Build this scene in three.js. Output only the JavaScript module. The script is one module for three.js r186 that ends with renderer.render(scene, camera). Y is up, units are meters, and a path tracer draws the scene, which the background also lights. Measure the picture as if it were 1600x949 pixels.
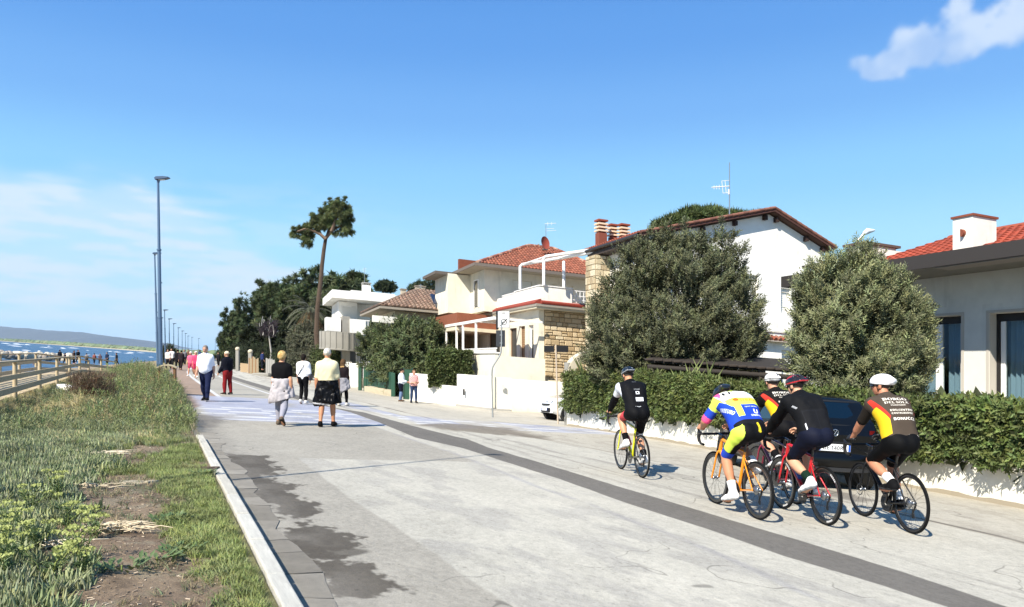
import * as THREE from 'three';
import { mergeGeometries } from 'three/addons/utils/BufferGeometryUtils.js';
import { RoundedBoxGeometry } from 'three/addons/geometries/RoundedBoxGeometry.js';

// ---------- camera: a phone held level at 1.5 m, cropped to the upper part of its frame ----------
const scene = new THREE.Scene();
const EYE = 1.5, FPX = 1150, CX = 800, CY = 557;           // focal length and centre in photograph pixels
const camera = new THREE.PerspectiveCamera(2 * Math.atan(CY / FPX) * 180 / Math.PI, 1600 / (2 * CY), 0.1, 20000);
camera.setViewOffset(1600, 2 * CY, 0, 0, 1600, 949);
camera.position.set(0, EYE, 0);
camera.updateProjectionMatrix();
const renderer = new THREE.WebGLRenderer({ antialias: true });
renderer.setSize(1024, 607);
renderer.toneMapping = THREE.LinearToneMapping;
renderer.toneMappingExposure = 1.8;
renderer.outputColorSpace = THREE.SRGBColorSpace;
renderer.shadowMap.enabled = true;

// ---------- seeded noise ----------
function RNG(seed) { let a = seed >>> 0; return () => { a = (a + 0x6d2b79f5) | 0; let t = Math.imul(a ^ (a >>> 15), 1 | a); t = (t + Math.imul(t ^ (t >>> 7), 61 | t)) ^ t; return ((t ^ (t >>> 14)) >>> 0) / 4294967296; }; }
const HASH = (() => { const r = RNG(77), t = new Float32Array(65536); for (let i = 0; i < 65536; i++) t[i] = r(); return t; })();
const hash2 = (x, y) => HASH[((x * 73 + y * 4337) ^ (x * 1999 + (y >> 3) * 57)) & 65535];
function noise2(x, y) {
const xi = Math.floor(x), yi = Math.floor(y); let u = x - xi, v = y - yi; u = u * u * (3 - 2 * u); v = v * v * (3 - 2 * v);
const a = hash2(xi, yi), b = hash2(xi + 1, yi), c = hash2(xi, yi + 1), d = hash2(xi + 1, yi + 1);
return a + (b - a) * u + (c - a) * v + (a - b - c + d) * u * v;
}
function fbm(x, y, n = 4) { let s = 0, a = 0.5, t = 0; for (let i = 0; i < n; i++) { s += a * noise2(x, y); t += a; a *= 0.5; x = x * 2.03 + 17.3; y = y * 2.03 + 9.1; } return s / t; }
function noise3(x, y, z) { const zi = Math.floor(z); let w = z - zi; w = w * w * (3 - 2 * w); const o = zi * 37; return noise2(x + o, y + o * 1.7) * (1 - w) + noise2(x + o + 37, y + (o + 37) * 1.7) * w; }
const clamp = (x, a = 0, b = 1) => Math.min(b, Math.max(a, x));
const sstep = (a, b, x) => { const t = clamp((x - a) / (b - a)); return t * t * (3 - 2 * t); };
const lerp = (a, b, t) => a + (b - a) * t;
const D2R = Math.PI / 180;

// ---------- sky: clear autumn blue, a low veil over the sea, one cumulus high on the right ----------
const SKY_STRENGTH = 0.62;
const CUMULUS = [[34.9, 20.5, 2.9, 2.3], [31.3, 20.1, 2.2, 2.3], [29.0, 19.7, 2.1, 1.9], [26.8, 19.2, 2.2, 1.1], [38.0, 21.0, 3.6, 2.7], [44.0, 21.5, 4.4, 2.4]];  // azimuth, elevation, half sizes in degrees
(() => {
const W = 2560, H = 1280, data = new Float32Array(W * H * 4);
const lin = (h) => { const c = new THREE.Color(h); return [c.r, c.g, c.b]; };
const stops = [[-90, '#857f74'], [-8, '#958f84'], [-1.5, '#a9c3d6'], [-0.3, '#a6d2f6'], [3, '#aedffc'], [8, '#a8defd'], [13, '#8ecbfb'], [18, '#76b0ef'], [23, '#629ee5'], [29, '#5390da'], [40, '#5a92d8'], [60, '#6096d2'], [90, '#6596cd']].map(([e, h]) => [e, lin(h)]);
const mixC = (p, q, t) => [lerp(p[0], q[0], t), lerp(p[1], q[1], t), lerp(p[2], q[2], t)];
const veil = lin('#cfe4f7'), cum = lin('#d2e2f6'), cumShade = lin('#a9c6ee');
for (let j = 0; j < H; j++) {
const el = ((j + 0.5) / H - 0.5) * 180;
let s = 0; while (s < stops.length - 2 && stops[s + 1][0] < el) s++;
const t = sstep(0, 1, clamp((el - stops[s][0]) / (stops[s + 1][0] - stops[s][0]))) * 0.5 + 0.5 * clamp((el - stops[s][0]) / (stops[s + 1][0] - stops[s][0]));
const base = [0, 1, 2].map((c) => lerp(stops[s][1][c], stops[s + 1][1][c], t));
for (let i = 0; i < W; i++) {
// direction of the texel: u = atan2(z, x) / 2pi + 0.5
const phi = ((i + 0.5) / W - 0.5) * 2 * Math.PI, x = Math.cos(phi), z = Math.sin(phi);
const az = Math.atan2(x, -z) / D2R;                            // 0 ahead, + to the right
let c = base;
if (el > -2 && el < 16 && az < 6 && az > -150) {
// veil of high thin cloud lying low over the sea
const wob = (fbm(az * 0.09 + 3, el * 0.25, 3) - 0.5) * 3.2 + (fbm(az * 0.5, el * 0.8, 2) - 0.5) * 1.4;
const topEdge = 11.4 - Math.max(0, az + 27) * 0.5;
let v = sstep(1.1, -0.9, el - topEdge - wob * 0.75) * sstep(-5, 3.2, el + wob * 0.5);
v *= 0.58 + 0.42 * sstep(0.30, 0.70, fbm(az * 0.11 + 9, el * 0.75 + 2, 3));
v *= sstep(3, -14, az) * sstep(-150, -110, az);
const wisp = sstep(0.38, 0.68, fbm(az * 0.33 + el * 0.22, el * 1.9 + 7, 4)); c = mixC(base, veil, clamp(v * (0.56 + 0.36 * wisp) + 0.25 * wisp * sstep(14, 10, el) * sstep(2, 4, el) * sstep(-4, -20, az)));
}
if (el > 15 && el < 28 && az > 22 && az < 52) {
let best = -9;
for (const [ca, ce, ra, re] of CUMULUS) {
const dx = (az - ca) / ra, dy = (el - ce) / (el < ce ? re * 0.62 : re);
best = Math.max(best, 1 - Math.sqrt(dx * dx + dy * dy));
}
const n = fbm(az * 0.8 + 5, el * 1.0 + 2, 6), a = sstep(-0.12, 0.44, best + (n - 0.5) * 1.35) * sstep(-0.75, -0.2, best);
const sh = sstep(0.3, 0.75, fbm(az * 0.5 + 50, el * 0.6, 3) + (el - 20.5) * -0.12 + (31 - az) * 0.03);
c = mixC(c, mixC(cum, cumShade, sh), a * 0.84);
}
const o = (j * W + i) * 4; data[o] = c[0]; data[o + 1] = c[1]; data[o + 2] = c[2]; data[o + 3] = 1;
}
}
const t = new THREE.DataTexture(data, W, H, THREE.RGBAFormat, THREE.FloatType);
t.mapping = THREE.EquirectangularReflectionMapping; t.magFilter = THREE.LinearFilter; t.colorSpace = THREE.LinearSRGBColorSpace; t.needsUpdate = true;
scene.background = t; scene.environment = t; scene.environmentIntensity = SKY_STRENGTH; scene.backgroundIntensity = SKY_STRENGTH;
})();

// ---------- sun: behind the camera to the left, 45 degrees up ----------
const sun = new THREE.DirectionalLight(new THREE.Color(1, 0.925, 0.80), 5.0);
sun.position.set(-38.5, 70.7, 59.3); sun.target.position.set(0, 0, 0); sun.castShadow = true;
Object.assign(sun.shadow.camera, { left: -90, right: 90, top: 90, bottom: -90, near: 1, far: 400 }); sun.shadow.mapSize.set(4096, 4096);
scene.add(sun); scene.add(sun.target);

// ---------- places: X to the right, Z ahead of the camera, the ground falls gently away to the right ----------
const KX = 0.0647, KZ = (584 - CY) / FPX;
const P0 = [-1.3, 4.46], E_AX = [-0.438, 0.899], N_AX = [0.899, 0.438];      // kerb line: start, along, to the right
const roadU = (X, Z) => (X - P0[0]) * N_AX[0] + (Z - P0[1]) * N_AX[1], roadD = (X, Z) => (X - P0[0]) * E_AX[0] + (Z - P0[1]) * E_AX[1];
const fromUD = (u, d) => [P0[0] + u * N_AX[0] + d * E_AX[0], P0[1] + u * N_AX[1] + d * E_AX[1]];
const plane = (X, Z) => -KX * X - KZ * Z;                                      // the tilted plane everything stands on
const ground = (X, Z) => plane(X, Z) - 0.25 * sstep(6, 11, roadU(X, Z)) * sstep(18, 32, Z);
const at = (px, py, Z) => new THREE.Vector3((px - CX) / FPX * Z, EYE + (CY - py) / FPX * Z, -Z);   // a place seen at a pixel, Z metres ahead
const hor = (px) => CY + KZ * FPX + KX * (px - CX);
const gpx = (px, py) => { const Z = FPX * EYE / (py - hor(px)); return [(px - CX) / FPX * Z, Z]; };   // ground place [X, Z] seen at a pixel
const W3 = (X, Z, h = 0) => new THREE.Vector3(X, ground(X, Z) + h, -Z);

// ---------- names, labels ----------
const used = {};
function numbered(name) { const n = used[name] = (used[name] ?? -1) + 1; return n ? `${name}_${String(n).padStart(3, '0')}` : name; }
function tag(o, label, category, group) { o.userData.label = label; o.userData.category = category; if (group) o.userData.group = group; return o; }
function shade(o) { o.castShadow = o.receiveShadow = true; return o; }
function thing(name, label, category, pos = [0, 0, 0], turn = 0, group) {
const o = new THREE.Group(); o.name = numbered(name); scene.add(o);
if (pos.isVector3) o.position.copy(pos); else o.position.set(...pos);
o.rotation.y = turn; return tag(o, label, category, group);
}
function part(name, geo, mat, parent, label) { const m = shade(new THREE.Mesh(Array.isArray(geo) ? merge(geo) : geo, mat)); m.name = name; parent.add(m); if (label) m.userData.label = label; return m; }
function solo(name, geo, mat, label, category, group) { const m = shade(new THREE.Mesh(Array.isArray(geo) ? merge(geo) : geo, mat)); m.name = numbered(name); scene.add(m); return tag(m, label, category, group); }
function struct(name, geo, mat) { const m = shade(new THREE.Mesh(Array.isArray(geo) ? merge(geo) : geo, mat)); m.name = numbered(name); m.userData.kind = 'structure'; scene.add(m); return m; }
function merge(list) {
const flat = list.map((g) => { const h = g.index ? g.toNonIndexed() : g.clone(); for (const k of Object.keys(h.attributes)) if (!['position', 'normal', 'uv', 'color'].includes(k)) h.deleteAttribute(k); if (!h.attributes.uv) h.setAttribute('uv', new THREE.BufferAttribute(new Float32Array(h.attributes.position.count * 2), 2)); return h; });
const anyColor = flat.some((g) => g.attributes.color);
if (anyColor) for (const g of flat) if (!g.attributes.color) g.setAttribute('color', new THREE.BufferAttribute(new Float32Array(g.attributes.position.count * 3).fill(1), 3));
return mergeGeometries(flat);
}

// ---------- geometry ----------
const V = (x, y, z) => new THREE.Vector3(x, y, z);
function box(w, h, d, x = 0, y = 0, z = 0, r = 0, rx = 0, rz = 0) { const g = new THREE.BoxGeometry(w, h, d); if (rx) g.rotateX(rx); if (rz) g.rotateZ(rz); if (r) g.rotateY(r); return g.translate(x, y, z); }
function rbox(w, h, d, x = 0, y = 0, z = 0, rad = 0.02, seg = 2) { return new RoundedBoxGeometry(w, h, d, seg, Math.min(rad, w / 2.01, h / 2.01, d / 2.01)).translate(x, y, z); }
function rod(a, b, r, r2 = r, n = 8) {                                             // a straight round bar between two points
const d = b.clone().sub(a), L = d.length(), g = new THREE.CylinderGeometry(r2, r, L, n, 1).translate(0, L / 2, 0);
return g.applyQuaternion(new THREE.Quaternion().setFromUnitVectors(V(0, 1, 0), d.normalize())).translate(a.x, a.y, a.z);
}
function tube(points, r, n = 6, seg, closed = false) { const c = new THREE.CatmullRomCurve3(points, closed, 'centripetal'); return new THREE.TubeGeometry(c, seg ?? points.length * 5, r, n, closed); }
function taper(points, radii, n = 7) {                                            // a bent tapered limb
const pos = [], idx = [], uv = [], N = points.length;
let t0 = null;
for (let i = 0; i < N; i++) {
const t = points[Math.min(i + 1, N - 1)].clone().sub(points[Math.max(i - 1, 0)]).normalize();
const a = Math.abs(t.y) > 0.9 ? V(1, 0, 0) : V(0, 1, 0), s = a.clone().cross(t).normalize(), q = t.clone().cross(s);
for (let k = 0; k <= n; k++) { const w = k / n * 2 * Math.PI, p = points[i].clone().addScaledVector(s, Math.cos(w) * radii[i]).addScaledVector(q, Math.sin(w) * radii[i]); pos.push(p.x, p.y, p.z); uv.push(k / n, i / N * 4); }
if (i) for (let k = 0; k < n; k++) { const b = i * (n + 1) + k, c = b - n - 1; idx.push(c, c + 1, b, b, c + 1, b + 1); }
}
const g = new THREE.BufferGeometry(); g.setAttribute('position', new THREE.Float32BufferAttribute(pos, 3)); g.setAttribute('uv', new THREE.Float32BufferAttribute(uv, 2)); g.setIndex(idx); g.computeVertexNormals(); return g;
}
function prism(pts, depth, bevel = 0) {                                            // outline in x, y pulled along z
const s = new THREE.Shape(pts.map(([x, y]) => new THREE.Vector2(x, y)));
return new THREE.ExtrudeGeometry(s, { depth, bevelEnabled: bevel > 0, bevelSize: bevel, bevelThickness: bevel, bevelSegments: 1, curveSegments: 6 });
}
// ground-hugging sheet from an outline of [X, Z] places, finely cut so that it follows the ground
function sheet(outline, lift, step = 0.5, hole) {
const s = new THREE.Shape(outline.map(([X, Z]) => new THREE.Vector2(X, Z)));
const g = new THREE.ShapeGeometry(s), p = g.attributes.position, uv = [];
for (let i = 0; i < p.count; i++) { const X = p.getX(i), Z = p.getY(i); uv.push(X, Z); p.setXYZ(i, X, ground(X, Z) + lift, -Z); }
g.setAttribute('uv', new THREE.Float32BufferAttribute(uv, 2)); g.computeVertexNormals();
const n = g.attributes.normal; if (n.getY(0) < 0) { const id = g.index.array; for (let i = 0; i < id.length; i += 3) { const t = id[i]; id[i] = id[i + 1]; id[i + 1] = t; } g.computeVertexNormals(); }
return g;
}
function gridSheet(us, vs, f, uvf) {                                               // f(u, v) -> Vector3 on a grid of parameters
const pos = [], uv = [], idx = [], n = us.length;
for (const v of vs) for (const u of us) { const p = f(u, v); pos.push(p.x, p.y, p.z); const q = uvf ? uvf(u, v, p) : [u, v]; uv.push(q[0], q[1]); }
for (let j = 0; j + 1 < vs.length; j++) for (let i = 0; i + 1 < n; i++) { const a = j * n + i; idx.push(a, a + 1, a + n, a + n, a + 1, a + n + 1); }
const g = new THREE.BufferGeometry(); g.setAttribute('position', new THREE.Float32BufferAttribute(pos, 3)); g.setAttribute('uv', new THREE.Float32BufferAttribute(uv, 2)); g.setIndex(idx); g.computeVertexNormals();
return g;
}
const range = (a, b, n) => Array.from({ length: n + 1 }, (_, i) => a + (b - a) * i / n);

// house frame: t to the right along the face, s away along the street, h above the plane; storeys follow the falling ground
const TH = -18.8 * D2R, SA = [Math.sin(TH), Math.cos(TH)], SR = [Math.cos(TH), -Math.sin(TH)];
function frame(X0, Z0) {
const f = (t, s, h) => { const X = X0 + SR[0] * t + SA[0] * s, Z = Z0 + SR[1] * t + SA[1] * s; return V(X, plane(X, Z) + h, -Z); };
const bake = (g) => {                                                        // geometry written in (t, h, -s)
const p = g.attributes.position; for (let i = 0; i < p.count; i++) { const v = f(p.getX(i), -p.getZ(i), p.getY(i)); p.setXYZ(i, v.x, v.y, v.z); }
g.deleteAttribute('normal'); const h = g.index ? g.toNonIndexed() : g; h.computeVertexNormals(); return h;
};
return {
f, bake,
box: (t0, t1, s0, s1, h0, h1) => bake(uvBox(t0, t1, s0, s1, h0, h1)),
tub: (pts, r, n = 8) => { const P = pts.map((q) => f(...q)); return merge(P.slice(1).flatMap((q, i) => [rod(P[i], q, r, r, n), new THREE.SphereGeometry(r, n, 6).translate(q.x, q.y, q.z)])); },
poly: (pts) => { const g = new THREE.BufferGeometry(), P = pts.map((q) => f(...q)), pos = [], uv = []; const a = P[0], ux = P[1].clone().sub(a).normalize(), nn = ux.clone().cross(P[P.length - 1].clone().sub(a)).normalize(), uy = nn.clone().cross(ux); const q2 = (p) => { const d = p.clone().sub(a); return [d.dot(ux), d.dot(uy)]; };
for (let i = 1; i + 1 < P.length; i++) for (const q of [P[0], P[i], P[i + 1]]) { pos.push(q.x, q.y, q.z); uv.push(...q2(q)); }
g.setAttribute('position', new THREE.Float32BufferAttribute(pos, 3)); g.setAttribute('uv', new THREE.Float32BufferAttribute(uv, 2)); g.computeVertexNormals(); return g; },
};
}
function uvBox(t0, t1, s0, s1, h0, h1) {                                        // box with uv in metres
const g = new THREE.BoxGeometry(t1 - t0, h1 - h0, s1 - s0).translate((t0 + t1) / 2, (h0 + h1) / 2, -(s0 + s1) / 2), p = g.attributes.position, n = g.attributes.normal, uv = g.attributes.uv;
for (let i = 0; i < p.count; i++) { const ax = Math.abs(n.getX(i)), ay = Math.abs(n.getY(i)); if (ax > 0.5) uv.setXY(i, p.getZ(i), p.getY(i)); else if (ay > 0.5) uv.setXY(i, p.getX(i), p.getZ(i)); else uv.setXY(i, p.getX(i), p.getY(i)); }
return g;
}

// ---------- materials ----------
function texData(w, h, fn, srgb = true) {
const d = new Uint8Array(w * h * 4);
for (let y = 0; y < h; y++) for (let x = 0; x < w; x++) { const c = fn(x, y), o = (y * w + x) * 4; d[o] = c[0]; d[o + 1] = c[1]; d[o + 2] = c[2]; d[o + 3] = 255; }
const t = new THREE.DataTexture(d, w, h); t.magFilter = THREE.LinearFilter; t.minFilter = THREE.LinearMipmapLinearFilter; t.generateMipmaps = true; t.wrapS = t.wrapT = THREE.RepeatWrapping; if (srgb) t.colorSpace = THREE.SRGBColorSpace; t.needsUpdate = true; return t;
}
function canvasTex(w, h, draw) { const c = document.createElement('canvas'); c.width = w; c.height = h; const g = c.getContext('2d'); draw(g, w, h); const t = new THREE.CanvasTexture(c); t.colorSpace = THREE.SRGBColorSpace; t.anisotropy = 8; return t; }
const rep = (t, sx, sy = sx) => { const c = t.clone(); c.repeat.set(1 / sx, 1 / sy); c.needsUpdate = true; return c; };
const tileN = (x, y, s, f) => { const a = x / s, b = y / s; return lerp(lerp(fbm(a * f, b * f, 5), fbm((a - 1) * f, b * f, 5), a), lerp(fbm(a * f, (b - 1) * f, 5), fbm((a - 1) * f, (b - 1) * f, 5), a), b); };   // wraps round
const grainTex = texData(512, 512, (x, y) => { const v = 255 * clamp(0.5 + (tileN(x, y, 512, 24) - 0.5) * 1.1 + (hash2(x + 3, y + 900) - 0.5) * 0.55); return [v, v, v]; }, false);
const plasterTex = texData(512, 512, (x, y) => { const v = 255 * clamp(0.5 + (tileN(x, y, 512, 9) - 0.5) * 1.3); return [v, v, v]; }, false);
const blotchTex = texData(256, 256, (x, y) => { const n = tileN(x, y, 256, 4), m = tileN(x, y, 256, 14), v = 255 * clamp(0.93 + (n - 0.5) * 0.2 + (m - 0.5) * 0.12); return [v, v, v * 0.99]; });
const woodTex = texData(256, 256, (x, y) => { const n = tileN(x * 1, y * 1, 256, 3), w = 0.5 + 0.5 * Math.sin((x / 256) * 60 + n * 9), v = 0.72 + 0.16 * w + (tileN(x, y, 256, 18) - 0.5) * 0.35; return [255 * clamp(v), 255 * clamp(v * 0.97), 255 * clamp(v * 0.92)]; });
const col = (h) => new THREE.Color(h);
function mat(color, rough = 0.8, o = {}) { return new THREE.MeshStandardMaterial({ color: col(color), roughness: rough, side: THREE.DoubleSide, ...o }); }
const wallTex = texData(256, 256, (x, y) => { const n = tileN(x, y, 256, 4), m = tileN(x, y, 256, 16), s = tileN(x * 1, (y * 0.12) % 256, 256, 22), v = 255 * clamp(0.95 + (n - 0.5) * 0.2 + (m - 0.5) * 0.1 - Math.max(0, s - 0.55) * 0.35); return [v, v * 0.995, v * 0.98]; });
const plaster = (color, o = {}) => mat(color, 0.9, { map: rep(wallTex, 3.7), bumpMap: rep(plasterTex, 0.9), bumpScale: 0.004, ...o });
const vcol = (rough = 0.85, o = {}) => new THREE.MeshStandardMaterial({ color: 0xffffff, roughness: rough, vertexColors: true, side: THREE.DoubleSide, ...o });
const M = {
white: plaster('#e9e8e2'), cream: plaster('#e9e2c8'), greyWall: plaster('#dfe0dc'), dark: mat('#1c1b1c', 0.6), black: mat('#101012', 0.5), whitePaint: mat('#eceae6', 0.45),
terracotta: mat('#864632', 0.85, { map: rep(blotchTex, 0.7) }), concrete: plaster('#97958f', { bumpScale: 0.006 }), steel: new THREE.MeshStandardMaterial({ color: col('#a8abad'), roughness: 0.35, metalness: 0.9 }),
wood: mat('#ddd0b4', 0.8, { map: rep(woodTex, 0.35, 1.2) }), woodGrey: mat('#c2b59d', 0.9, { map: rep(woodTex, 0.35, 1.2) }),
glass: new THREE.MeshPhysicalMaterial({ color: col('#dfe8ea'), roughness: 0.03, transmission: 1, thickness: 0, ior: 1.5 }),
darkGlass: new THREE.MeshStandardMaterial({ color: col('#1a2226'), roughness: 0.05, metalness: 0.1, side: THREE.DoubleSide }), rubber: new THREE.MeshPhysicalMaterial({ color: col('#0f1011'), roughness: 0.8, specularIntensity: 0.35, side: THREE.DoubleSide }), chrome: new THREE.MeshStandardMaterial({ color: col('#d0d2d4'), roughness: 0.15, metalness: 1 }),
};

// ---------- scattered copies ----------
const _m = new THREE.Matrix4(), _q = new THREE.Quaternion(), _e = new THREE.Euler();
function scatter(name, geo, material, items, parent) {                            // items: [position, quaternion, scale, colour]
const im = new THREE.InstancedMesh(geo, material, items.length); im.name = name; shade(im); parent.add(im);
items.forEach(([p, q, s, c], i) => { _m.compose(p, q, s.isVector3 ? s : V(s, s, s)); im.setMatrixAt(i, _m); if (c) im.setColorAt(i, c); });
im.instanceMatrix.needsUpdate = true; return im;
}
const qEuler = (x, y, z) => new THREE.Quaternion().setFromEuler(_e.set(x, y, z, 'YXZ'));
const qUp = (dir, spin = 0) => new THREE.Quaternion().setFromUnitVectors(V(0, 1, 0), dir).multiply(new THREE.Quaternion().setFromAxisAngle(V(0, 1, 0), spin));
function leafGeo(list) {                                                          // list of [base, dir, length, width, up]: pointed leaves folded along the middle
const pos = [], idx = [], uv = [];
for (const [b, d, L, w, up] of list) {
const side = d.clone().cross(up).normalize(), n = side.clone().cross(d).normalize(), i = pos.length / 3, m = b.clone().addScaledVector(d, L * 0.45), tip = b.clone().addScaledVector(d, L).addScaledVector(n, -L * 0.12);
for (const p of [b, m.clone().addScaledVector(side, w / 2).addScaledVector(n, w * 0.12), tip, m.clone().addScaledVector(side, -w / 2).addScaledVector(n, w * 0.12)]) { pos.push(p.x, p.y, p.z); uv.push(0, 0); }
idx.push(i, i + 1, i + 2, i, i + 2, i + 3);
}
const g = new THREE.BufferGeometry(); g.setAttribute('position', new THREE.Float32BufferAttribute(pos, 3)); g.setAttribute('uv', new THREE.Float32BufferAttribute(uv, 2)); g.setIndex(idx); g.computeVertexNormals(); return g;
}

// ---------- the promenade's course: straight, then bending a little to the right far off ----------
const PATH = (() => { const out = []; let X = P0[0] - E_AX[0] * 12, Z = P0[1] - E_AX[1] * 12; for (let d = -12; d < 420; d += 1) { out.push([X, Z]); const a = (-26 + 4.6 * sstep(36, 80, d)) * D2R; X += Math.sin(a); Z += Math.cos(a); } return out; })();
function pathUD(u, d) {
const i = clamp(Math.floor(d + 12), 0, PATH.length - 2), t = d + 12 - i, a = PATH[i], b = PATH[i + 1], dx = b[0] - a[0], dz = b[1] - a[1];
return [a[0] + dx * t + dz * u, a[1] + dz * t - dx * u];
}
function unPath(X, Z) { let d = roadD(X, Z), u = roadU(X, Z); if (d < 34) return [u, d]; for (let k = 0; k < 4; k++) { const [x, z] = pathUD(u, d), a = (-26 + 4.6 * sstep(36, 80, d)) * D2R, ex = X - x, ez = Z - z; d += ex * Math.sin(a) + ez * Math.cos(a); u += ex * Math.cos(a) - ez * Math.sin(a); } return [u, d]; }
const udPx = (px, py) => { const [X, Z] = gpx(px, py); return unPath(X, Z); };
const edgeU = (pts) => { const q = pts.map(([x, y]) => udPx(x, y)).sort((a, b) => a[1] - b[1]); return (d) => { if (d <= q[0][1]) { const s = (q[1][0] - q[0][0]) / (q[1][1] - q[0][1]); return q[0][0] + s * (d - q[0][1]); } for (let i = 1; i < q.length; i++) if (d <= q[i][1]) return lerp(q[i - 1][0], q[i][0], (d - q[i - 1][1]) / (q[i][1] - q[i - 1][1])); return q[q.length - 1][0]; }; };

// ---------- road surface ----------
const LIT = 1.62;                                                                 // what full sun and sky make of a level white sheet
const alb = (h) => { const c = col(h); return [c.r / LIT, c.g / LIT, c.b / LIT]; };
const A = (h) => { const c = col(h); return new THREE.Color(c.r / LIT, c.g / LIT, c.b / LIT); };
const toByte = (v) => 255 * clamp(v <= 0.0031308 ? v * 12.92 : 1.055 * Math.pow(v, 1 / 2.4) - 0.055);
const mix3 = (a, b, t) => [lerp(a[0], b[0], t), lerp(a[1], b[1], t), lerp(a[2], b[2], t)];
const stripR = edgeU([[362.6, 588], [420, 605], [480, 622], [520, 637], [567.5, 644.4], [650, 667], [710, 682], [730, 686], [762, 699], [837, 721], [950, 755], [1100, 800], [1287, 856], [1412, 894], [1569, 947]]);
const stripL = edgeU([[362.6, 593], [420, 611], [480, 629], [520, 637.5], [549, 645], [594, 661], [650, 684], [725, 701], [781, 719], [875, 749], [987, 789], [1100, 825], [1225, 869], [1381, 916], [1475, 947]]);
const seamU = edgeU([[556, 657], [657, 691], [725, 714], [837, 759], [912, 785], [1100, 856], [1200, 900], [1300, 949]]);
const patchU = edgeU([[500, 742], [549, 781], [605, 815], [650, 845], [710, 888], [744, 912], [800, 949]]);
const walkU = edgeU([[705, 662], [849, 686], [961, 708], [1025, 721], [1100, 734], [1453, 814], [1562, 838], [1600, 848]]);
const topD = (() => { const a = udPx(460, 716), b = udPx(725, 722); return (u) => lerp(a[1], b[1], (u - a[0]) / (b[0] - a[0])); })();
const stainPoly = [[340, 707], [415, 712], [436, 738], [408, 745], [473, 760], [458, 770], [500, 797], [497, 818], [545, 836], [572, 856], [520, 862], [575, 884], [620, 905], [612, 925], [560, 938], [505, 925], [478, 885], [455, 852], [440, 820], [415, 792], [395, 765], [372, 738]].map(([x, y]) => udPx(x, y));
const stain2 = [[466, 855], [540, 858], [568, 862], [535, 872], [490, 868]].map(([x, y]) => udPx(x, y));
const gutterStain = [[640, 664], [700, 662], [790, 668], [850, 682], [860, 689], [800, 681], [730, 676]].map(([x, y]) => udPx(x, y));
const grassStain = [[300, 648], [330, 650], [352, 656], [340, 664], [318, 672], [304, 664]].map(([x, y]) => udPx(x, y));  // dark grey stain at the edge of the grass
function polyDist(P, u, d) {                                                      // signed distance, negative inside
let best = 1e9, inside = false;
for (let i = 0, j = P.length - 1; i < P.length; j = i++) {
const [ax, ay] = P[j], [bx, by] = P[i], ex = bx - ax, ey = by - ay, t = clamp(((u - ax) * ex + (d - ay) * ey) / (ex * ex + ey * ey)), qx = u - ax - ex * t, qy = d - ay - ey * t;
best = Math.min(best, qx * qx + qy * qy);
if ((ay > d) !== (by > d) && u < ax + (d - ay) / (by - ay) * ex) inside = !inside;
}
return (inside ? -1 : 1) * Math.sqrt(best);
}
const boxOf = (P, m) => { const us = P.map((p) => p[0]), ds = P.map((p) => p[1]); return [Math.min(...us) - m, Math.max(...us) + m, Math.min(...ds) - m, Math.max(...ds) + m]; };
const bStain = boxOf(stainPoly, 0.6), bStain2 = boxOf(stain2, 0.6), bGut = boxOf(gutterStain, 1), bGrassStain = boxOf(grassStain, 1);
const inBox = (b, u, d) => u > b[0] && u < b[1] && d > b[2] && d < b[3];
const C = { pale: alb('#dcd7c8'), mid: alb('#c2bcae'), strip: alb('#827d75'), stain: alb('#625a4e'), walk: alb('#dcd5c4'), white: alb('#efefee'), blue: alb('#b6bcd4'), dirt: alb('#8d8272'), brown: alb('#b59c88'), pink: alb('#d9cbc6') };
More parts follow.
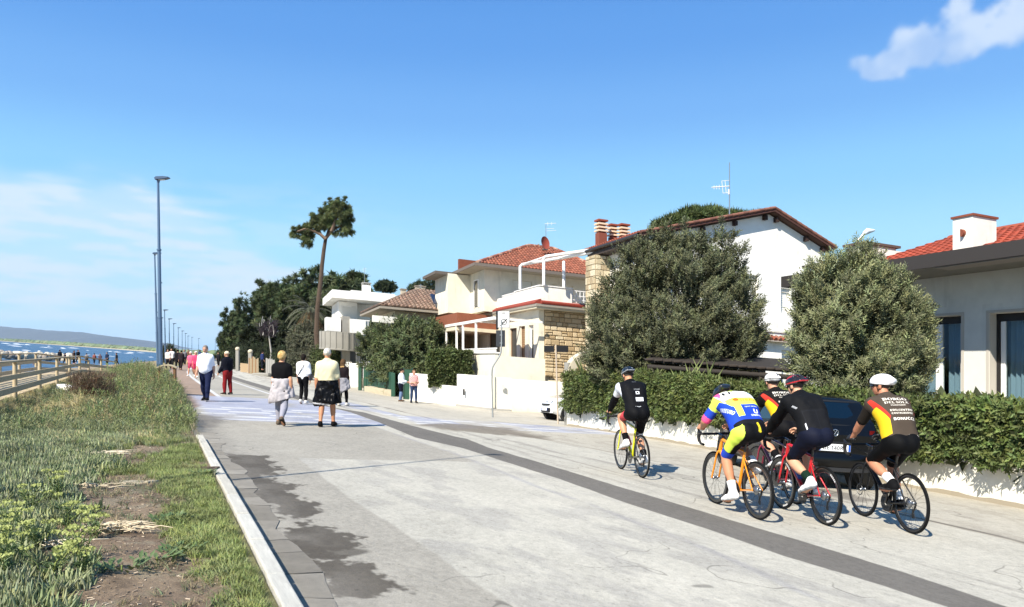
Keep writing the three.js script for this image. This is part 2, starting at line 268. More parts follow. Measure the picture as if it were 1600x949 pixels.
// crossing: a blue band with rows of white bars across the road
const crossA = udPx(420, 659), crossB = udPx(960, 679);
const crossD = (u) => lerp(crossA[1], crossB[1], (u - crossA[0]) / (crossB[0] - crossA[0]));
function roadColor(u, d) {
const n1 = fbm(u * 0.7 + 3, d * 0.22, 4), n2 = fbm(u * 3.1, d * 2.3 + 40, 4), n3 = fbm(u * 1.6 + 60, d * 0.16 + 5, 3), g = hash2(Math.floor(u * 170), Math.floor(d * 90)) - 0.5;
const sL = stripL(d), sR = stripR(d), wob = (n2 - 0.5) * 0.09;
let c;
if (u < sL) {
c = C.mid;
const sm = seamU(d), inPatch = sstep(-0.02, 0.03, u - patchU(d) + wob * 0.6) * sstep(0.06, -0.06, d - topD(u) + wob * 2), right = sstep(-0.05, 0.05, u - sm + wob) * sstep(crossD(u) + 0.5, crossD(u) - 0.5, d);
c = mix3(c, C.pale, Math.max(inPatch, right));
if (Math.abs(u - sm) < 0.25 && d < 14) c = mix3(c, alb('#b4b2b4'), sstep(0.09, 0.01, Math.abs(u - sm + wob)) * 0.55 * sstep(0.35, 0.6, n1 + n2 - 0.5));
// scuffs in the pale patch
const sc = sstep(0.54, 0.68, fbm(u * 2.4 + d * 0.4, d * 0.9 + 11, 4)); c = mix3(c, alb('#b0aca6'), sc * 0.42 * Math.max(inPatch, right));
} else {
c = C.pale;
const tr = sstep(0.53, 0.66, fbm(u * 5.2 + 12, d * 0.35, 4)); c = mix3(c, alb('#a09a91'), tr * 0.5 * sstep(sR, sR + 0.5, u));
const w = walkU(d);
if (u > w - 0.12) { c = mix3(C.walk, alb('#bdb5a6'), sstep(0.5, 0.7, n2) * 0.6); const e = Math.abs(u - w + wob * 0.4); c = mix3(c, alb('#8a8378'), sstep(0.09, 0.02, e) * (0.35 + 0.65 * sstep(0.4, 0.6, fbm(d * 0.8, 3, 3)))); }
if (d < 7 && u > 6.9) { const k = sstep(0.5, 0.62, fbm(u * 1.2 + 8, d * 0.9, 4)) * sstep(7, 6.2, d) * sstep(0.55, 0.2, Math.abs(u - w - 0.5)); c = mix3(c, alb('#8f877c'), k * 0.8); }
}
const inStrip = sstep(-0.015, 0.02, u - sL + wob * 0.35) * sstep(0.015, -0.02, u - sR + wob * 0.5) * (d > 70 ? 0.7 : 1);
c = mix3(c, C.strip, inStrip);
// lane lines far off
if (d > crossD(u) + 2) { const e = Math.abs(u - sL + 0.42); c = mix3(c, C.white, sstep(0.1, 0.05, e) * 0.9); }
// brown footway beside the dunes with its white line
const fw = 1.25 * sstep(15.5, 22, d);
if (d > 15.5 && u < fw + 0.3) { c = mix3(c, C.brown, sstep(fw + 0.02, fw - 0.02, u)); c = mix3(c, C.white, sstep(0.09, 0.06, Math.abs(u - fw - 0.08)) * sstep(17, 19, d)); }
// crossing
const dd = d - crossD(u);
if (dd > -0.2 && dd < 11 && u > 0.15 && u < 12.2 && inStrip < 0.5) {
const worn = sstep(0.22, 0.55, fbm(u * 1.3 + 70, d * 1.1, 4)), len = u < 6 ? 10.5 : 4.2 - (u - 6) * 0.12;
let b = sstep(-0.05, 0.1, dd) * sstep(len, len - 0.5, dd) * (0.35 + 0.65 * worn) * (u > sR ? sstep(12.1, 11.3, u) * sstep(sR + 0.3, sR + 0.9, u) : sstep(0.25, 0.6, u));
if (u > sR && u > 7 && u < 8.6) b *= 0.25;
c = mix3(c, mix3(C.blue, alb('#c9cbd8'), n2 * 0.8), b * 0.95);
const row = Math.floor(dd / 0.8), f = dd / 0.8 - row, off = (row % 2) * 0.9 + hash2(row, 5) * 0.2, bx = ((u + off) % 1.9) / 1.9;
if (row < (u < 6 ? 6 : 4)) c = mix3(c, C.white, (row === 0 ? sstep(0.2, 0.3, f) * sstep(0.55, 0.45, f) : sstep(0.15, 0.25, f) * sstep(0.75, 0.65, f) * sstep(0.04, 0.08, bx) * sstep(0.66, 0.6, bx)) * (0.25 + 0.75 * worn) * (b > 0.05 ? 1 : 0));
}
// damp stains that spread from the gutter
if (inBox(bStain, u, d)) { const k = sstep(0.06, -0.03, polyDist(stainPoly, u, d) + (fbm(u * 5, d * 4, 4) - 0.5) * 0.34 + (fbm(u * 17, d * 13, 3) - 0.5) * 0.22 + Math.max(0, fbm(u * 2.6 + 3, d * 3.4 + 8, 3) - 0.56) * 0.5); c = mix3(c, C.stain, k * 0.95); }
if (inBox(bStain2, u, d)) c = mix3(c, C.stain, sstep(0.05, -0.03, polyDist(stain2, u, d) + (n2 - 0.5) * 0.2) * 0.8);
if (inBox(bGut, u, d)) c = mix3(c, C.dirt, sstep(0.25, -0.25, polyDist(gutterStain, u, d) + (n2 - 0.5) * 0.7) * 0.85);
if (inBox(bGrassStain, u, d)) c = mix3(c, alb('#857f77'), sstep(0.2, -0.15, polyDist(grassStain, u, d) + (n2 - 0.5) * 0.6) * 0.8);
if (u < 0.75 && d < 15) c = mix3(c, alb('#958f85'), sstep(0.75, 0.2, u) * 0.5 * sstep(0.35, 0.6, n2));
// hairline cracks
const ck = Math.abs(fbm(u * 0.8 + 20, d * 0.7 + 6, 4) - 0.5); if (d < 18) c = mix3(c, alb('#6b675f'), sstep(0.005, 0.001, ck) * 0.6 * sstep(0.46, 0.58, n3));
const sp = d < 16 ? fbm(u * 26, d * 17 + 9, 3) - 0.5 : 0, pit = d < 12 && hash2(Math.floor(u * 60) + 7, Math.floor(d * 38)) > 0.985 ? 0.2 : 0, k = 0.95 + (n1 - 0.5) * 0.24 + (n2 - 0.5) * 0.2 + sp * 0.3 + g * 0.2 - pit;
return [c[0] * k, c[1] * k, c[2] * k * (1.0)];
}
function roadTex(u0, u1, d0, d1, w, h) { const t = texData(w, h, (x, y) => { const c = roadColor(lerp(u0, u1, (x + 0.5) / w), lerp(d0, d1, (y + 0.5) / h)); return [toByte(c[0]), toByte(c[1]), toByte(c[2])]; }); t.wrapS = t.wrapT = THREE.ClampToEdgeWrapping; return t; }
const ROADW = 17;
for (const [d0, d1, w, h, seg] of [[-5, 12, 2048, 1536, 34], [12, 36, 1280, 896, 40], [36, 200, 384, 1536, 90]]) {
const g = gridSheet(range(0, ROADW, 30), range(d0, d1, seg), (u, d) => { const [X, Z] = pathUD(u, d); return W3(X, Z); }, (u, d) => [u / ROADW, (d - d0) / (d1 - d0)]);
const uv1 = g.attributes.uv.clone(); for (let i = 0; i < uv1.count; i++) uv1.setXY(i, uv1.getX(i) * ROADW, uv1.getY(i) * (d1 - d0)); g.setAttribute('uv1', uv1);
const bump = rep(grainTex, 0.9); bump.channel = 1;
struct('road', g, new THREE.MeshStandardMaterial({ map: roadTex(0, ROADW, d0, d1, w, h), roughness: 0.93, bumpMap: bump, bumpScale: 0.006, side: THREE.DoubleSide }));
}
// ---------- dunes, beach, sea ----------
function duneH(u, d) {
const f = fbm(u * 0.9 + 4, d * 0.6, 3) - 0.5, fine = fbm(u * 4 + 4, d * 4, 3) - 0.5;
let h = 0.06 + f * 0.16 * sstep(-0.2, -1.2, u) + fine * 0.03 + 0.16 * sstep(-0.3, -1.4, u) * sstep(-3.4, -2.2, u) * sstep(10, 22, d) * sstep(60, 30, d) - 0.12 * sstep(-2.2, -3.6, u) * sstep(6, 14, d);
h = lerp(h, -0.75, sstep(-4.4, -7.2, u)); h = lerp(h, -1.35, sstep(-6.5, -12, u)); h = lerp(h, -2.25, sstep(-12, -26, u) * (u < -12 ? 1 : 0)); h -= 3 * sstep(-24, -60, u);
if (d > 60) h -= 0.35 * sstep(60, 90, d) * sstep(-6, -12, u);
return h;
}
const duneGround = (X, Z) => { const [u, d] = unPath(X, Z); return plane(X, Z) + duneH(u, d); };
const WD = (u, d, h = 0) => { const [X, Z] = pathUD(u, d); return V(X, plane(X, Z) + duneH(u, d) + h, -Z); };
// patches of plants: lawn by the kerb, bare soil, fleshy dune plants on the left, dry grass and scrub farther on
const lawnEdge = edgeU([[380, 1010], [352, 949], [318, 900], [280, 850], [278, 800], [258, 770], [235, 745]]);
const lawnAt = (u, d) => d < 5.1 ? sstep(-0.18, 0.12, u - lawnEdge(d) + (fbm(u * 2.2, d * 2.2, 3) - 0.5) * 0.6) : sstep(0.46, 0.64, fbm(u * 1.1 + 7, d * 0.9, 3) + 0.12 * sstep(-2.2, -0.6, u));
const iceEdge = edgeU([[70, 1010], [85, 949], [92, 880], [105, 830], [128, 790], [140, 755], [160, 735], [175, 712], [215, 690], [290, 668]]);
const iceAt = (u, d) => sstep(0.2, -0.2, u - iceEdge(clamp(d, 0, 9.5)) + (fbm(u * 2 + 30, d * 2, 3) - 0.5) * 0.7) * sstep(13.5, 10.5, d);
const dryAt = (u, d) => sstep(8.5, 12, d + (fbm(u * 0.8, d * 0.5, 3) - 0.5) * 5);
const soilTex = (u0, u1, d0, d1, w, h) => { const t = texData(w, h, (x, y) => {
const u = lerp(u0, u1, (x + 0.5) / w), d = lerp(d0, d1, (y + 0.5) / h), n = fbm(u * 5, d * 5, 5), m = fbm(u * 1.2 + 9, d * 1.2, 3), g = hash2(x, y);
let c = mix3(alb('#b8a083'), alb('#97806a'), sstep(0.35, 0.65, m)); c = mix3(c, alb('#bcae93'), sstep(0.56, 0.7, n) * 0.7); c = mix3(c, alb('#77634d'), sstep(0.44, 0.3, n) * 0.6);
c = mix3(c, alb('#94995c'), lawnAt(u, d) * 0.75 * (u > -8 ? 1 : 0)); c = mix3(c, alb('#a89a6c'), dryAt(u, d) * 0.55);
c = mix3(c, mix3(alb('#b9a78c'), alb('#a59278'), m), sstep(-5.2, -7.5, u)); c = mix3(c, alb('#8f7f69'), sstep(-17, -24, u));
const k = 0.82 + g * 0.36; return [toByte(c[0] * k), toByte(c[1] * k), toByte(c[2] * k)]; }); t.wrapS = t.wrapT = THREE.ClampToEdgeWrapping; return t; };
for (const [u0, u1, d0, d1, w, h, nu, nd] of [[-6, -0.13, -4, 14, 768, 1152, 60, 140], [-6, -0.02, 14, 60, 384, 768, 40, 120], [-70, -6, -10, 60, 512, 512, 60, 60], [-70, -0.02, 60, 300, 512, 512, 60, 80]]) {
const g = gridSheet(range(u0, u1, nu), range(d0, d1, nd), (u, d) => WD(u, d), (u, d) => [(u - u0) / (u1 - u0), (d - d0) / (d1 - d0)]);
const uv1 = g.attributes.uv.clone(); for (let i = 0; i < uv1.count; i++) uv1.setXY(i, uv1.getX(i) * (u1 - u0), uv1.getY(i) * (d1 - d0)); g.setAttribute('uv1', uv1);
const bump = rep(grainTex, 0.7); bump.channel = 1;
struct(u0 < -30 ? 'beach' : 'ground', g, new THREE.MeshStandardMaterial({ map: soilTex(u0, u1, d0, d1, w, h), roughness: 0.97, bumpMap: bump, bumpScale: 0.02, side: THREE.DoubleSide }));
}
// land under the gardens and on to the horizon
struct('land', gridSheet([ROADW, 19, 24, 32, 60, 150, 500, 2500], [-12, 0, 10, 16, 22, 28, 40, 60, 100, 200, 418], (u, d) => { const [X, Z] = pathUD(u, d); return W3(X, Z, -0.004); }), mat('#6d6a50', 0.97, { map: rep(blotchTex, 4) }));
struct('land', gridSheet([-26, -14, -8, 0, 10, 500, 2500], [418, 900, 2000, 5200], (u, d) => { const [X0, Z0] = pathUD(0, 418), X = X0 + u * 0.93 - (d - 418) * 0.36, Z = Z0 + u * 0.36 + (d - 418) * 0.93; return V(X, plane(X, Z) - (u < -20 ? 2.4 : u < -12 ? 1.6 : u < -6 ? 1 : 0.5), -Z); }), mat('#5d6347', 0.97));
struct('land', gridSheet([-200, -70, -30, -6, 0, 5, 17, 60, 400], [-300, -60, -10], (u, d) => { const [X, Z] = fromUD(u, d); return V(X, plane(X, Z) + (u < -20 ? -1.6 : -0.03), -Z); }), mat('#8d8672', 0.97));
// the sea: a sheet with real swell, ruffled finer by a relief
(() => {
const waves = texData(512, 512, (x, y) => { const a = x / 512 * 2 * Math.PI, b = y / 512 * 2 * Math.PI, v = 0.5 + 0.14 * Math.sin(a * 9 + Math.sin(b * 3) * 1.2) + 0.12 * Math.sin(b * 11 + a * 4 + Math.sin(a * 5)) + (tileN(x, y, 512, 16) - 0.5) * 0.9; const c = 255 * clamp(v); return [c, c, c]; }, false);
const tint = texData(512, 512, (x, y) => { const n = tileN(x, y, 512, 5), m = tileN(x, y, 512, 22), k = sstep(0.3, 0.7, n * 0.6 + m * 0.4); return [toByte(lerp(0.012, 0.035, k)), toByte(lerp(0.05, 0.10, k)), toByte(lerp(0.11, 0.185, k))]; });
const g = gridSheet([-6000, -2500, -1200, -600, -300, -160, -100, -70, -50, -35, -25, -18, -12, -9], [-200, -20, 0, 20, 40, 60, 90, 130, 200, 320, 418, 700, 1200, 2500, 5200], (u, d) => { const a = -22 * D2R, [X0, Z0] = d < 418 ? pathUD(0, Math.max(d, -12)) : [PATH[418][0] + Math.sin(a) * (d - 406), PATH[418][1] + Math.cos(a) * (d - 406)], X = X0 + u * 0.91 + (d < -12 ? -(d + 12) * 0.43 : 0), Z = Z0 + u * 0.4 + (d < -12 ? (d + 12) * 0.9 : 0); return V(X, plane(X, Z) - 1.98, -Z); }, (u, d, p) => [p.x, p.z]);
struct('sea', g, new THREE.MeshStandardMaterial({ map: rep(tint, 90, 90), color: 0xffffff, roughness: 0.32, bumpMap: rep(waves, 26, 26), bumpScale: 0.9, side: THREE.DoubleSide }));
// breaking crests
const r = RNG(5), list = [];
for (let i = 0; i < 46; i++) {
const Z = 150 + Math.pow(r(), 1.6) * 900, px = -60 + r() * 300, X = (px - CX) / FPX * Z, [u] = unPath(X, Math.min(Z, 400)); if (Z < 400 && u > -26) continue;
const L = (1.2 + r() * 4) * (Z / 300), w = (0.3 + r() * 0.45) * (Z / 300), pts = []; for (let k = 0; k <= 6; k++) pts.push([X - L / 2 + L * k / 6, Z + (fbm(k * 0.8 + i, 2, 2) - 0.5) * L * 0.2]);
const n = pts.length, gs = gridSheet(range(0, 1, n - 1), [-1, 0, 1], (a, b) => { const q = pts[Math.round(a * (n - 1))], e = Math.sin(a * Math.PI), z = q[1] + b * w * e; return V(q[0], plane(q[0], z) - 1.96 + (b === 0 ? 0.28 * e * w : 0), -z); });
list.push(gs);
}
const f = struct('sea_foam', list, mat('#e6eaec', 0.8)); f.userData.kind = 'stuff'; tag(f, 'white wave crests breaking on the blue sea', 'waves');
})();
// kerb of long pale stones, and the broken concrete gutter beside it
(() => {
const kerb = new THREE.Group(); kerb.name = 'kerb'; kerb.userData.kind = 'structure'; scene.add(kerb);
const mats = ['#d2cec4', '#cac5b9', '#d8d5cc'].map((h) => mat(h, 0.9, { map: rep(blotchTex, 0.8), bumpMap: rep(grainTex, 0.3), bumpScale: 0.004 })), r = RNG(12);
let d = -3.5;
while (d < 9.2) {
const L = Math.min(0.98, 9.35 - d), lift = (r() - 0.5) * 0.012, sk = (r() - 0.5) * 0.012, g = new RoundedBoxGeometry(0.115, 0.3, L - 0.012, 2, 0.014), p = g.attributes.position;
for (let i = 0; i < p.count; i++) { const dd = d + L / 2 - p.getZ(i), u = -0.058 + p.getX(i) + sk, [X, Z] = pathUD(u, dd); p.setXYZ(i, X, ground(X, Z) + p.getY(i) - 0.055 + lift, -Z); }
g.computeVertexNormals(); part('kerb_stone', g, mats[Math.floor(r() * 3)], kerb); d += L;
}
const gut = new THREE.Group(); gut.name = 'gutter'; gut.userData.kind = 'structure'; scene.add(gut);
const gm = ['#bdb6aa', '#b3aca0', '#c4bdb1', '#aba397'].map((h) => mat('#' + A(h).getHexString(), 0.95, { map: rep(blotchTex, 0.5), bumpMap: rep(grainTex, 0.25), bumpScale: 0.006 }));
d = -3; const edge = (q) => 0.25 + (fbm(q * 2.3, 4, 4) - 0.5) * 0.26; let skew = 0;
while (d < 10.5) {
const L = 0.28 + r() * 0.55, s2 = (r() - 0.5) * 0.16, o = [[0.006, d], [edge(d + skew) - 0.01, d + skew], [edge(d + L * 0.5) - 0.012, d + L * 0.5], [edge(d + L) - 0.012, d + L + s2 - 0.014], [0.006, d + L - 0.014]];
const P = o.map(([u, dd]) => fromUD(u, dd)), h = 0.005 + r() * 0.004, top = sheet(P, h), side = gridSheet([0, 1, 2, 3, 4, 5], [0, 1], (a, b) => { const q = P[a % 5]; return W3(q[0], q[1], b ? h : -0.02); });
part('slab', merge([top, side]), gm[Math.floor(r() * 4)], gut); d += L; skew = s2;
}
})();
// far hills and the wooded low shore across the bay
(() => {
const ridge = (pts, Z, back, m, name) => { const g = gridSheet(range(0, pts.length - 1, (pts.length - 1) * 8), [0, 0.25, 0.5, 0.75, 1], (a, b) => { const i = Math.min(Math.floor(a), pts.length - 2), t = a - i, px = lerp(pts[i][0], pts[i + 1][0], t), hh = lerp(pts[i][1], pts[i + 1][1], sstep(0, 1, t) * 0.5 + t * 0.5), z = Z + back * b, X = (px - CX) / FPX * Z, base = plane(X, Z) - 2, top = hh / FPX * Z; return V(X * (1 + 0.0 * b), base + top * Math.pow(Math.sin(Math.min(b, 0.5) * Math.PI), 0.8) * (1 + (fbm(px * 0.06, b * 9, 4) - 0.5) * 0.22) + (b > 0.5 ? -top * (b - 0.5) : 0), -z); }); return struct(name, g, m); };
ridge([[-400, 10], [-250, 16], [-120, 22], [-40, 20], [8, 20.5], [40, 18], [62, 15.5], [78, 16.5], [95, 12], [118, 5], [135, 1], [150, 0]], 9000, 3000, mat('#4a545c', 0.95), 'hills');  // distance haze is put into the blue-grey hill colour
// shore: a low bank with trees that read as one mass
const line = [[-700, -250, 4600], [-350, -250, 4200], [0, 0, 3500], [60, 0, 2900], [120, 0, 2250], [180, 0, 1700], [245, 0, 1200], [300, 0, 800], [330, 0, 560]].map(([px, , Z]) => [(px - CX) / FPX * Z, Z]);
const g = gridSheet(range(0, line.length - 1, 64), [0, 1, 2, 3], (a, b) => { const i = Math.min(Math.floor(a), line.length - 2), t = a - i, X = lerp(line[i][0], line[i + 1][0], t), Z = lerp(line[i][1], line[i + 1][1], t) + [0, 12, 60, 500][b]; return V(X, plane(X, Z) - 1.98 + [-0.3, 1.2, 3, 3][b], -Z); });
struct('shore', g, mat('#a99f86', 0.95));
const r = RNG(31), blobs = [], geo = new THREE.IcosahedronGeometry(1, 1), p = geo.attributes.position; for (let i = 0; i < p.count; i++) { const k = 0.75 + 0.5 * noise3(p.getX(i) * 2 + 5, p.getY(i) * 2 + 5, p.getZ(i) * 2 + 5); p.setXYZ(i, p.getX(i) * k, p.getY(i) * k, p.getZ(i) * k); } geo.computeVertexNormals();
for (let i = 0; i < 2600; i++) { const a = Math.pow(r(), 0.8) * (line.length - 1.001), k = Math.floor(a), t = a - k, Zb = lerp(line[k][1], line[k + 1][1], t), X = lerp(line[k][0], line[k + 1][0], t), Z = Zb + 40 + r() * 160, s = (4 + r() * 4.5) * clamp(Zb / 2200, 0.55, 1.25) ; blobs.push([V(X, plane(X, Z) + s * 0.35, -Z), qEuler(0, r() * 6, 0), V(s * 1.5, s, s * 1.5), new THREE.Color().setHSL(0.22 + r() * 0.06, 0.3, 0.09 + r() * 0.07)]); }
const holder = new THREE.Group(); holder.name = 'far_wood'; holder.userData.kind = 'stuff'; scene.add(holder); tag(holder, 'dark low wood along the far shore across the bay', 'wood');
const im = scatter('trees', geo, mat('#ffffff', 0.95), blobs, holder); im.userData.kind = 'stuff';
})();

// ---------- houses ----------
const roofMat = (h) => mat(h, 0.85, { map: rep(blotchTex, 0.9) });
const rTile = RNG(400);
// curved clay tiles laid in courses on a slope: corner a, along the eave e, up the slope g (unit vectors), sizes, as one dense part
function tileField(a, e, up, W, L, pitchW = 0.2, pitchL = 0.36, clip) {
const n = e.clone().cross(up).normalize(); if (n.y < 0) n.negate();
const pos = [], colr = [], r = rTile;
const arc = [[-1, 0], [-0.62, 0.68], [0, 1], [0.62, 0.68], [1, 0]];
for (let j = 0; j * pitchL < L - 0.02; j++) for (let i = 0; i * pitchW < W; i++) {
const cx = (i + 0.5) * pitchW, y0 = j * pitchL, y1 = Math.min(L, y0 + pitchL * 1.12), s = clip ? clip(cx, y0 + pitchL / 2) : true; if (!s) continue;
const k = 0.72 + r() * 0.5, kr = k * (0.94 + r() * 0.12), jit = (r() - 0.5) * 0.012;
const P = (t, h, y) => a.clone().addScaledVector(e, cx + t * pitchW * 0.46 + jit).addScaledVector(up, y).addScaledVector(n, h);
for (let q = 0; q < 4; q++) {
const [t0, h0] = arc[q], [t1, h1] = arc[q + 1], H = pitchW * 0.3;
const A0 = P(t0, h0 * H + 0.035, y0), B0 = P(t1, h1 * H + 0.035, y0), A1 = P(t0 * 0.86, h0 * H * 0.86 + 0.008, y1), B1 = P(t1 * 0.86, h1 * H * 0.86 + 0.008, y1);
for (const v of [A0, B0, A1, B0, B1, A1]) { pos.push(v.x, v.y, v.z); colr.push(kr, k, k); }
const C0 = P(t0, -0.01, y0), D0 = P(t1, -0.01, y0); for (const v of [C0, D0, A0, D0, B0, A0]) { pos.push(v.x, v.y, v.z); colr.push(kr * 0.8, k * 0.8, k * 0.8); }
}
}
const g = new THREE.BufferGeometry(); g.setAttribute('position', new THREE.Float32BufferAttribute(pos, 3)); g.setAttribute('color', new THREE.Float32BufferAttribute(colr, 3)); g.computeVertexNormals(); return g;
}
const tileMat = (h) => new THREE.MeshStandardMaterial({ color: col(h), vertexColors: true, roughness: 0.88, side: THREE.DoubleSide });
const stuffPart = (name, g, m, parent) => { const p = part(name, g, m, parent); p.userData.kind = 'stuff'; return p; };

// 1. low house at the right: deep dark eaves, french windows, clay roof with a white chimney
(() => {
const F = frame(9.74, 14), house = thing('low_house', 'low pale house with deep dark eaves and french windows behind the right hedge', 'house');
const wt = 1.37, wall = M.greyWall, h0 = -1.2, openings = [[-4.6, -3.0], [-2.2, -0.6], [0.15, 1.78], [2.46, 4.0]], hT = 3.5, hB = 1.15;
// street wall in pieces round the openings
const segs = []; let s = -6.5; for (const [a, b] of openings) { segs.push(F.box(wt, wt + 0.35, s, a, h0, 4.42)); segs.push(F.box(wt, wt + 0.35, a, b, hT, 4.42)); segs.push(F.box(wt, wt + 0.35, a, b, h0, hB)); s = b; } segs.push(F.box(wt, wt + 0.35, s, 6.3, h0, 4.42));
segs.push(F.box(wt + 0.35, wt + 7, 5.95, 6.3, h0, 4.42), F.box(wt + 0.35, wt + 7, -6.5, -6.15, h0, 4.42), F.box(wt + 6.65, wt + 7, -6.15, 5.95, h0, 4.42));
part('wall', segs, wall, house);
part('floor', F.box(wt + 0.3, wt + 6.6, -6.15, 5.95, 0.9, 1.1), mat('#8d7a66'), house);
const slab = part('eaves', [F.box(0, wt + 7, -6.5, 6.8, 4.42, 4.6)], mat('#77756f', 0.9, { map: rep(blotchTex, 2.2) }), house);
part('fascia', [F.box(-0.05, 0, -6.55, 6.85, 4.38, 4.68), F.box(0, wt + 7, 6.8, 6.85, 4.38, 4.68)], mat('#34302e', 0.7), house);
part('fascia_strip', F.box(-0.006, 0.4, -6.5, 1.95, 4.355, 4.378), mat('#7d7670', 0.8), house);
for (const [a, b] of openings) {
const w = new THREE.Group(); w.name = 'window'; house.add(w);
const t = wt + 0.2, m = (a + b) / 2;
part('frame', [F.box(t, t + 0.09, a, a + 0.09, hB, hT), F.box(t, t + 0.09, b - 0.09, b, hB, hT), F.box(t, t + 0.09, a + 0.09, b - 0.09, hT - 0.16, hT), F.box(t, t + 0.09, a + 0.09, b - 0.09, hB, hB + 0.1)], M.dark, w);
part('sash', [F.box(t + 0.02, t + 0.075, a + 0.1, a + 0.2, hB + 0.11, hT - 0.17), F.box(t + 0.02, t + 0.075, b - 0.2, b - 0.1, hB + 0.11, hT - 0.17), F.box(t + 0.02, t + 0.075, m - 0.09, m + 0.09, hB + 0.11, hT - 0.17)], M.whitePaint, w);
for (const [p, q] of [[a + 0.2, m - 0.09], [m + 0.09, b - 0.2]]) part('pane', F.box(t + 0.045, t + 0.052, p, q, hB + 0.11, hT - 0.17), M.glass, w);
// pleated curtains behind
const cg = []; for (const [p, q] of [[a + 0.1, m - 0.06], [m + 0.06, b - 0.1]]) cg.push(gridSheet(range(p, q, 30), [hB + 0.05, hT - 0.1], (x, y) => F.f(t + 0.22 + 0.035 * Math.sin(x * 46 + Math.sin(x * 9)), x, y), (x, y) => [x, y]));
part('curtain', cg, mat('#aebbc6', 0.95), w);
part('jamb', [F.box(wt + 0.004, t, a - 0.006, a + 0.012, hB, hT), F.box(wt + 0.004, t, b - 0.012, b + 0.006, hB, hT), F.box(wt - 0.012, wt + 0.02, a - 0.07, a - 0.006, hB, hT + 0.06), F.box(wt - 0.012, wt + 0.02, b + 0.006, b + 0.07, hB, hT + 0.06), F.box(wt - 0.012, wt + 0.02, a - 0.006, b + 0.006, hT, hT + 0.06)], mat('#b7b2a8', 0.8), w);
}
// roof
const p = 0.36, a = F.f(0.35, -6.4, 4.66), e = F.f(0.35, 4.5, 4.66).sub(a), W = e.length(); e.normalize();
const up = F.f(3.4, -6.4, 4.66 + p * 3.05).sub(a), L = up.length(); up.normalize();
const roof = part('roof', [F.poly([[0.35, -6.4, 4.64], [0.35, 4.5, 4.64], [3.4, 4.5, 4.64 + p * 3.05], [3.4, -6.4, 4.64 + p * 3.05]]), F.poly([[3.4, -6.4, 5.738], [3.4, 4.5, 5.738], [7.2, 4.5, 4.64], [7.2, -6.4, 4.64]]), F.poly([[0.35, 4.5, 4.6], [7.2, 4.5, 4.6], [3.4, 4.5, 5.738]])], roofMat('#8a3f28'), house);
stuffPart('tiles', tileField(a, e, up, W, L, 0.2, 0.34), tileMat('#933f29'), roof);
part('ridge_cap', tube([F.f(3.4, -6.4, 5.79), F.f(3.4, 0, 5.79), F.f(3.4, 4.5, 5.79)], 0.09, 6, 30), roofMat('#9a4c36'), roof);
const ch = part('chimney', F.box(0.45, 1.12, 1.42, 1.9, 4.66, 5.46), M.white, house);
part('chimney_cap', [F.box(0.42, 1.15, 1.39, 1.93, 5.46, 5.505)], M.terracotta, ch);
const ventPipe = new THREE.CylinderGeometry(0.08, 0.08, 0.1, 12, 1, false, 0, Math.PI).rotateX(Math.PI / 2).rotateZ(Math.PI); part('vent_cover', F.bake(ventPipe.rotateY(Math.PI / 2).translate(0.42, 5.12, -1.66)), M.terracotta, ch);
const ch2 = part('chimney', [F.box(0.7, 1.7, 4.6, 5.2, 4.6, 5.35), F.box(0.7, 2.9, 4.56, 4.7, 4.6, 5.28)], M.white, house); part('chimney_cap', F.box(0.62, 1.78, 4.52, 5.28, 5.35, 5.41), mat('#5b4a42'), ch2);
const ch3 = part('chimney', F.box(0.5, 1.0, 6.0, 6.5, 4.6, 4.95), M.white, house); part('chimney_cap', F.box(0.42, 1.08, 5.92, 6.58, 4.95, 5.0), mat('#3a3330'), ch3);
})();

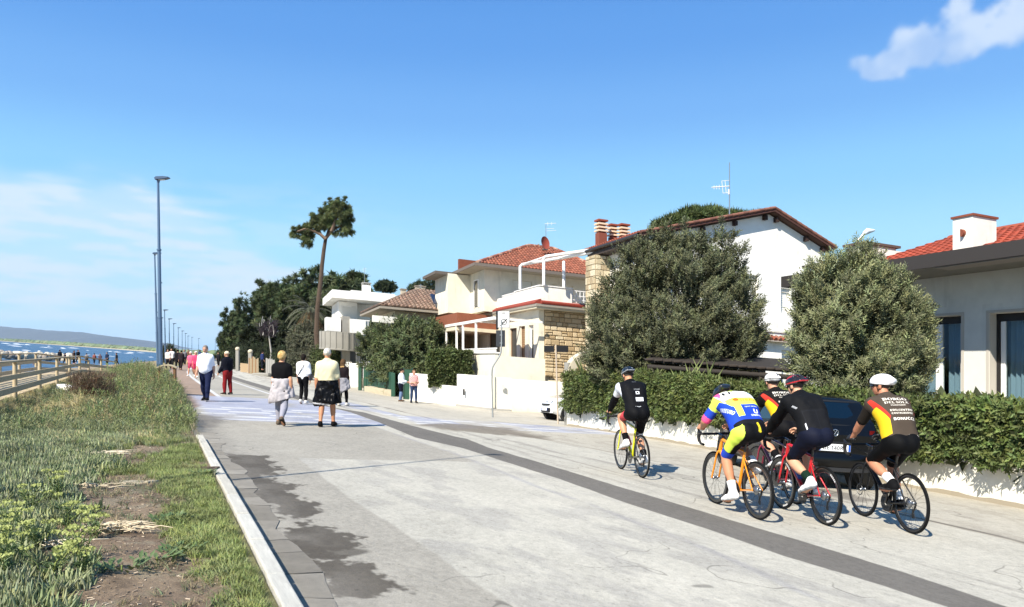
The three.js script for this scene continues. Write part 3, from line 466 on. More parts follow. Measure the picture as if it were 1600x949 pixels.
// 2. tall white house with a gable toward the camera
(() => {
const F = frame(4.87, 28), house = thing('gable_house', 'tall white house with a red verged gable behind the big bush', 'house');
const D = 4.6, tp = 6.14, hp = 8.89, te = 9.2, hl = 7.15, hr = 7.66, wl = 0.55, k1 = (hp - hl) / tp, k2 = (hp - hr) / (te - tp), s0 = 0.3, top = (t) => (t < tp ? hl + t * k1 : hp - (t - tp) * k2) - 0.16;
const gable = [[wl, -1.8], [te - 0.3, -1.8], [te - 0.3, top(te - 0.3)], [tp, top(tp)], [wl, top(wl)]];
const sh = new THREE.Shape(gable.map(([x, y]) => new THREE.Vector2(x, y)));
const wins = [[4.85, 5.6, 4.75, 6.15], [6.72, 7.2, 4.74, 5.77], [6.75, 7.5, 0.6, 3.2], [1.5, 2.6, 4.7, 6.1]];
for (const [a, b, c, d] of wins) { const h = new THREE.Path(); h.moveTo(a, c); h.lineTo(b, c); h.lineTo(b, d); h.lineTo(a, d); h.closePath(); sh.holes.push(h); }
part('wall', [F.bake(new THREE.ExtrudeGeometry(sh, { depth: 0.3, bevelEnabled: false }).translate(0, 0, -0.3 - s0)), F.box(wl, wl + 0.3, s0 + 0.3, D, -1.8, top(wl)), F.box(te - 0.6, te - 0.3, s0 + 0.3, D + 6, -1.8, top(te - 0.3)), F.box(wl + 0.3, te - 0.6, D - 0.3, D, -1.8, 6.9)], plaster('#f6f5f2'), house);
for (const [a, b, c, d] of wins) { const w = part('window', F.box(a, b, s0 + 0.16, s0 + 0.2, c, d), mat('#e4e2da', 0.6), house); part('shutter_box', F.box(a, b, s0 + 0.09, s0 + 0.16, d - 0.16, d), mat('#d8d5cc'), w); const sl = []; for (let y = c + 0.02; y < d - 0.2; y += 0.075) sl.push(F.box(a + 0.02, b - 0.02, s0 + 0.145, s0 + 0.16, y, y + 0.062)); stuffPart('shutter_slats', sl, mat('#edebe4', 0.6), w); }
const roof = part('roof', [F.poly([[0, 0, hl], [tp, 0, hp], [tp, D + 0.3, hp], [0, D + 0.3, hl]]), F.poly([[tp, 0, hp], [te, 0, hr], [te, D + 6.4, hr], [tp, D + 6.4, hp]]), F.poly([[0, 0, hl - 0.12], [tp, 0, hp - 0.12], [tp, D + 0.3, hp - 0.12], [0, D + 0.3, hl - 0.12]]), F.poly([[tp, 0, hp - 0.12], [te, 0, hr - 0.12], [te, D + 6.4, hr - 0.12], [tp, D + 6.4, hp - 0.12]]), F.poly([[0, 0, hl], [0, D + 0.3, hl], [0, D + 0.3, hl - 0.12], [0, 0, hl - 0.12]])], roofMat('#5b4137'), house);
const verge = (t0, h0, t1, h1) => F.bake((() => { const g = new THREE.BoxGeometry(Math.hypot(t1 - t0, h1 - h0), 0.1, 0.08); g.rotateZ(Math.atan2(h1 - h0, t1 - t0)); return g.translate((t0 + t1) / 2, (h0 + h1) / 2 - 0.05, 0.03); })());
part('verge', [verge(0, hl, tp, hp), verge(tp, hp, te, hr)], roofMat('#50302a'), roof);
for (let i = 0; i < 24; i++) { const t = i * 0.256, h = hl + t * k1 + 0.05; part('tile', rod(F.f(t, -0.05, h), F.f(t + 0.28, -0.05, h + 0.28 * k1), 0.075, 0.06, 7), i % 3 ? roofMat('#87594a') : roofMat('#70483c'), roof); }
for (let i = 0; i < 12; i++) { const t = tp + i * 0.256, h = hp - (t - tp) * k2 + 0.05; part('tile', rod(F.f(t, -0.05, h), F.f(t + 0.28, -0.05, h - 0.28 * k2), 0.06, 0.075, 7), i % 3 ? roofMat('#87594a') : roofMat('#70483c'), roof); }
for (const t of [1.4, 2.9, 4.4, 5.85, 6.4, 7.9, 8.75]) part('rafter', F.box(t - 0.06, t + 0.06, 0.09, s0 + 0.02, top(t) - 0.2, top(t) - 0.02), mat('#33211b'), roof);
const a = F.f(0, 0.05, hl + 0.03), e = F.f(0, D + 0.3, hl + 0.03).sub(a), W = e.length(); e.normalize(); const up = F.f(tp, 0.05, hp + 0.03).sub(a), L = up.length(); up.normalize();
stuffPart('tiles', tileField(a, e, up, W, L, 0.22, 0.4), tileMat('#96503c'), roof);
part('gutter', tube([F.f(-0.06, 0, hl - 0.04), F.f(-0.06, 2, hl - 0.04), F.f(-0.06, D + 0.2, hl - 0.04)], 0.07, 6, 12), mat('#2d2a29', 0.5), house);
part('soffit', F.box(0.02, wl, 0.05, D + 0.2, hl - 0.3, hl - 0.13), mat('#3a302b', 0.8), house);
part('ledge', F.box(5.0, te - 0.25, s0 - 0.28, s0, 3.5, 3.56), mat('#a79d90'), house);
for (let i = 0; i < 18; i++) part('tile', rod(F.f(5.1 + i * 0.225, s0 - 0.3, 3.58), F.f(5.1 + i * 0.225, s0, 3.72), 0.095, 0.08, 6), i % 2 ? M.terracotta : roofMat('#8a5a48'), house);
part('downpipe', F.tub([[te - 0.42, s0 - 0.07, 7.1], [te - 0.42, s0 - 0.07, 0]], 0.045), M.terracotta, house); part('cornice', F.box(wl - 0.01, te - 0.29, s0 - 0.05, s0, 3.9, 3.97), plaster('#e6e4de'), house);
for (const [t, s, hb, w] of [[0.3, 4, 7.1, 0.19], [1.02, 4.3, 7.3, 0.16], [1.38, 4.0, 7.4, 0.18]]) {
const tp2 = 8.38 - (t > 0.5 ? 0.05 : 0), c = part('chimney', F.box(t - w, t + w, s - w, s + w, hb, tp2 - 0.55), mat('#79402f', 0.85), house);
for (let k = 0; k < 4; k++) part('chimney_ring', F.box(t - w - 0.04, t + w + 0.04, s - w - 0.04, s + w + 0.04, tp2 - 0.5 + k * 0.15, tp2 - 0.43 + k * 0.15), mat(k === 3 ? '#8a4432' : '#d8bfa4', 0.85), c);
part('flue', F.box(t - w * 0.72, t + w * 0.72, s - w * 0.72, s + w * 0.72, tp2 - 0.55, tp2), mat('#5d2f25'), c);
}
// stone clad pier at the far street corner
const p0 = -0.1, p1 = wl + 0.06, q0 = 3.7, pier = part('pier', F.box(p0, p1 + 0.5, q0, 4.65, -1.2, hl - 0.32), mat('#8f7f66', 0.95), house);
const r = RNG(91), sm = ['#c8bb9f', '#b9a98a', '#d0c5ab', '#a8977a', '#b9ab8e'].map((h) => mat(h, 0.92, { bumpMap: rep(grainTex, 0.4), bumpScale: 0.012 }));
for (let h = 1.8; h < hl - 0.36;) {
const hh = Math.min(0.2 + r() * 0.14, hl - 0.34 - h); for (let t = p0; t < p1 - 0.05;) { const w = Math.min(p1 - t, 0.2 + r() * 0.26); if (w > 0.05) part('stone', F.bake(new RoundedBoxGeometry(w - 0.02, hh - 0.02, 0.08, 1, 0.02).translate(t + w / 2, h + hh / 2, -q0 + 0.02)), sm[Math.floor(r() * 5)], pier); t += w; }
for (let q = q0 + 0.02; q < 4.6;) { const w = Math.min(4.65 - q, 0.22 + r() * 0.26); if (w > 0.05) part('stone', F.bake(new RoundedBoxGeometry(0.08, hh - 0.02, w - 0.02, 1, 0.02).translate(p0 - 0.02, h + hh / 2, -(q + w / 2))), sm[Math.floor(r() * 5)], pier); q += w; } h += hh; }
})();

// 3. stone and cream house with a red edged terrace, tiled hip roof behind
(() => {
const F = frame(1.31, 36), house = thing('stone_house', 'two storey cream and stone house with red edged terrace and tiled roof', 'house');
const cream = plaster('#e4dfcf'), h0 = -1.2;
// lower storey: stone south face, cream street face with door openings
const doors = [[0.75, 1.45, 1.35, 4.0], [2.0, 2.75, 1.35, 4.0], [3.3, 4.5, 1.35, 3.95], [6.2, 8.4, 1.35, 3.9]];
const segs = []; let s = 0; for (const [a, b, c, d] of doors) { segs.push(F.box(0, 0.3, s, a, h0, 4.72), F.box(0, 0.3, a, b, d, 4.72), F.box(0, 0.3, a, b, h0, c)); s = b; } segs.push(F.box(0, 0.3, s, 13, h0, 4.72));
part('wall', [...segs, F.box(0.3, 7.5, 0, 0.3, h0, 4.72), F.box(7.2, 7.5, 0.3, 13, h0, 4.72), F.box(0.3, 7.2, 12.7, 13, h0, 4.72)], cream, house);
const back = part('stone_wall', F.box(0.28, 7.5, -0.06, 0, h0, 4.72), mat('#9c8b6e', 0.97, { bumpMap: rep(grainTex, 0.5), bumpScale: 0.01 }), house);
const r = RNG(8), sm = ['#cbb795', '#bfaa86', '#d4c4a4', '#ad9672', '#c3ae8b', '#b49e7a', '#cebb99'].map((h) => mat(h, 0.93, { bumpMap: rep(grainTex, 0.4), bumpScale: 0.015 }));
let h = 0.9; while (h < 4.7) { const hh = Math.min(4.715 - h, 0.15 + r() * 0.16); let t = 0.3; while (t < 4.4) { const w = 0.2 + r() * 0.34, split = hh > 0.24 && r() < 0.3; for (const [y, q] of split ? [[h, hh * 0.5], [h + hh * 0.5, hh * 0.5]] : [[h, hh]]) { const g = new RoundedBoxGeometry(w - 0.03, q - 0.03, 0.1, 2, 0.035), p = g.attributes.position, sx = (r() - 0.5) * 0.12, sy = (r() - 0.5) * 0.1; for (let i = 0; i < p.count; i++) p.setXY(i, p.getX(i) + sx * p.getY(i), p.getY(i) + sy * p.getX(i)); part('stone', F.bake(g.translate(t + w / 2, y + q / 2, 0.065 + r() * 0.015)), sm[Math.floor(r() * 7)], back); } t += w; } h += hh; }
doors.forEach(([a, b, c, d], i) => {
const dr = part('door', F.box(0.14, 0.19, a, b, c, d), i === 1 ? mat('#8f7150', 0.7) : i === 0 ? mat('#e8e6dc', 0.6) : mat('#3a3a38', 0.4), house);
part('frame', [F.box(0.1, 0.2, a, a + 0.07, c, d), F.box(0.1, 0.2, b - 0.07, b, c, d), F.box(0.1, 0.2, a + 0.07, b - 0.07, d - 0.07, d)], i === 0 ? M.whitePaint : mat('#7a5f43'), dr);
if (i === 0) part('pane', F.box(0.125, 0.138, a + 0.16, b - 0.16, c + 1.0, d - 0.2), M.darkGlass, dr); if (i === 1) { const sl = []; for (let y = c + 0.1; y < d - 0.1; y += 0.09) sl.push(F.box(0.115, 0.138, a + 0.09, b - 0.09, y, y + 0.06)); stuffPart('shutter_slats', sl, mat('#9c7c58'), dr); }
});
// terrace slab, its red tiled edge, parapet and railing
part('slab', F.box(-0.4, 7.6, -0.7, 13, 4.82, 4.94), mat('#8c857b', 0.9), house); part('soffit', F.box(-0.35, 7.5, -0.62, 12.9, 4.72, 4.82), plaster('#cdc4ae'), house);
part('tile_edge', [F.bake(prism([[-0.42, 0], [-0.42, 0.07], [-0.18, 0.24], [-0.1, 0.24], [-0.1, 0]], 13.5).translate(0, 4.942, -12.9)), F.box(-0.1, 7.6, -0.72, -0.42, 4.942, 5.06), F.bake(prism([[0.1, 0], [0.72, 0], [0.72, 0.06], [0.42, 0.24], [0.1, 0.24]], 7.7).rotateY(-Math.PI / 2).translate(7.55, 4.943, 0).translate(0, 0, 0))], mat('#8a3424', 0.85, { map: rep(blotchTex, 0.5) }), house);
const par = part('parapet', [F.box(-0.12, 1.55, -0.5, -0.34, 4.95, 5.83), F.box(-0.14, 0.02, -0.34, 3.2, 4.95, 5.83), F.box(-0.14, 0.02, 3.2, 5.6, 4.95, 5.45), F.box(-0.14, 0.02, 5.6, 6.6, 4.95, 5.7), F.box(1.55, 6.6, -0.5, -0.34, 4.95, 5.15)], M.white, house);
part('coping', [F.box(-0.17, 1.6, -0.54, -0.3, 5.83, 5.87), F.box(-0.18, 0.06, -0.3, 3.24, 5.83, 5.87)], M.whitePaint, par);
const rails = []; for (let k = 0; k <= 24; k++) rails.push(F.box(1.6 + k * 0.2, 1.63 + k * 0.2, -0.43, -0.4, 5.15, 5.78)); for (const y of [5.3, 5.5, 5.75]) rails.push(F.box(1.58, 6.5, -0.436, -0.394, y, y + 0.035));
part('railing', rails, M.whitePaint, house);
const rails2 = []; for (let k = 0; k < 16; k++) rails2.push(F.box(-0.08, -0.05, 3.25 + k * 0.15, 3.275 + k * 0.15, 5.45, 5.8)); rails2.push(F.box(-0.085, -0.045, 3.2, 5.6, 5.8, 5.84)); part('railing', rails2, M.whitePaint, house);
// upper storey
const us = 6.3, upper = [F.box(-0.9, -0.6, us, 13, 4.94, 7.3), F.box(-0.6, 7, us, us + 0.3, 4.94, 5.9), F.box(-0.6, 0.8, us, us + 0.3, 5.9, 6.9), F.box(2.0, 3.2, us, us + 0.3, 5.9, 6.9), F.box(4.6, 7, us, us + 0.3, 5.9, 6.9), F.box(-0.6, 7, us, us + 0.3, 6.9, 7.3), F.box(6.7, 7, us + 0.3, 13, 4.94, 7.3)];
part('upper_wall', upper, cream, house);
for (const [a, b] of [[0.8, 2.0], [3.2, 4.6]]) { const w = part('window', F.box(a, b, us + 0.16, us + 0.2, 5.9, 6.9), mat('#d9d4c4', 0.6), house); const sl = []; for (let y = 5.92; y < 6.88; y += 0.08) sl.push(F.box(a + 0.02, b - 0.02, us + 0.14, us + 0.158, y, y + 0.06)); stuffPart('shutter_slats', sl, mat('#e5e1d4', 0.6), w); }
const ww = part('window', F.box(-0.94, -0.9, 7.4, 8.2, 5.3, 6.8), M.darkGlass, house); part('frame', [F.box(-0.97, -0.9, 7.33, 7.4, 5.25, 6.86), F.box(-0.97, -0.9, 8.2, 8.27, 5.25, 6.86), F.box(-0.97, -0.9, 7.4, 8.2, 6.8, 6.86)], M.whitePaint, ww);
// street bay: brighter cream box with a terracotta balcony front
part('bay_wall', [F.box(-2.3, -0.9, 9.2, 9.45, 4.9, 7.25), F.box(-2.3, -2.05, 9.45, 12.6, 4.9, 7.25)], cream, house);
part('balcony_front', [F.box(-2.4, -2.2, 6.6, 13.2, 3.95, 4.75), F.box(-2.2, -0.05, 6.6, 6.75, 3.95, 4.75)], mat('#8a5036', 0.85, { map: rep(blotchTex, 0.6) }), house); part('balcony_slab', F.box(-2.45, -0.001, 6.55, 13.2, 3.75, 3.95), plaster('#d8cfb8'), house);
// roof slabs, tile slopes
part('eaves', [F.box(-1.75, 7.6, 5.2, 13.6, 7.3, 7.42)], mat('#a59c8c', 0.9), house); part('eaves_edge', [F.box(-1.8, 7.6, 5.14, 5.2, 7.3, 7.47), F.box(-1.81, -1.75, 5.2, 13.6, 7.3, 7.47)], mat('#6b625a', 0.8), house);
part('canopy', [F.box(-3.0, -1.82, 9.3, 12.9, 7.18, 7.3)], mat('#8f877c', 0.9), house); part('canopy_edge', [F.box(-3.05, -1.83, 9.24, 9.3, 7.16, 7.34), F.box(-3.06, -3.0, 9.3, 12.9, 7.16, 7.34)], mat('#5d554e'), house);
const ap = 9.5, hip = [[-1.6, 5.3], [7.5, 5.3], [7.5, 13.5], [-1.6, 13.5]], R0 = [2.9, 9.4, ap], R1 = [4.6, 9.4, ap];
const q = ([t, s2]) => [t, s2, 7.45];
const roof = part('roof', [F.poly([q(hip[0]), q(hip[1]), R1, R0]), F.poly([q(hip[1]), q(hip[2]), R1]), F.poly([q(hip[2]), q(hip[3]), R0, R1]), F.poly([q(hip[3]), q(hip[0]), R0])], roofMat('#663a2c'), house);
{ const a = F.f(-1.6, 5.3, 7.47), e = F.f(7.5, 5.3, 7.47).sub(a), W = e.length(); e.normalize(); const up = F.f(-1.6, 9.4, ap + 0.02).sub(a), L = up.length(); up.normalize(); stuffPart('tiles', tileField(a, e, up, W, L, 0.21, 0.36, (x, y) => x > y / L * 4.5 && x < W - y / L * 2.9), tileMat('#87503c'), roof);
const a2 = F.f(-1.6, 13.5, 7.47), e2 = F.f(-1.6, 5.3, 7.47).sub(a2), W2 = e2.length(); e2.normalize(); const up2 = F.f(2.9, 13.5, ap + 0.02).sub(a2), L2 = up2.length(); up2.normalize(); stuffPart('tiles', tileField(a2, e2, up2, W2, L2, 0.21, 0.36, (x, y) => x > y / L2 * 4.1 && x < W2 - y / L2 * 4.1), tileMat('#87503c'), roof);
const rg = (p0, p1) => { for (let i = 0; i < 16; i++) { const v0 = F.f(...p0).lerp(F.f(...p1), i / 16), v1 = F.f(...p0).lerp(F.f(...p1), (i + 1.1) / 16); part('ridge_tile', rod(v0.add(V(0, 0.05, 0)), v1.add(V(0, 0.05, 0)), 0.12, 0.1, 7), mat(i % 3 ? '#8a513e' : '#a9836f', 0.9), roof); } };
rg(q(hip[0]), R0); rg(R0, R1); rg(q(hip[1]), R1); }
part('roof_wall', F.box(-1.5, 0.6, 9.6, 9.9, 7.4, 8.25), mat('#7d4632', 0.9, { map: rep(blotchTex, 0.4) }), house);
const vent = part('vent_stack', F.box(-0.55, -0.25, 6.4, 6.7, 7.55, 7.85), mat('#a5a09a'), house); part('vent_cap', [F.box(-0.7, -0.1, 6.25, 6.85, 7.95, 8.0), F.box(-0.5, -0.3, 6.45, 6.65, 7.85, 7.95)], M.dark, vent);
// raised terrace before the house, its wall and white frame
part('terrace_wall', [F.box(-2.5, -2.32, -0.8, 13, h0, 2.4), F.box(-2.32, 0.02, -0.8, -0.62, h0, 2.3)], plaster('#e6e1d2'), house); part('terrace_floor', F.box(-2.32, -0.001, -0.62, 13, 1.2, 1.34), M.terracotta, house);
part('coping', F.box(-2.56, -2.26, -0.85, 13, 2.4, 2.46), M.whitePaint, house);
{ const rl = []; for (let k = 0; k < 40; k++) rl.push(F.box(-2.43, -2.4, -0.7 + k * 0.14, -0.68 + k * 0.14, 2.46, 2.62)); rl.push(F.box(-2.45, -2.38, -0.78, 5, 2.62, 2.67)); part('railing', rl, M.whitePaint, house); }
const pg = new THREE.Group(); pg.name = 'pergola'; house.add(pg);
for (const s2 of [9.15, 6.7, 5.3, 2.73]) part('post', F.box(-2.46, -2.36, s2 - 0.05, s2 + 0.05, 2.46, 4.0), M.whitePaint, pg);
part('beam', [F.box(-2.48, -2.34, -0.6, 9.25, 4.0, 4.14)], M.whitePaint, pg); for (const s2 of [9.15, 6.7, 2.73, -0.5]) part('rafter', F.box(-2.34, -0.01, s2 - 0.04, s2 + 0.04, 4.02, 4.12), M.whitePaint, pg);
part('blind', gridSheet(range(-0.5, 2.7, 20), [0, 1], (a, b) => F.f(lerp(-2.2, -0.9, b), a, 4.16 + 0.03 * Math.sin(a * 9) - b * 0.04)), mat('#e9e5d8', 0.9), pg);
part('step', [F.box(0.1, 0.9, -0.62, -0.06, -0.9, 1.3)], plaster('#e4ddc4'), house);
})();
// white pipe arches over the terrace
{
const aw = thing('pipe_pergola', 'white bent pipe frame arching over the stone house terrace', 'pergola', at(850, 440, 36));
const rel = (px, py, Z) => at(px, py, Z).sub(aw.position);
for (const [a, b, c, d] of [[[812.7, 452, 38.5], [812.7, 417, 38.5], [816, 413.5, 38.4], [930, 394, 32]], [[849.7, 446, 35.4], [849.7, 405, 35.4], [853, 401, 35.3], [952, 387, 31.2]], [[881, 449, 35.6], [881, 424, 35.6], [881, 412, 35.6], [881, 410, 35.6]]]) { const P = [a, b, c, d].map((q) => rel(...q)); part('pipe', merge(P.slice(1).flatMap((q, i) => [rod(P[i], q, 0.075, 0.075, 8), new THREE.SphereGeometry(0.075, 8, 6).translate(q.x, q.y, q.z)])), M.whitePaint, aw); }
part('cross_bar', rod(rel(816, 413.5, 38.4), rel(853, 401, 35.3), 0.04), M.whitePaint, aw); part('cross_bar', rod(rel(893, 400.3, 34.2), rel(910, 393.8, 33.2), 0.04), M.whitePaint, aw);
}
// 4. tiled bungalow beyond
(() => {
const F = frame(-7.4, 46.5), house = thing('tiled_bungalow', 'cream bungalow with brown tiled hip roof behind the round bush', 'house');
part('wall', [F.box(0, 9, 0, 0.3, -1, 5.0), F.box(0, 0.3, 0.3, 8, -1, 5.0), F.box(8.7, 9, 0.3, 8, -1, 5), F.box(0.3, 8.7, 7.7, 8, -1, 5)], plaster('#cfc7ae'), house);
const w = part('window', F.box(1.0, 2.2, -0.03, -0.005, 3.0, 4.3), M.darkGlass, house); part('frame', [F.box(0.9, 1.0, -0.06, 0, 2.9, 4.4), F.box(2.2, 2.3, -0.06, 0, 2.9, 4.4), F.box(1.0, 2.2, -0.06, 0, 4.3, 4.4)], M.whitePaint, w);
part('eaves', F.box(-1.1, 9.5, -1.0, 8.8, 5.0, 5.14), mat('#8c8478'), house);
const E = 5.18, T = 6.9, roof = part('roof', [F.poly([[-1.1, -1, E], [9.5, -1, E], [6.2, 3.9, T], [2.2, 3.9, T]]), F.poly([[-1.1, 8.8, E], [-1.1, -1, E], [2.2, 3.9, T]]), F.poly([[9.5, -1, E], [9.5, 8.8, E], [6.2, 3.9, T]]), F.poly([[9.5, 8.8, E], [-1.1, 8.8, E], [2.2, 3.9, T], [6.2, 3.9, T]])], roofMat('#77604f'), house);
const a = F.f(-1.1, -1, E + 0.02), e = F.f(9.5, -1, E + 0.02).sub(a), W = e.length(); e.normalize(); const up = F.f(-1.1, 3.9, T + 0.02).sub(a), L = up.length(); up.normalize();
stuffPart('tiles', tileField(a, e, up, W, L, 0.26, 0.42, (x, y) => x > y / L * 3.3 && x < W - y / L * 3.3), tileMat('#80695a'), roof);
const a2 = F.f(-1.1, 8.8, E + 0.02), e2 = F.f(-1.1, -1, E + 0.02).sub(a2), W2 = e2.length(); e2.normalize(); const u2 = F.f(2.2, 8.8, T + 0.02).sub(a2), L2 = u2.length(); u2.normalize(); stuffPart('tiles', tileField(a2, e2, u2, W2, L2, 0.26, 0.42, (x, y) => x > y / L2 * 4.9 && x < W2 - y / L2 * 4.9), tileMat('#6f5c4f'), roof);
const sp = part('solar_panel', F.bake(new THREE.BoxGeometry(1.1, 0.05, 1.3).rotateX(0.55).translate(2.9, 5.95, 0.25)), mat('#1b2540', 0.25), house); part('panel_frame', F.bake(new THREE.BoxGeometry(1.16, 0.03, 1.36).rotateX(0.55).translate(2.9, 5.92, 0.25)), M.steel, sp);
part('white_ledge', F.box(-1.6, 0, -1.4, -1.2, 4.1, 4.5), M.white, house);
})();
// 5. white modern villa
(() => {
const Z0 = 58, F = frame((529 - CX) / FPX * Z0, Z0), house = thing('white_villa', 'white modern villa with flat roof slabs, balconies and concrete stair drum', 'house');
const px = (p) => { const r = (p - CX) / FPX; return (r * Z0 - (529 - CX) / FPX * Z0) / (SR[0] - r * SR[1]); }, hh = (y, p = 545) => EYE + (hor(p) - y) * (Z0 + px(p) * SR[1]) / FPX, wv = plaster('#f0f0ee');
part('wall', [F.box(0, px(558), 0, 6, -1.5, hh(472)), F.box(px(558), px(640), 1.0, 6, -1.5, hh(472))], wv, house);
part('roof_slab', [F.box(px(515), px(543), -2.2, 7, hh(471), hh(459)), F.box(px(543), px(608), -2.6, 8, hh(471.5), hh(458))], wv, house);
const b1 = part('balcony', [F.box(px(507), px(529), -1.8, 0, hh(521), hh(500.5)), F.box(px(542), px(566), -2.0, 0.2, hh(523), hh(500.5))], wv, house); const rl = []; for (let k = 0; k < 9; k++) rl.push(F.box(px(566) + k * 0.17, px(566) + k * 0.17 + 0.04, -1.95, -1.9, hh(522), hh(500.5))); rl.push(F.box(px(566), px(578), -1.96, -1.89, hh(502), hh(500.5))); part('railing', rl, M.whitePaint, b1);
part('pier', F.box(px(531), px(542.5), -1.9, 0.3, -1.5, hh(497)), M.concrete, house);
const drum = part('stair_drum', F.bake(new THREE.CylinderGeometry(1.5, 1.5, hh(523) - hh(547), 24, 1, true).translate(px(526), (hh(523) + hh(547)) / 2, 2.4)), M.concrete, house); part('drum_floor', F.bake(new THREE.CylinderGeometry(1.52, 1.52, 0.15, 20).translate(px(526), hh(548), 2.4)), M.concrete, drum);
for (let k = 0; k < 9; k++) part('rib', F.bake(new THREE.BoxGeometry(0.08, hh(523) - hh(547), 0.06).translate(0, 0, 1.51).rotateY(-1.2 + k * 0.3).translate(px(526), (hh(523) + hh(547)) / 2, 2.4)), M.concrete, drum);
part('window', [F.box(0.3, 1.4, -0.03, -0.004, hh(497), hh(480)), F.box(px(549), px(556), -0.02, -0.002, hh(497), hh(478))], mat('#d3d2cc', 0.5), house);
part('shade_panel', F.box(px(543), px(575), -0.4, -0.35, -0.6, hh(526)), mat('#6c6c6a'), house);  // panel coloured grey for the shade below the balcony
const c = part('chimney', F.box(px(570), px(582), 1, 1.9, hh(462), hh(441)), wv, house); const cr = []; for (let k = 0; k < 5; k++) cr.push(F.box(px(569.5) + k * 0.135, px(569.5) + k * 0.135 + 0.07, 0.98, 1.92, hh(441), hh(438))); part('chimney_cap', [...cr, F.box(px(569), px(583), 0.95, 1.95, hh(438), hh(436.5))], M.concrete, c);
const stairs = []; for (let k = 0; k < 8; k++) stairs.push(F.box(px(560) + k * 0.12, px(562) + k * 0.12, -2.4, -0.8, -0.4, 0.1 + k * 0.25)); part('steps', stairs, M.white, house);
const gr = []; for (let k = 0; k < 12; k++) gr.push(F.box(px(549) + k * 0.13, px(549) + k * 0.13 + 0.035, -3.0, -2.96, -0.1, hh(538))); for (const y of [hh(540), hh(552), hh(566)]) gr.push(F.box(px(548), px(575), -3.01, -2.95, y, y + 0.05)); part('balustrade', gr, M.whitePaint, house);
})();
// 6. pale block behind
(() => {
const F = frame(-14.5, 78), house = thing('pale_block', 'pale flat roofed block with two chimneys behind the tiled bungalow', 'house');
part('wall', F.box(0, 9, 0, 7, -2, 8.6), plaster('#dedbd3'), house); part('roof_slab', F.box(-0.4, 9.4, -0.5, 7.3, 8.6, 9.0), M.white, house);
for (const t of [2.9, 4.5, 5.3]) { const c = part('chimney', F.box(t, t + (t > 4 && t < 5 ? 1 : 0.5), 0.5, 1.3, 9, t > 4 && t < 5 ? 10.3 : 9.8), mat('#a79a86'), house); part('chimney_cap', F.box(t - 0.08, t + (t > 4 && t < 5 ? 1.08 : 0.58), 0.42, 1.38, t > 4 && t < 5 ? 10.3 : 9.8, t > 4 && t < 5 ? 10.42 : 9.92), mat('#7d7264'), c); }
for (let k = 0; k < 3; k++) { const w = part('window', F.box(1 + k * 2.6, 2.2 + k * 2.6, -0.03, -0.003, 6.4, 7.7), M.darkGlass, house); part('frame', [F.box(0.9 + k * 2.6, 1 + k * 2.6, -0.05, 0, 6.3, 7.8), F.box(2.2 + k * 2.6, 2.3 + k * 2.6, -0.05, 0, 6.3, 7.8)], M.whitePaint, w); }
})();

// ---------- trees, bushes and hedges ----------
const leafMat = (rough = 0.75) => new THREE.MeshPhysicalMaterial({ color: 0xffffff, roughness: rough, side: THREE.DoubleSide, transmission: 0.25, thickness: 0, specularIntensity: 0.35 });
const barkMat = mat('#5d4f42', 0.95, { map: rep(woodTex, 0.5, 1.5), bumpMap: rep(grainTex, 0.3), bumpScale: 0.02 });
function sprigGeo(n, len, leafL, leafW, seed, spread = 1) {
const r = RNG(seed), L = [];
for (let i = 0; i < n; i++) { const t = i / n, a = i * 2.4 + r(), b = V(0, len * t, 0), el = (0.9 - t * 0.75) * spread, d = V(Math.cos(a) * Math.sin(el + 0.25), Math.cos(el + 0.25), Math.sin(a) * Math.sin(el + 0.25)).normalize(); L.push([b, d, leafL * (0.75 + r() * 0.5), leafW * (0.8 + r() * 0.4), V(0, 1, 0.01)]); }
return leafGeo(L);
}
const rnDir = (r) => { const z = r() * 2 - 1, a = r() * 6.283, q = Math.sqrt(1 - z * z); return V(q * Math.cos(a), z, q * Math.sin(a)); };
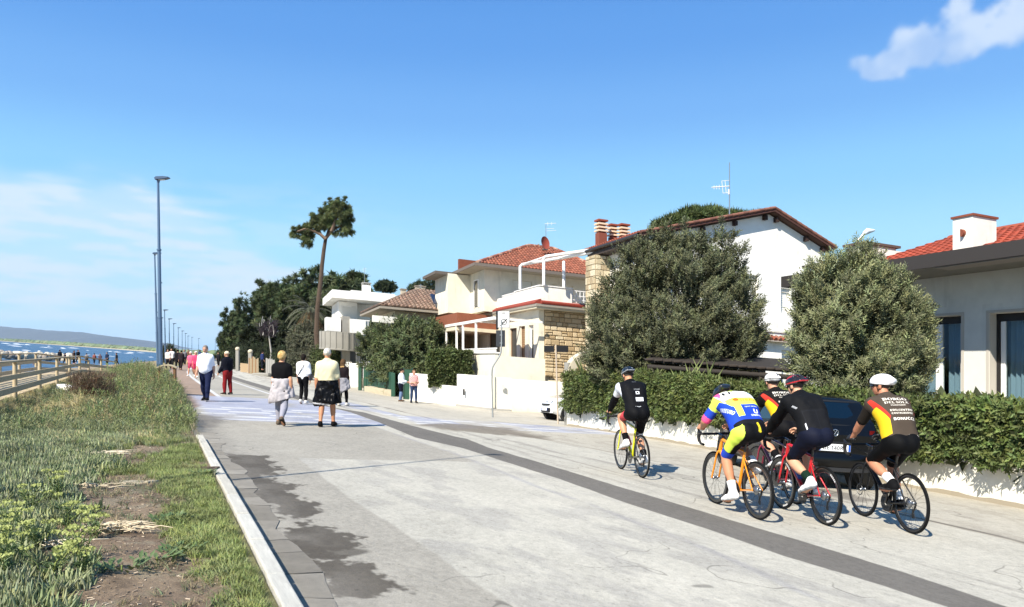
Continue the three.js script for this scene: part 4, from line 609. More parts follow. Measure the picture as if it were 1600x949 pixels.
// crown made of lobes [centre, radii]; sprigs sit mostly near the skin of the union, pointing out and up
function crownItems(lobes, n, seed, { scale = [0.8, 1.2], up = 0.5, inner = 0.25, hue = [0.22, 0.28], sat = [0.25, 0.4], lum = [0.06, 0.12], ragged = 0.25, shapeF = 1.3, clump = 0, cn = 400 } = {}) {
const r = RNG(seed), items = [], vol = lobes.map(([, q]) => Math.pow(q.x * q.y * q.z, 0.62)), tot = vol.reduce((a, b) => a + b, 0);
let guard = 0; const hubs = [];
while (items.length < n && guard++ < n * 8) {
let w = r() * tot, k = 0; while (w > vol[k] && k < lobes.length - 1) w -= vol[k++];
const [c, q] = lobes[k], d = rnDir(r), deep = r() < inner, rad = deep ? 0.35 + r() * 0.5 : 0.86 + r() * 0.22;
const bump = 1 + (noise3(d.x * shapeF * 1.6 + k * 7 + 9, d.y * shapeF * 1.6 + 9, d.z * shapeF * 1.6 + 9) - 0.5) * ragged * 2.2;
const p = c.clone().add(V(d.x * q.x, d.y * q.y, d.z * q.z).multiplyScalar(rad * bump));
let buried = false; if (!deep) for (let j = 0; j < lobes.length; j++) if (j !== k) { const e = p.clone().sub(lobes[j][0]); if ((e.x / lobes[j][1].x) ** 2 + (e.y / lobes[j][1].y) ** 2 + (e.z / lobes[j][1].z) ** 2 < 0.55) { buried = true; break; } }
if (buried) continue;
if (clump && !deep) { if (hubs.length < cn) { hubs.push([p.clone(), V(d.x / q.x, d.y / q.y, d.z / q.z).normalize(), r()]); } const [hp, hd, hl] = hubs[Math.floor(r() * hubs.length)], ax = hd.clone().add(V(0, up * 1.4, 0)).normalize(), along = (r() - 0.35) * 1.7 * clump, g = () => (r() + r() + r() - 1.5) * 0.75; const pp = hp.clone().addScaledVector(ax, along).add(V(g(), g(), g()).multiplyScalar(clump * (1.05 - Math.max(0, along) / clump * 0.55))); items.push([pp, qUp(ax.clone().addScaledVector(rnDir(r), 0.55).normalize(), r() * 6.28), lerp(scale[0], scale[1], r()), new THREE.Color().setHSL(lerp(hue[0], hue[1], r()), lerp(sat[0], sat[1], r()), lerp(lum[0], lum[1], clamp(hl * 0.55 + r() * 0.5 + along / clump * 0.12)))]); continue; }
const dir = V(d.x / q.x, d.y / q.y, d.z / q.z).normalize().add(V(0, up, 0)).addScaledVector(rnDir(r), 0.65).normalize();
const m = noise3(p.x * 1.6 + 40, p.y * 1.6 + 40, p.z * 1.6 + 40), t = clamp(m * 0.75 + r() * 0.35 - 0.05);
items.push([p, qUp(dir, r() * 6.28), lerp(scale[0], scale[1], r()), new THREE.Color().setHSL(lerp(hue[0], hue[1], r()), lerp(sat[0], sat[1], r()), lerp(lum[0], lum[1], t))]);
}
return items;
}
function bushLike(name, label, category, pos, lobes, n, seed, sprig, opt, stems = 5, group) {
const t = thing(name, label, category, pos, 0, group), r = RNG(seed + 1), st = [];
for (let i = 0; i < stems; i++) { const L = lobes[Math.floor(r() * lobes.length)], tip = L[0].clone().multiplyScalar(0.92), b = V((r() - 0.5) * 0.4, -0.3, (r() - 0.5) * 0.4), mid = b.clone().lerp(tip, 0.5).add(V((r() - 0.5) * 0.4, 0, (r() - 0.5) * 0.4)); st.push(taper([b, mid, tip], [0.09, 0.06, 0.02], 6)); }
if (stems) part('trunk', st, barkMat, t);
const c = scatter('crown', sprig, leafMat(), crownItems(lobes, n, seed, opt), t); c.userData.kind = 'stuff';
return t;
}
// big dark bush before the gable house
{
const Z = 22, b = W3((1057 - CX) / FPX * Z, Z), L = (px, py, dz, rx, ry, rz) => [at(px, py, Z + dz).sub(b), V(rx, ry, rz)];
bushLike('evergreen_bush', 'very large dark olive green bush towering behind the hedge before the gable house', 'bush', b, [L(1050, 490, 0, 1.6, 1.75, 1.5), L(985, 520, 0.2, 0.95, 1.3, 1.1), L(1125, 510, 0, 1.05, 1.45, 1.2), L(1012, 438, 0.2, 0.78, 0.8, 0.75), L(1085, 432, 0, 0.82, 0.8, 0.85), L(1132, 438, 0.3, 0.5, 0.8, 0.5), L(960, 480, 0.3, 0.45, 0.8, 0.6), L(1060, 560, -0.3, 1.95, 1.0, 1.5), L(972, 565, -0.2, 0.75, 0.8, 0.9), L(1155, 555, 0, 0.6, 0.8, 0.7), L(1132, 385, 0.2, 0.16, 0.42, 0.2), L(1110, 388, 0.3, 0.14, 0.36, 0.2), L(1085, 382, 0, 0.14, 0.3, 0.2), L(1062, 385, 0.2, 0.26, 0.36, 0.3), L(1040, 384, 0.3, 0.14, 0.36, 0.2), L(1012, 392, 0.2, 0.16, 0.42, 0.2), L(990, 402, 0, 0.16, 0.36, 0.2), L(968, 425, 0.2, 0.14, 0.4, 0.2), L(1150, 412, 0, 0.14, 0.4, 0.2), L(1172, 468, 0, 0.16, 0.34, 0.2), L(1186, 520, 0.2, 0.2, 0.3, 0.2), L(938, 505, 0, 0.2, 0.34, 0.2), L(932, 550, 0, 0.26, 0.3, 0.3)], 26000, 11, sprigGeo(10, 0.24, 0.09, 0.03, 3), { clump: 0.2, cn: 800, scale: [0.7, 1.2], up: 0.75, hue: [0.16, 0.23], sat: [0.22, 0.36], lum: [0.03, 0.19], ragged: 0.34, inner: 0.3 }, 7);
}
// rounder, paler bush before the low house
{
const Z = 15.3, b = W3((1352 - CX) / FPX * Z, Z), L = (px, py, dz, rx, ry, rz) => [at(px, py, Z + dz).sub(b), V(rx, ry, rz)];
bushLike('silvery_bush', 'silvery olive green bush standing behind the hedge against the low house', 'bush', b, [L(1338, 530, 0, 0.95, 1.05, 0.95), L(1305, 478, 0, 0.62, 0.72, 0.7), L(1346, 450, 0, 0.5, 0.46, 0.55), L(1384, 500, 0, 0.52, 0.62, 0.6), L(1293, 545, 0, 0.6, 0.8, 0.7), L(1396, 548, 0, 0.5, 0.62, 0.6), L(1350, 592, -0.2, 1.15, 0.7, 0.9), L(1352, 415, 0, 0.2, 0.3, 0.25), L(1318, 440, 0, 0.14, 0.3, 0.2), L(1378, 448, 0.1, 0.16, 0.3, 0.2), L(1412, 470, 0, 0.16, 0.34, 0.2), L(1432, 500, 0.1, 0.14, 0.3, 0.2), L(1440, 535, 0.1, 0.26, 0.16, 0.2), L(1268, 470, 0, 0.14, 0.34, 0.2), L(1258, 530, 0, 0.18, 0.3, 0.2), L(1418, 522, 0.1, 0.24, 0.3, 0.3), L(1280, 490, 0, 0.32, 0.42, 0.35)], 17000, 23, sprigGeo(11, 0.2, 0.075, 0.022, 4), { clump: 0.15, cn: 620, scale: [0.7, 1.2], up: 0.8, hue: [0.165, 0.225], sat: [0.24, 0.37], lum: [0.045, 0.29], ragged: 0.28, inner: 0.3 }, 6);
}
// clipped hedge along the low wall, in lengths that follow it
const WALLP = (q) => [lerp(7.5, 1.81, q), lerp(10.8, 24.2, q)];                    // q 0 near .. 1 far; q < 0 out of frame
{
const t = thing('long_hedge', 'long clipped glossy green hedge growing on top of the low white wall', 'hedge', [0, 0, 0]), r = RNG(61), items = [], twigs = [];
for (let i = 0; i < 19000; i++) {
const q = -0.42 + r() * 1.42, [X0, Z0] = WALLP(q), face = r(), w = 0.95, nx = 0.92, nz = 0.39;
let h, off, d; const bl = fbm(q * 16, 3, 3), top = lerp(1.46, 1.68, sstep(0, 0.8, q)) + (bl - 0.5) * 0.3, low = 0.7 - (fbm(q * 34, 8, 2) - 0.3) * 0.35;
const bulge = (fbm(q * 22, 0, 3) - 0.5) * 0.3;
if (face < 0.62) { h = lerp(low, top, r()); off = -0.12 + bulge * Math.sin((h - low) / (top - low) * 3.14) - (h < 0.8 ? 0.1 : 0) + r() * 0.22; d = V(-nx, 0.35 - (h < 0.8 ? 0.8 : 0), nz); }
else if (face < 0.92) { h = top - r() * 0.16; off = r() * w; d = V(0, 1, 0); } else { h = lerp(low, top, r()); off = r() * w; d = V(-nx, 0.5, nz); }
if (q > 0.985) { d = V(-0.5, 0.3, -0.4); }
const X = X0 + nx * off, Z = Z0 + nz * off, dir = d.addScaledVector(rnDir(r), 0.75).normalize(), m = fbm(q * 40, h * 3, 3), tt = clamp(m + (r() - 0.5) * 0.5);
items.push([V(X, ground(X, Z) + h, -Z), qUp(dir, r() * 6.28), 0.75 + r() * 0.6, new THREE.Color().setHSL(0.19 + r() * 0.06, 0.42 + r() * 0.16, lerp(0.04, 0.17, tt))]);
}
for (let i = 0; i < 60; i++) { const q = -0.4 + i / 60 * 1.39, [X, Z] = WALLP(q), p = W3(X + 0.4, Z + 0.17, 0.4); twigs.push(taper([p, p.clone().add(V((r() - 0.5) * 0.4, 0.6, 0.1)), p.clone().add(V((r() - 0.5) * 0.8, 1.1, 0.1))], [0.025, 0.018, 0.008], 5)); }
part('stems', twigs, barkMat, t);
const c = scatter('foliage', sprigGeo(8, 0.13, 0.075, 0.036, 9), leafMat(0.5), items, t); c.userData.kind = 'stuff';
// dense heart of the hedge: inner leaves, the shade between them put into a darker green
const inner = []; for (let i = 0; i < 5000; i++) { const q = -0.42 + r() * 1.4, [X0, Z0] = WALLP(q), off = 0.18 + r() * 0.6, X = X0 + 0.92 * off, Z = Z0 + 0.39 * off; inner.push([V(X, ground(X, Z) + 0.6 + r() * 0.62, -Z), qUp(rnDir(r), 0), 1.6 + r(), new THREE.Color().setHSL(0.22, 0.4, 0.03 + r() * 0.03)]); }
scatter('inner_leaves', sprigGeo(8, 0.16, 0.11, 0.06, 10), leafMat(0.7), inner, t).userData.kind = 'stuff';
}
// small square hedge and the round bush by the stone house
function boxHedge(name, label, cx, cy, Z, w, h, dep, n, seed, lum = [0.035, 0.1]) {
const c = at(cx, cy, Z), b = V(c.x, ground(c.x, Z), c.z), t = thing(name, label, 'hedge', b), r = RNG(seed), items = [];
for (let i = 0; i < n; i++) { const f = r(); let x = (r() - 0.5) * w, y = (r() - 0.5) * h, z = (r() - 0.5) * dep, d; if (f < 0.45) { z = dep / 2; d = V(0, 0.2, 1); } else if (f < 0.65) { x = -w / 2; d = V(-1, 0.2, 0); } else if (f < 0.9) { y = h / 2; d = V(0, 1, 0); } else d = rnDir(r); const bump = (fbm(x * 2 + 9, y * 2 + z + 9, 3) - 0.5) * 0.35; items.push([V(x, y, z).addScaledVector(d, bump - 0.08).add(c.clone().sub(b)), qUp(d.clone().addScaledVector(rnDir(r), 0.8).normalize(), r() * 6), 0.9 + r() * 0.6, new THREE.Color().setHSL(0.2 + r() * 0.05, 0.4 + r() * 0.15, lerp(lum[0], lum[1], clamp(bump * 2 + 0.5 + (r() - 0.5) * 0.5)))]); }
part('stem', [0, 1, 2].map((k) => taper([V((k - 1) * w * 0.3, -0.2, 0), V((k - 1) * w * 0.28, 0.4, 0.03), c.clone().sub(b).add(V((k - 1) * w * 0.3, 0.1, 0))], [0.05, 0.04, 0.02], 5)), barkMat, t);
scatter('foliage', sprigGeo(8, 0.18, 0.11, 0.055, seed), leafMat(0.6), items, t).userData.kind = 'stuff'; return t;
}
boxHedge('square_hedge', 'small square clipped hedge above the white boundary wall before the stone house', 705, 577, 37.6, 2.0, 1.6, 1.4, 3000, 71, [0.045, 0.11]);
{
const Z = 44.6, b = W3((634 - CX) / FPX * Z, Z), L = (px, py, dz, rx, ry, rz) => [at(px, py, Z + dz).sub(b), V(rx, ry, rz)];
bushLike('round_bush', 'broad round dark green bush behind the green gate and white wall', 'bush', b, [L(640, 562, 0, 1.75, 1.7, 1.6), L(602, 556, 1.6, 1.2, 1.6, 1.1), L(668, 558, 0, 1.0, 1.6, 1.2), L(622, 530, 0.6, 1.1, 0.9, 1.1), L(656, 530, 0, 1.1, 0.9, 1.2), L(586, 540, 1.9, 0.55, 1.2, 0.7), L(645, 588, 0, 1.9, 0.9, 1.6), L(690, 560, 0, 0.6, 1.6, 0.8)], 8000, 37, sprigGeo(9, 0.3, 0.16, 0.06, 6), { clump: 0.3, cn: 420, scale: [0.8, 1.3], up: 0.4, hue: [0.19, 0.26], sat: [0.3, 0.45], lum: [0.035, 0.15], ragged: 0.2 }, 5);
}
// ---- pines: needle tufts on limbs
function tuftGeo(n, len, w, seed, flat = 0.25) { const r = RNG(seed), L = []; for (let i = 0; i < n; i++) { const d = rnDir(r); d.y = Math.abs(d.y) * 0.9 + flat; d.normalize(); L.push([V(0, 0, 0), d, len * (0.7 + r() * 0.5), w, V(0.3, 0.9, 0.2)]); } return leafGeo(L); }
const needleMat = leafMat(0.8);
{
// the tall leaning umbrella pine
const Z = 60, b = W3((497 - CX) / FPX * Z, Z), rel = (px, py, dz = 0) => at(px, py, Z + dz).sub(b), t = thing('tall_pine', 'tall lone pine with bare bent trunk and small lopsided crown', 'tree', b);
const pts = [[497, 600], [497, 560], [494, 520], [496, 480], [501, 440], [503, 415], [506, 390], [509, 372], [518, 362]].map((q) => rel(...q));
part('trunk', taper(pts, [0.27, 0.22, 0.2, 0.185, 0.175, 0.165, 0.155, 0.14, 0.12], 9), mat('#6f5f54', 0.95, { map: rep(woodTex, 0.9, 3), bumpMap: rep(grainTex, 0.6), bumpScale: 0.06 }), t);
const limbs = [[[509, 374], [500, 366], [488, 360], [476, 358], [464, 362]], [[508, 373], [519, 360], [530, 354], [540, 350]], [[512, 368], [516, 352], [514, 335], [511, 322]], [[518, 362], [524, 345], [533, 330]], [[500, 366], [494, 352], [490, 348]], [[488, 360], [482, 370], [479, 376]]];
limbs.forEach((l, i) => part('limb', taper(l.map(([x, y]) => rel(x, y, (i % 3 - 1) * 0.5)), l.map((_, k) => 0.13 * (1 - k / l.length) + 0.03), 6), mat('#6d5a4b', 0.95), t));
const L = (px, py, dz, a, c) => [rel(px, py, dz), V(a, c, a * 0.9)];
const lobes = [L(534, 330, 0, 0.9, 0.9), L(540, 348, 0.3, 0.62, 0.9), L(522, 335, -0.4, 0.8, 0.8), L(511, 323, 0, 0.42, 0.5), L(503, 340, 0.3, 0.5, 0.55), L(495, 352, -0.2, 0.65, 0.6), L(480, 360, 0, 0.62, 0.55), L(464, 366, 0, 0.5, 0.42), L(481, 375, 0.2, 0.5, 0.55), L(515, 345, 0, 0.8, 0.6), L(536, 362, 0, 0.6, 0.6), L(521, 318, 0.3, 0.35, 0.35), L(498, 342, 0.5, 0.5, 0.5)];
scatter('crown', tuftGeo(20, 0.27, 0.032, 5), needleMat, crownItems(lobes.map(([c, q]) => [c, q.clone().multiplyScalar(0.86)]), 2300, 51, { clump: 0.2, cn: 95, scale: [0.7, 1.2], up: 0.5, hue: [0.18, 0.25], sat: [0.3, 0.5], lum: [0.04, 0.2], ragged: 0.35, inner: 0.35, shapeF: 2 }), t).userData.kind = 'stuff';
}
// the dark pine wood beyond, tree by tree
function pine(px, pyTop, pyBot, Z, wpx, seed, label, lum = [0.035, 0.13]) {
const b = W3((px - CX) / FPX * Z, Z), top = at(px, pyTop, Z).sub(b).y, bot = at(px, pyBot, Z).sub(b).y, R = wpx / 2 / FPX * Z, r = RNG(seed), t = thing('pine_tree', label, 'tree', b, 0, undefined);
part('trunk', taper([V(0, -0.5, 0), V(0.2, bot, 0.1), V(0.1, (bot + top) / 2, 0), V(0, top * 0.9, 0)], [0.35, 0.28, 0.2, 0.06], 7), barkMat, t);
const lobes = [], H = top - bot; for (let i = 0; i < 13; i++) { const a = r() * 6.28, y = bot + H * (0.1 + 0.8 * r()), k = Math.sin(clamp((y - bot) / H, 0.12, 0.93) * 3.0) * 0.75 + 0.2; lobes.push([V(Math.cos(a) * R * k * 0.62, y, Math.sin(a) * R * k * 0.62), V(R * (0.34 + r() * 0.2), H * (0.12 + r() * 0.08), R * (0.34 + r() * 0.2))]); } lobes.push([V(0, bot + H * 0.5, 0), V(R * 0.6, H * 0.38, R * 0.6)]);
for (let i = 0; i < 7; i++) { const L = lobes[i]; part('limb', taper([V(0.1, L[0].y - H * 0.12, 0), L[0].clone().multiplyScalar(0.6).setY(L[0].y - H * 0.04), L[0]], [0.12, 0.08, 0.03], 5), barkMat, t); }
scatter('crown', tuftGeo(16, 0.7, 0.13, seed), needleMat, crownItems(lobes, Math.round(800 + R * H * 17), seed, { clump: 0.5, cn: Math.round(60 + R * H * 0.9), scale: [0.7, 1.25], up: 0.55, hue: [0.2, 0.28], sat: [0.28, 0.45], lum, ragged: 0.3, inner: 0.3, shapeF: 2 }), t).userData.kind = 'stuff';
}
pine(352, 525, 572, 190, 26, 101, 'small far pine at the end of the dark wood, lowest of all');
pine(366, 488, 578, 150, 44, 102, 'pine at the seaward edge of the dark wood');
pine(385, 464, 578, 135, 56, 103, 'pine behind the wooden palisade, second from the wood edge');
pine(408, 454, 575, 125, 64, 104, 'dark pine behind the bare grey tree');
pine(436, 446, 575, 112, 70, 105, 'pine in the middle of the dark wood');
pine(466, 430, 560, 105, 74, 106, 'high pine left behind the tall lone pine trunk');
pine(494, 426, 560, 98, 72, 107, 'highest pine right behind the tall lone pine trunk');
pine(530, 428, 560, 92, 78, 108, 'pine crowding the white villa roof');
pine(556, 437, 560, 100, 50, 109, 'pine at the landward end of the wood beside the villa chimney');
pine(400, 515, 590, 98, 60, 110, 'low dark pine filling the foot of the wood behind the fence', [0.012, 0.05]);
pine(440, 505, 590, 88, 60, 111, 'low dark pine beside the palm', [0.012, 0.05]);
pine(528, 470, 585, 78, 50, 112, 'dark pine between the lone trunk and the white villa', [0.012, 0.055]);
// umbrella crown rising behind the gable roof
{
const Z = 46, b = W3((1095 - CX) / FPX * Z, Z), rel = (px, py, dz) => at(px, py, Z + dz).sub(b), t = thing('umbrella_pine', 'green umbrella pine crown rising behind the gable house roof', 'tree', b);
part('trunk', taper([V(0, -1, 0), V(0.2, 5, 0), rel(1092, 380, 0)], [0.3, 0.25, 0.18], 8), barkMat, t);
scatter('crown', tuftGeo(20, 0.34, 0.05, 7), needleMat, crownItems([[rel(1092, 352, 0), V(2.1, 0.8, 2)], [rel(1060, 358, 0), V(1.4, 0.65, 1.4)], [rel(1130, 352, 0), V(1.5, 0.7, 1.4)], [rel(1104, 341, 0), V(1.2, 0.5, 1.1)], [rel(1165, 352, 0.5), V(1.2, 0.65, 1.2)]], 4200, 88, { scale: [0.8, 1.3], up: 0.8, hue: [0.2, 0.25], sat: [0.4, 0.55], lum: [0.05, 0.14], ragged: 0.2 }), t).userData.kind = 'stuff';
}
// small crowns peeping over the roofs
for (const [px, py, Z, R, seed, label] of [[600, 447, 110, 1.0, 201, 'tiny pine crown peeping over the roofs beside the villa chimney'], [671, 451, 95, 1.9, 202, 'sparse pine crown peeping over the tiled bungalow roof']]) {
const b = W3((px - CX) / FPX * Z, Z), c = at(px, py, Z).sub(b), t = thing('distant_tree', label, 'tree', b); part('trunk', taper([V(0, -1, 0), V(0.1, c.y * 0.6, 0), c], [0.25, 0.18, 0.06], 6), barkMat, t);
scatter('crown', tuftGeo(16, 0.5, 0.08, seed), needleMat, crownItems([[c, V(R * 1.3, R * 0.6, R)], [c.clone().add(V(R * 0.8, -0.3, 0)), V(R * 0.8, R * 0.45, R * 0.8)]], 500, seed, { lum: [0.03, 0.08], ragged: 0.4 }), t).userData.kind = 'stuff';
}
// palm
{
const Z = 76, b = W3((484 - CX) / FPX * Z, Z), c = at(484, 487, Z).sub(b), t = thing('palm_tree', 'drooping date palm in front of the dark pines', 'tree', b), r = RNG(44);
part('trunk', taper([V(0, -0.5, 0), V(0.1, c.y * 0.5, 0), c], [0.4, 0.34, 0.36], 9), mat('#6f5a40', 0.95, { bumpMap: rep(grainTex, 1), bumpScale: 0.1 }), t);
const gm = [0, 1, 2].map((k) => new THREE.MeshPhysicalMaterial({ color: new THREE.Color().setHSL(0.2, 0.3, 0.05 + k * 0.02), roughness: 0.7, side: THREE.DoubleSide, transmission: 0.25, thickness: 0 })), dry = mat('#6b5233', 0.9);
for (let i = 0; i < 34; i++) {
const a = i * 2.4, el = 1.25 - (i / 34) * 1.9, L = 2.2 + r() * 0.6, pts = []; let p = c.clone(), d = V(Math.cos(a) * Math.cos(el), Math.sin(el), Math.sin(a) * Math.cos(el)); const list = [];
for (let k = 0; k < 14; k++) { pts.push(p.clone()); p = p.clone().addScaledVector(d, L / 13); d.y -= 0.11; d.normalize(); if (k > 1) { const side = d.clone().cross(V(0, 1, 0)).normalize(); for (const s of [-1, 1]) list.push([p.clone(), side.clone().multiplyScalar(s).addScaledVector(d, 0.7).add(V(0, -0.25, 0)).normalize(), 0.62 * Math.sin((k + 1) / 15 * 2.6), 0.09, V(0, 1, 0.1)]); } }
part('frond', [taper(pts, pts.map((_, k) => 0.035 * (1 - k / 16)), 4), leafGeo(list)], i > 26 ? dry : gm[i % 3], t);
}
}
// grey-green rounded bush at the foot of the lone pine, scrub row along the fence
{
const Z = 66, mk = (name, label, px, py, w, h, n, seed, opt, ZZ = Z) => { const b = W3((px - CX) / FPX * ZZ, ZZ), c = at(px, py, ZZ).sub(b), rx = w / 2 / FPX * ZZ, ry = h / 2 / FPX * ZZ; bushLike(name, label, 'bush', b, [[c, V(rx * 0.85, ry * 0.9, rx * 0.8)], [c.clone().add(V(-rx * 0.4, ry * 0.2, 0)), V(rx * 0.5, ry * 0.65, rx * 0.5)], [c.clone().add(V(rx * 0.45, -ry * 0.1, 0)), V(rx * 0.5, ry * 0.7, rx * 0.5)], [c.clone().add(V(0, -ry * 0.5, 0.2)), V(rx * 0.9, ry * 0.55, rx * 0.8)]], n, seed, sprigGeo(8, 0.35, 0.2, 0.07, seed), { scale: [0.9, 1.4], up: 0.4, ragged: 0.2, ...opt }, 3); };
mk('grey_bush', 'rounded grey green bush at the foot of the tall lone pine', 480, 545, 56, 70, 2200, 301, { hue: [0.16, 0.22], sat: [0.15, 0.28], lum: [0.05, 0.13] });
mk('green_bush', 'fresh green low bush below the lone pine beside the walkers', 515, 563, 46, 40, 1300, 302, { hue: [0.2, 0.25], sat: [0.35, 0.5], lum: [0.04, 0.11] }, 58);
mk('dark_scrub', 'dark green scrub behind the wooden palisade', 395, 560, 70, 46, 1600, 303, { lum: [0.015, 0.06], hue: [0.22, 0.28] }, 84);
mk('dark_scrub', 'dark green scrub right of the grey plank panels', 448, 566, 40, 44, 1300, 304, { lum: [0.018, 0.065], hue: [0.22, 0.28] }, 74);
mk('seaside_bush', 'small dark bush beside the lamp posts at the sea end', 263, 553, 18, 26, 420, 305, { lum: [0.02, 0.07], hue: [0.2, 0.26] }, 92);
}
// bare purplish tree with pale twigs
{
const Z = 80, b = W3((422 - CX) / FPX * Z, Z), c = at(420, 515, Z).sub(b), t = thing('bare_tree', 'bare dark tree with pale twigs in front of the pine wood', 'tree', b), r = RNG(19), br = [], pale = [];
part('trunk', taper([V(0, -0.3, 0), V(0.1, c.y * 0.5, 0), c.clone().setY(c.y - 0.6)], [0.12, 0.1, 0.07], 7), mat('#a7a29b', 0.9), t);
for (let i = 0; i < 150; i++) { const d = rnDir(r); d.y = Math.abs(d.y) + 0.5; d.normalize(); const L = 0.5 + r() * 0.8, p0 = c.clone().add(V((r() - 0.5) * 1.6, -0.9 + r() * 1.3, (r() - 0.5) * 1.2)), m = p0.clone().addScaledVector(d, L * 0.5).add(V(0, r() * 0.3, 0)); (i % 11 ? br : pale).push(taper([p0, m, p0.clone().addScaledVector(d, L)], [0.035, 0.03, 0.02], 4)); }
part('branches', br, mat('#3b3138', 0.9), t); part('pale_twigs', pale, mat('#c9c4bd', 0.9), t);
}
// spiky young plants by the arch
{
for (const [px, Z, n, h, seed, label] of [[925, 23.7, 16, 0.95, 5, 'spiky leaved plant sprouting beside the pale arch above the hedge'], [1090, 18.9, 12, 0.8, 6, 'thin spiky shoots above the hedge under the dark carport']]) { const b = W3((px - CX) / FPX * Z, Z), t = thing('spiky_plant', label, 'plant', b), r = RNG(seed), m = mat('#6f7a4a', 0.8); for (let i = 0; i < n; i++) { const a = r() * 6.28, l = h * (0.6 + r() * 0.5), x = (r() - 0.5) * 1.0; part('leaf', leafGeo([[V(x, 1.5, (r() - 0.5) * 0.3), V(Math.cos(a) * 0.5, 1, Math.sin(a) * 0.4).normalize(), l, 0.05, V(Math.sin(a), 0.2, -Math.cos(a))]]), m, t); } part('stem', rod(V(0, 0, 0), V(0, 1.6, 0), 0.04), barkMat, t); }
}

// ---------- walls, fences, posts, signs ----------
// low white wall under the hedge, following the street
{
const t = thing('garden_wall', 'low rough white wall under the long clipped hedge', 'wall', [0, 0, 0]), n = 60, qs = range(-0.42, 1, n), H = 0.6, T = 0.26, g = [];
const f = (off, h) => (q) => { const [X, Z] = WALLP(q), b = (fbm(q * 60, h * 4, 3) - 0.5) * 0.02; return W3(X + 0.92 * (off + b), Z + 0.39 * (off + b), h); };
const prof = [[0.012, -0.3], [0, 0.04], [0, 0.3], [0.004, H - 0.02], [0.02, H], [T - 0.02, H], [T, H - 0.02], [T, -0.3]];
g.push(gridSheet(range(0, prof.length - 1, prof.length - 1), qs, (k, q) => f(...prof[Math.round(k)])(q), (k, q) => [q * 14.6, prof[Math.round(k)][1] + prof[Math.round(k)][0]]));
part('wall', g, plaster('#eceae2', { bumpScale: 0.012 }), t); const dirt = gridSheet([0, 1], range(-0.42, 1, 160), (k, q) => f(-0.004 - 0.01 * (1 - k), k * (0.03 + 0.07 * fbm(q * 70, 1, 3)))(q)); part('dirty_base', dirt, mat('#8f8675', 0.95), t);
part('wall_end', (() => { const a = f(0, -0.3)(1), b = f(T, -0.3)(1); return gridSheet([0, 1], [0, 1], (u, v) => a.clone().lerp(b, u).add(V(0, v * (H + 0.29), 0))); })(), plaster('#e6e3da'), t);
}
// pale pillar and stone arch at the end of the hedge
{
const Z = 24.4, b = W3((891 - CX) / FPX * Z, Z), t = thing('arch_gateway', 'pale plastered pillar with rounded arch at the far end of the hedge', 'gateway', b, 18.8 * D2R);
part('pillar', rbox(0.3, 2.3, 0.34, 0, 0.95, 0, 0.02), M.concrete, t);
const pts = []; for (let k = 0; k <= 16; k++) { const a = Math.PI * (1 - k / 16 * 0.9); pts.push([0.72 + Math.cos(a) * 0.87, 1.75 + Math.sin(a) * 0.72]); } for (let k = 16; k >= 0; k--) { const a = Math.PI * (1 - k / 16 * 0.9); pts.push([0.72 + Math.cos(a) * 0.6, 1.75 + Math.sin(a) * 0.45]); }
part('arch', prism(pts, 0.34, 0.01).translate(0, 0, -0.17), plaster('#cfc6b2'), t);
part('pillar', rbox(0.28, 2.0, 0.3, 1.55, 0.8, 0, 0.02), M.concrete, t);
}
// white boundary wall of the stone house
{
const t = thing('boundary_wall', 'white plastered boundary wall with gate panels before the stone house', 'wall', [0, 0, 0]);
const run = (pa, pb, Za, Zb, h, name, m, T = 0.22, y0 = -0.2) => { const A0 = at(pa, 500, Za), B0 = at(pb, 500, Zb), d = B0.clone().sub(A0).setY(0).normalize(), n = V(-d.z, 0, d.x).multiplyScalar(-T); const g = gridSheet([0, 1, 2, 3, 4], range(0, 1, 6), (k, q) => { const p = A0.clone().lerp(B0, q), gy = ground(p.x, -p.z); const o = [[0, y0], [0, h], [1, h], [1, y0], [0, y0]][k]; return V(p.x + n.x * o[0], gy + o[1], p.z + n.z * o[0]); }, (k, q) => [q * A0.distanceTo(B0) + (k > 0 && k < 3 ? 0 : k), k]); part(name, [g, ...[0, 1].map((q) => { const p = A0.clone().lerp(B0, q), gy = ground(p.x, -p.z); return gridSheet([0, 1], [y0, h], (u, v) => V(p.x + n.x * u, gy + v, p.z + n.z * u)); })], m, t); };
const w = plaster('#f1f0eb'), cr = plaster('#e9e3cf');
run(640, 669, 38.6, 37.6, 1.42, 'pillar', w); run(669, 714, 37.6, 35.7, 0.95, 'wall_panel', w); run(714, 768, 35.7, 33.8, 1.55, 'wall_panel', w); run(768, 773, 33.8, 33.86, 1.62, 'pillar', cr, 0.3); run(773, 799, 33.95, 34.2, 1.55, 'gate_panel', mat('#e3e0d4', 0.6), 0.08); run(799, 882, 34.2, 35.3, 1.5, 'wall_panel', w); run(799, 882, 34.12, 35.22, 0.42, 'wall_base', cr, 0.3);
run(770, 799, 33.75, 34.1, 0.08, 'step', M.concrete, 0.6); run(712, 768, 35.6, 33.72, 0.1, 'plinth', M.concrete, 0.3);
part('letter_box', box(0.1, 0.3, 0.06, ...at(724.5, 613, 35.1).toArray(), 0.4), mat('#4a4a4a', 0.4), t); part('intercom', box(0.14, 0.22, 0.05, ...at(786, 605, 33.95).toArray(), 0), mat('#b9b9b5', 0.4), t);
}
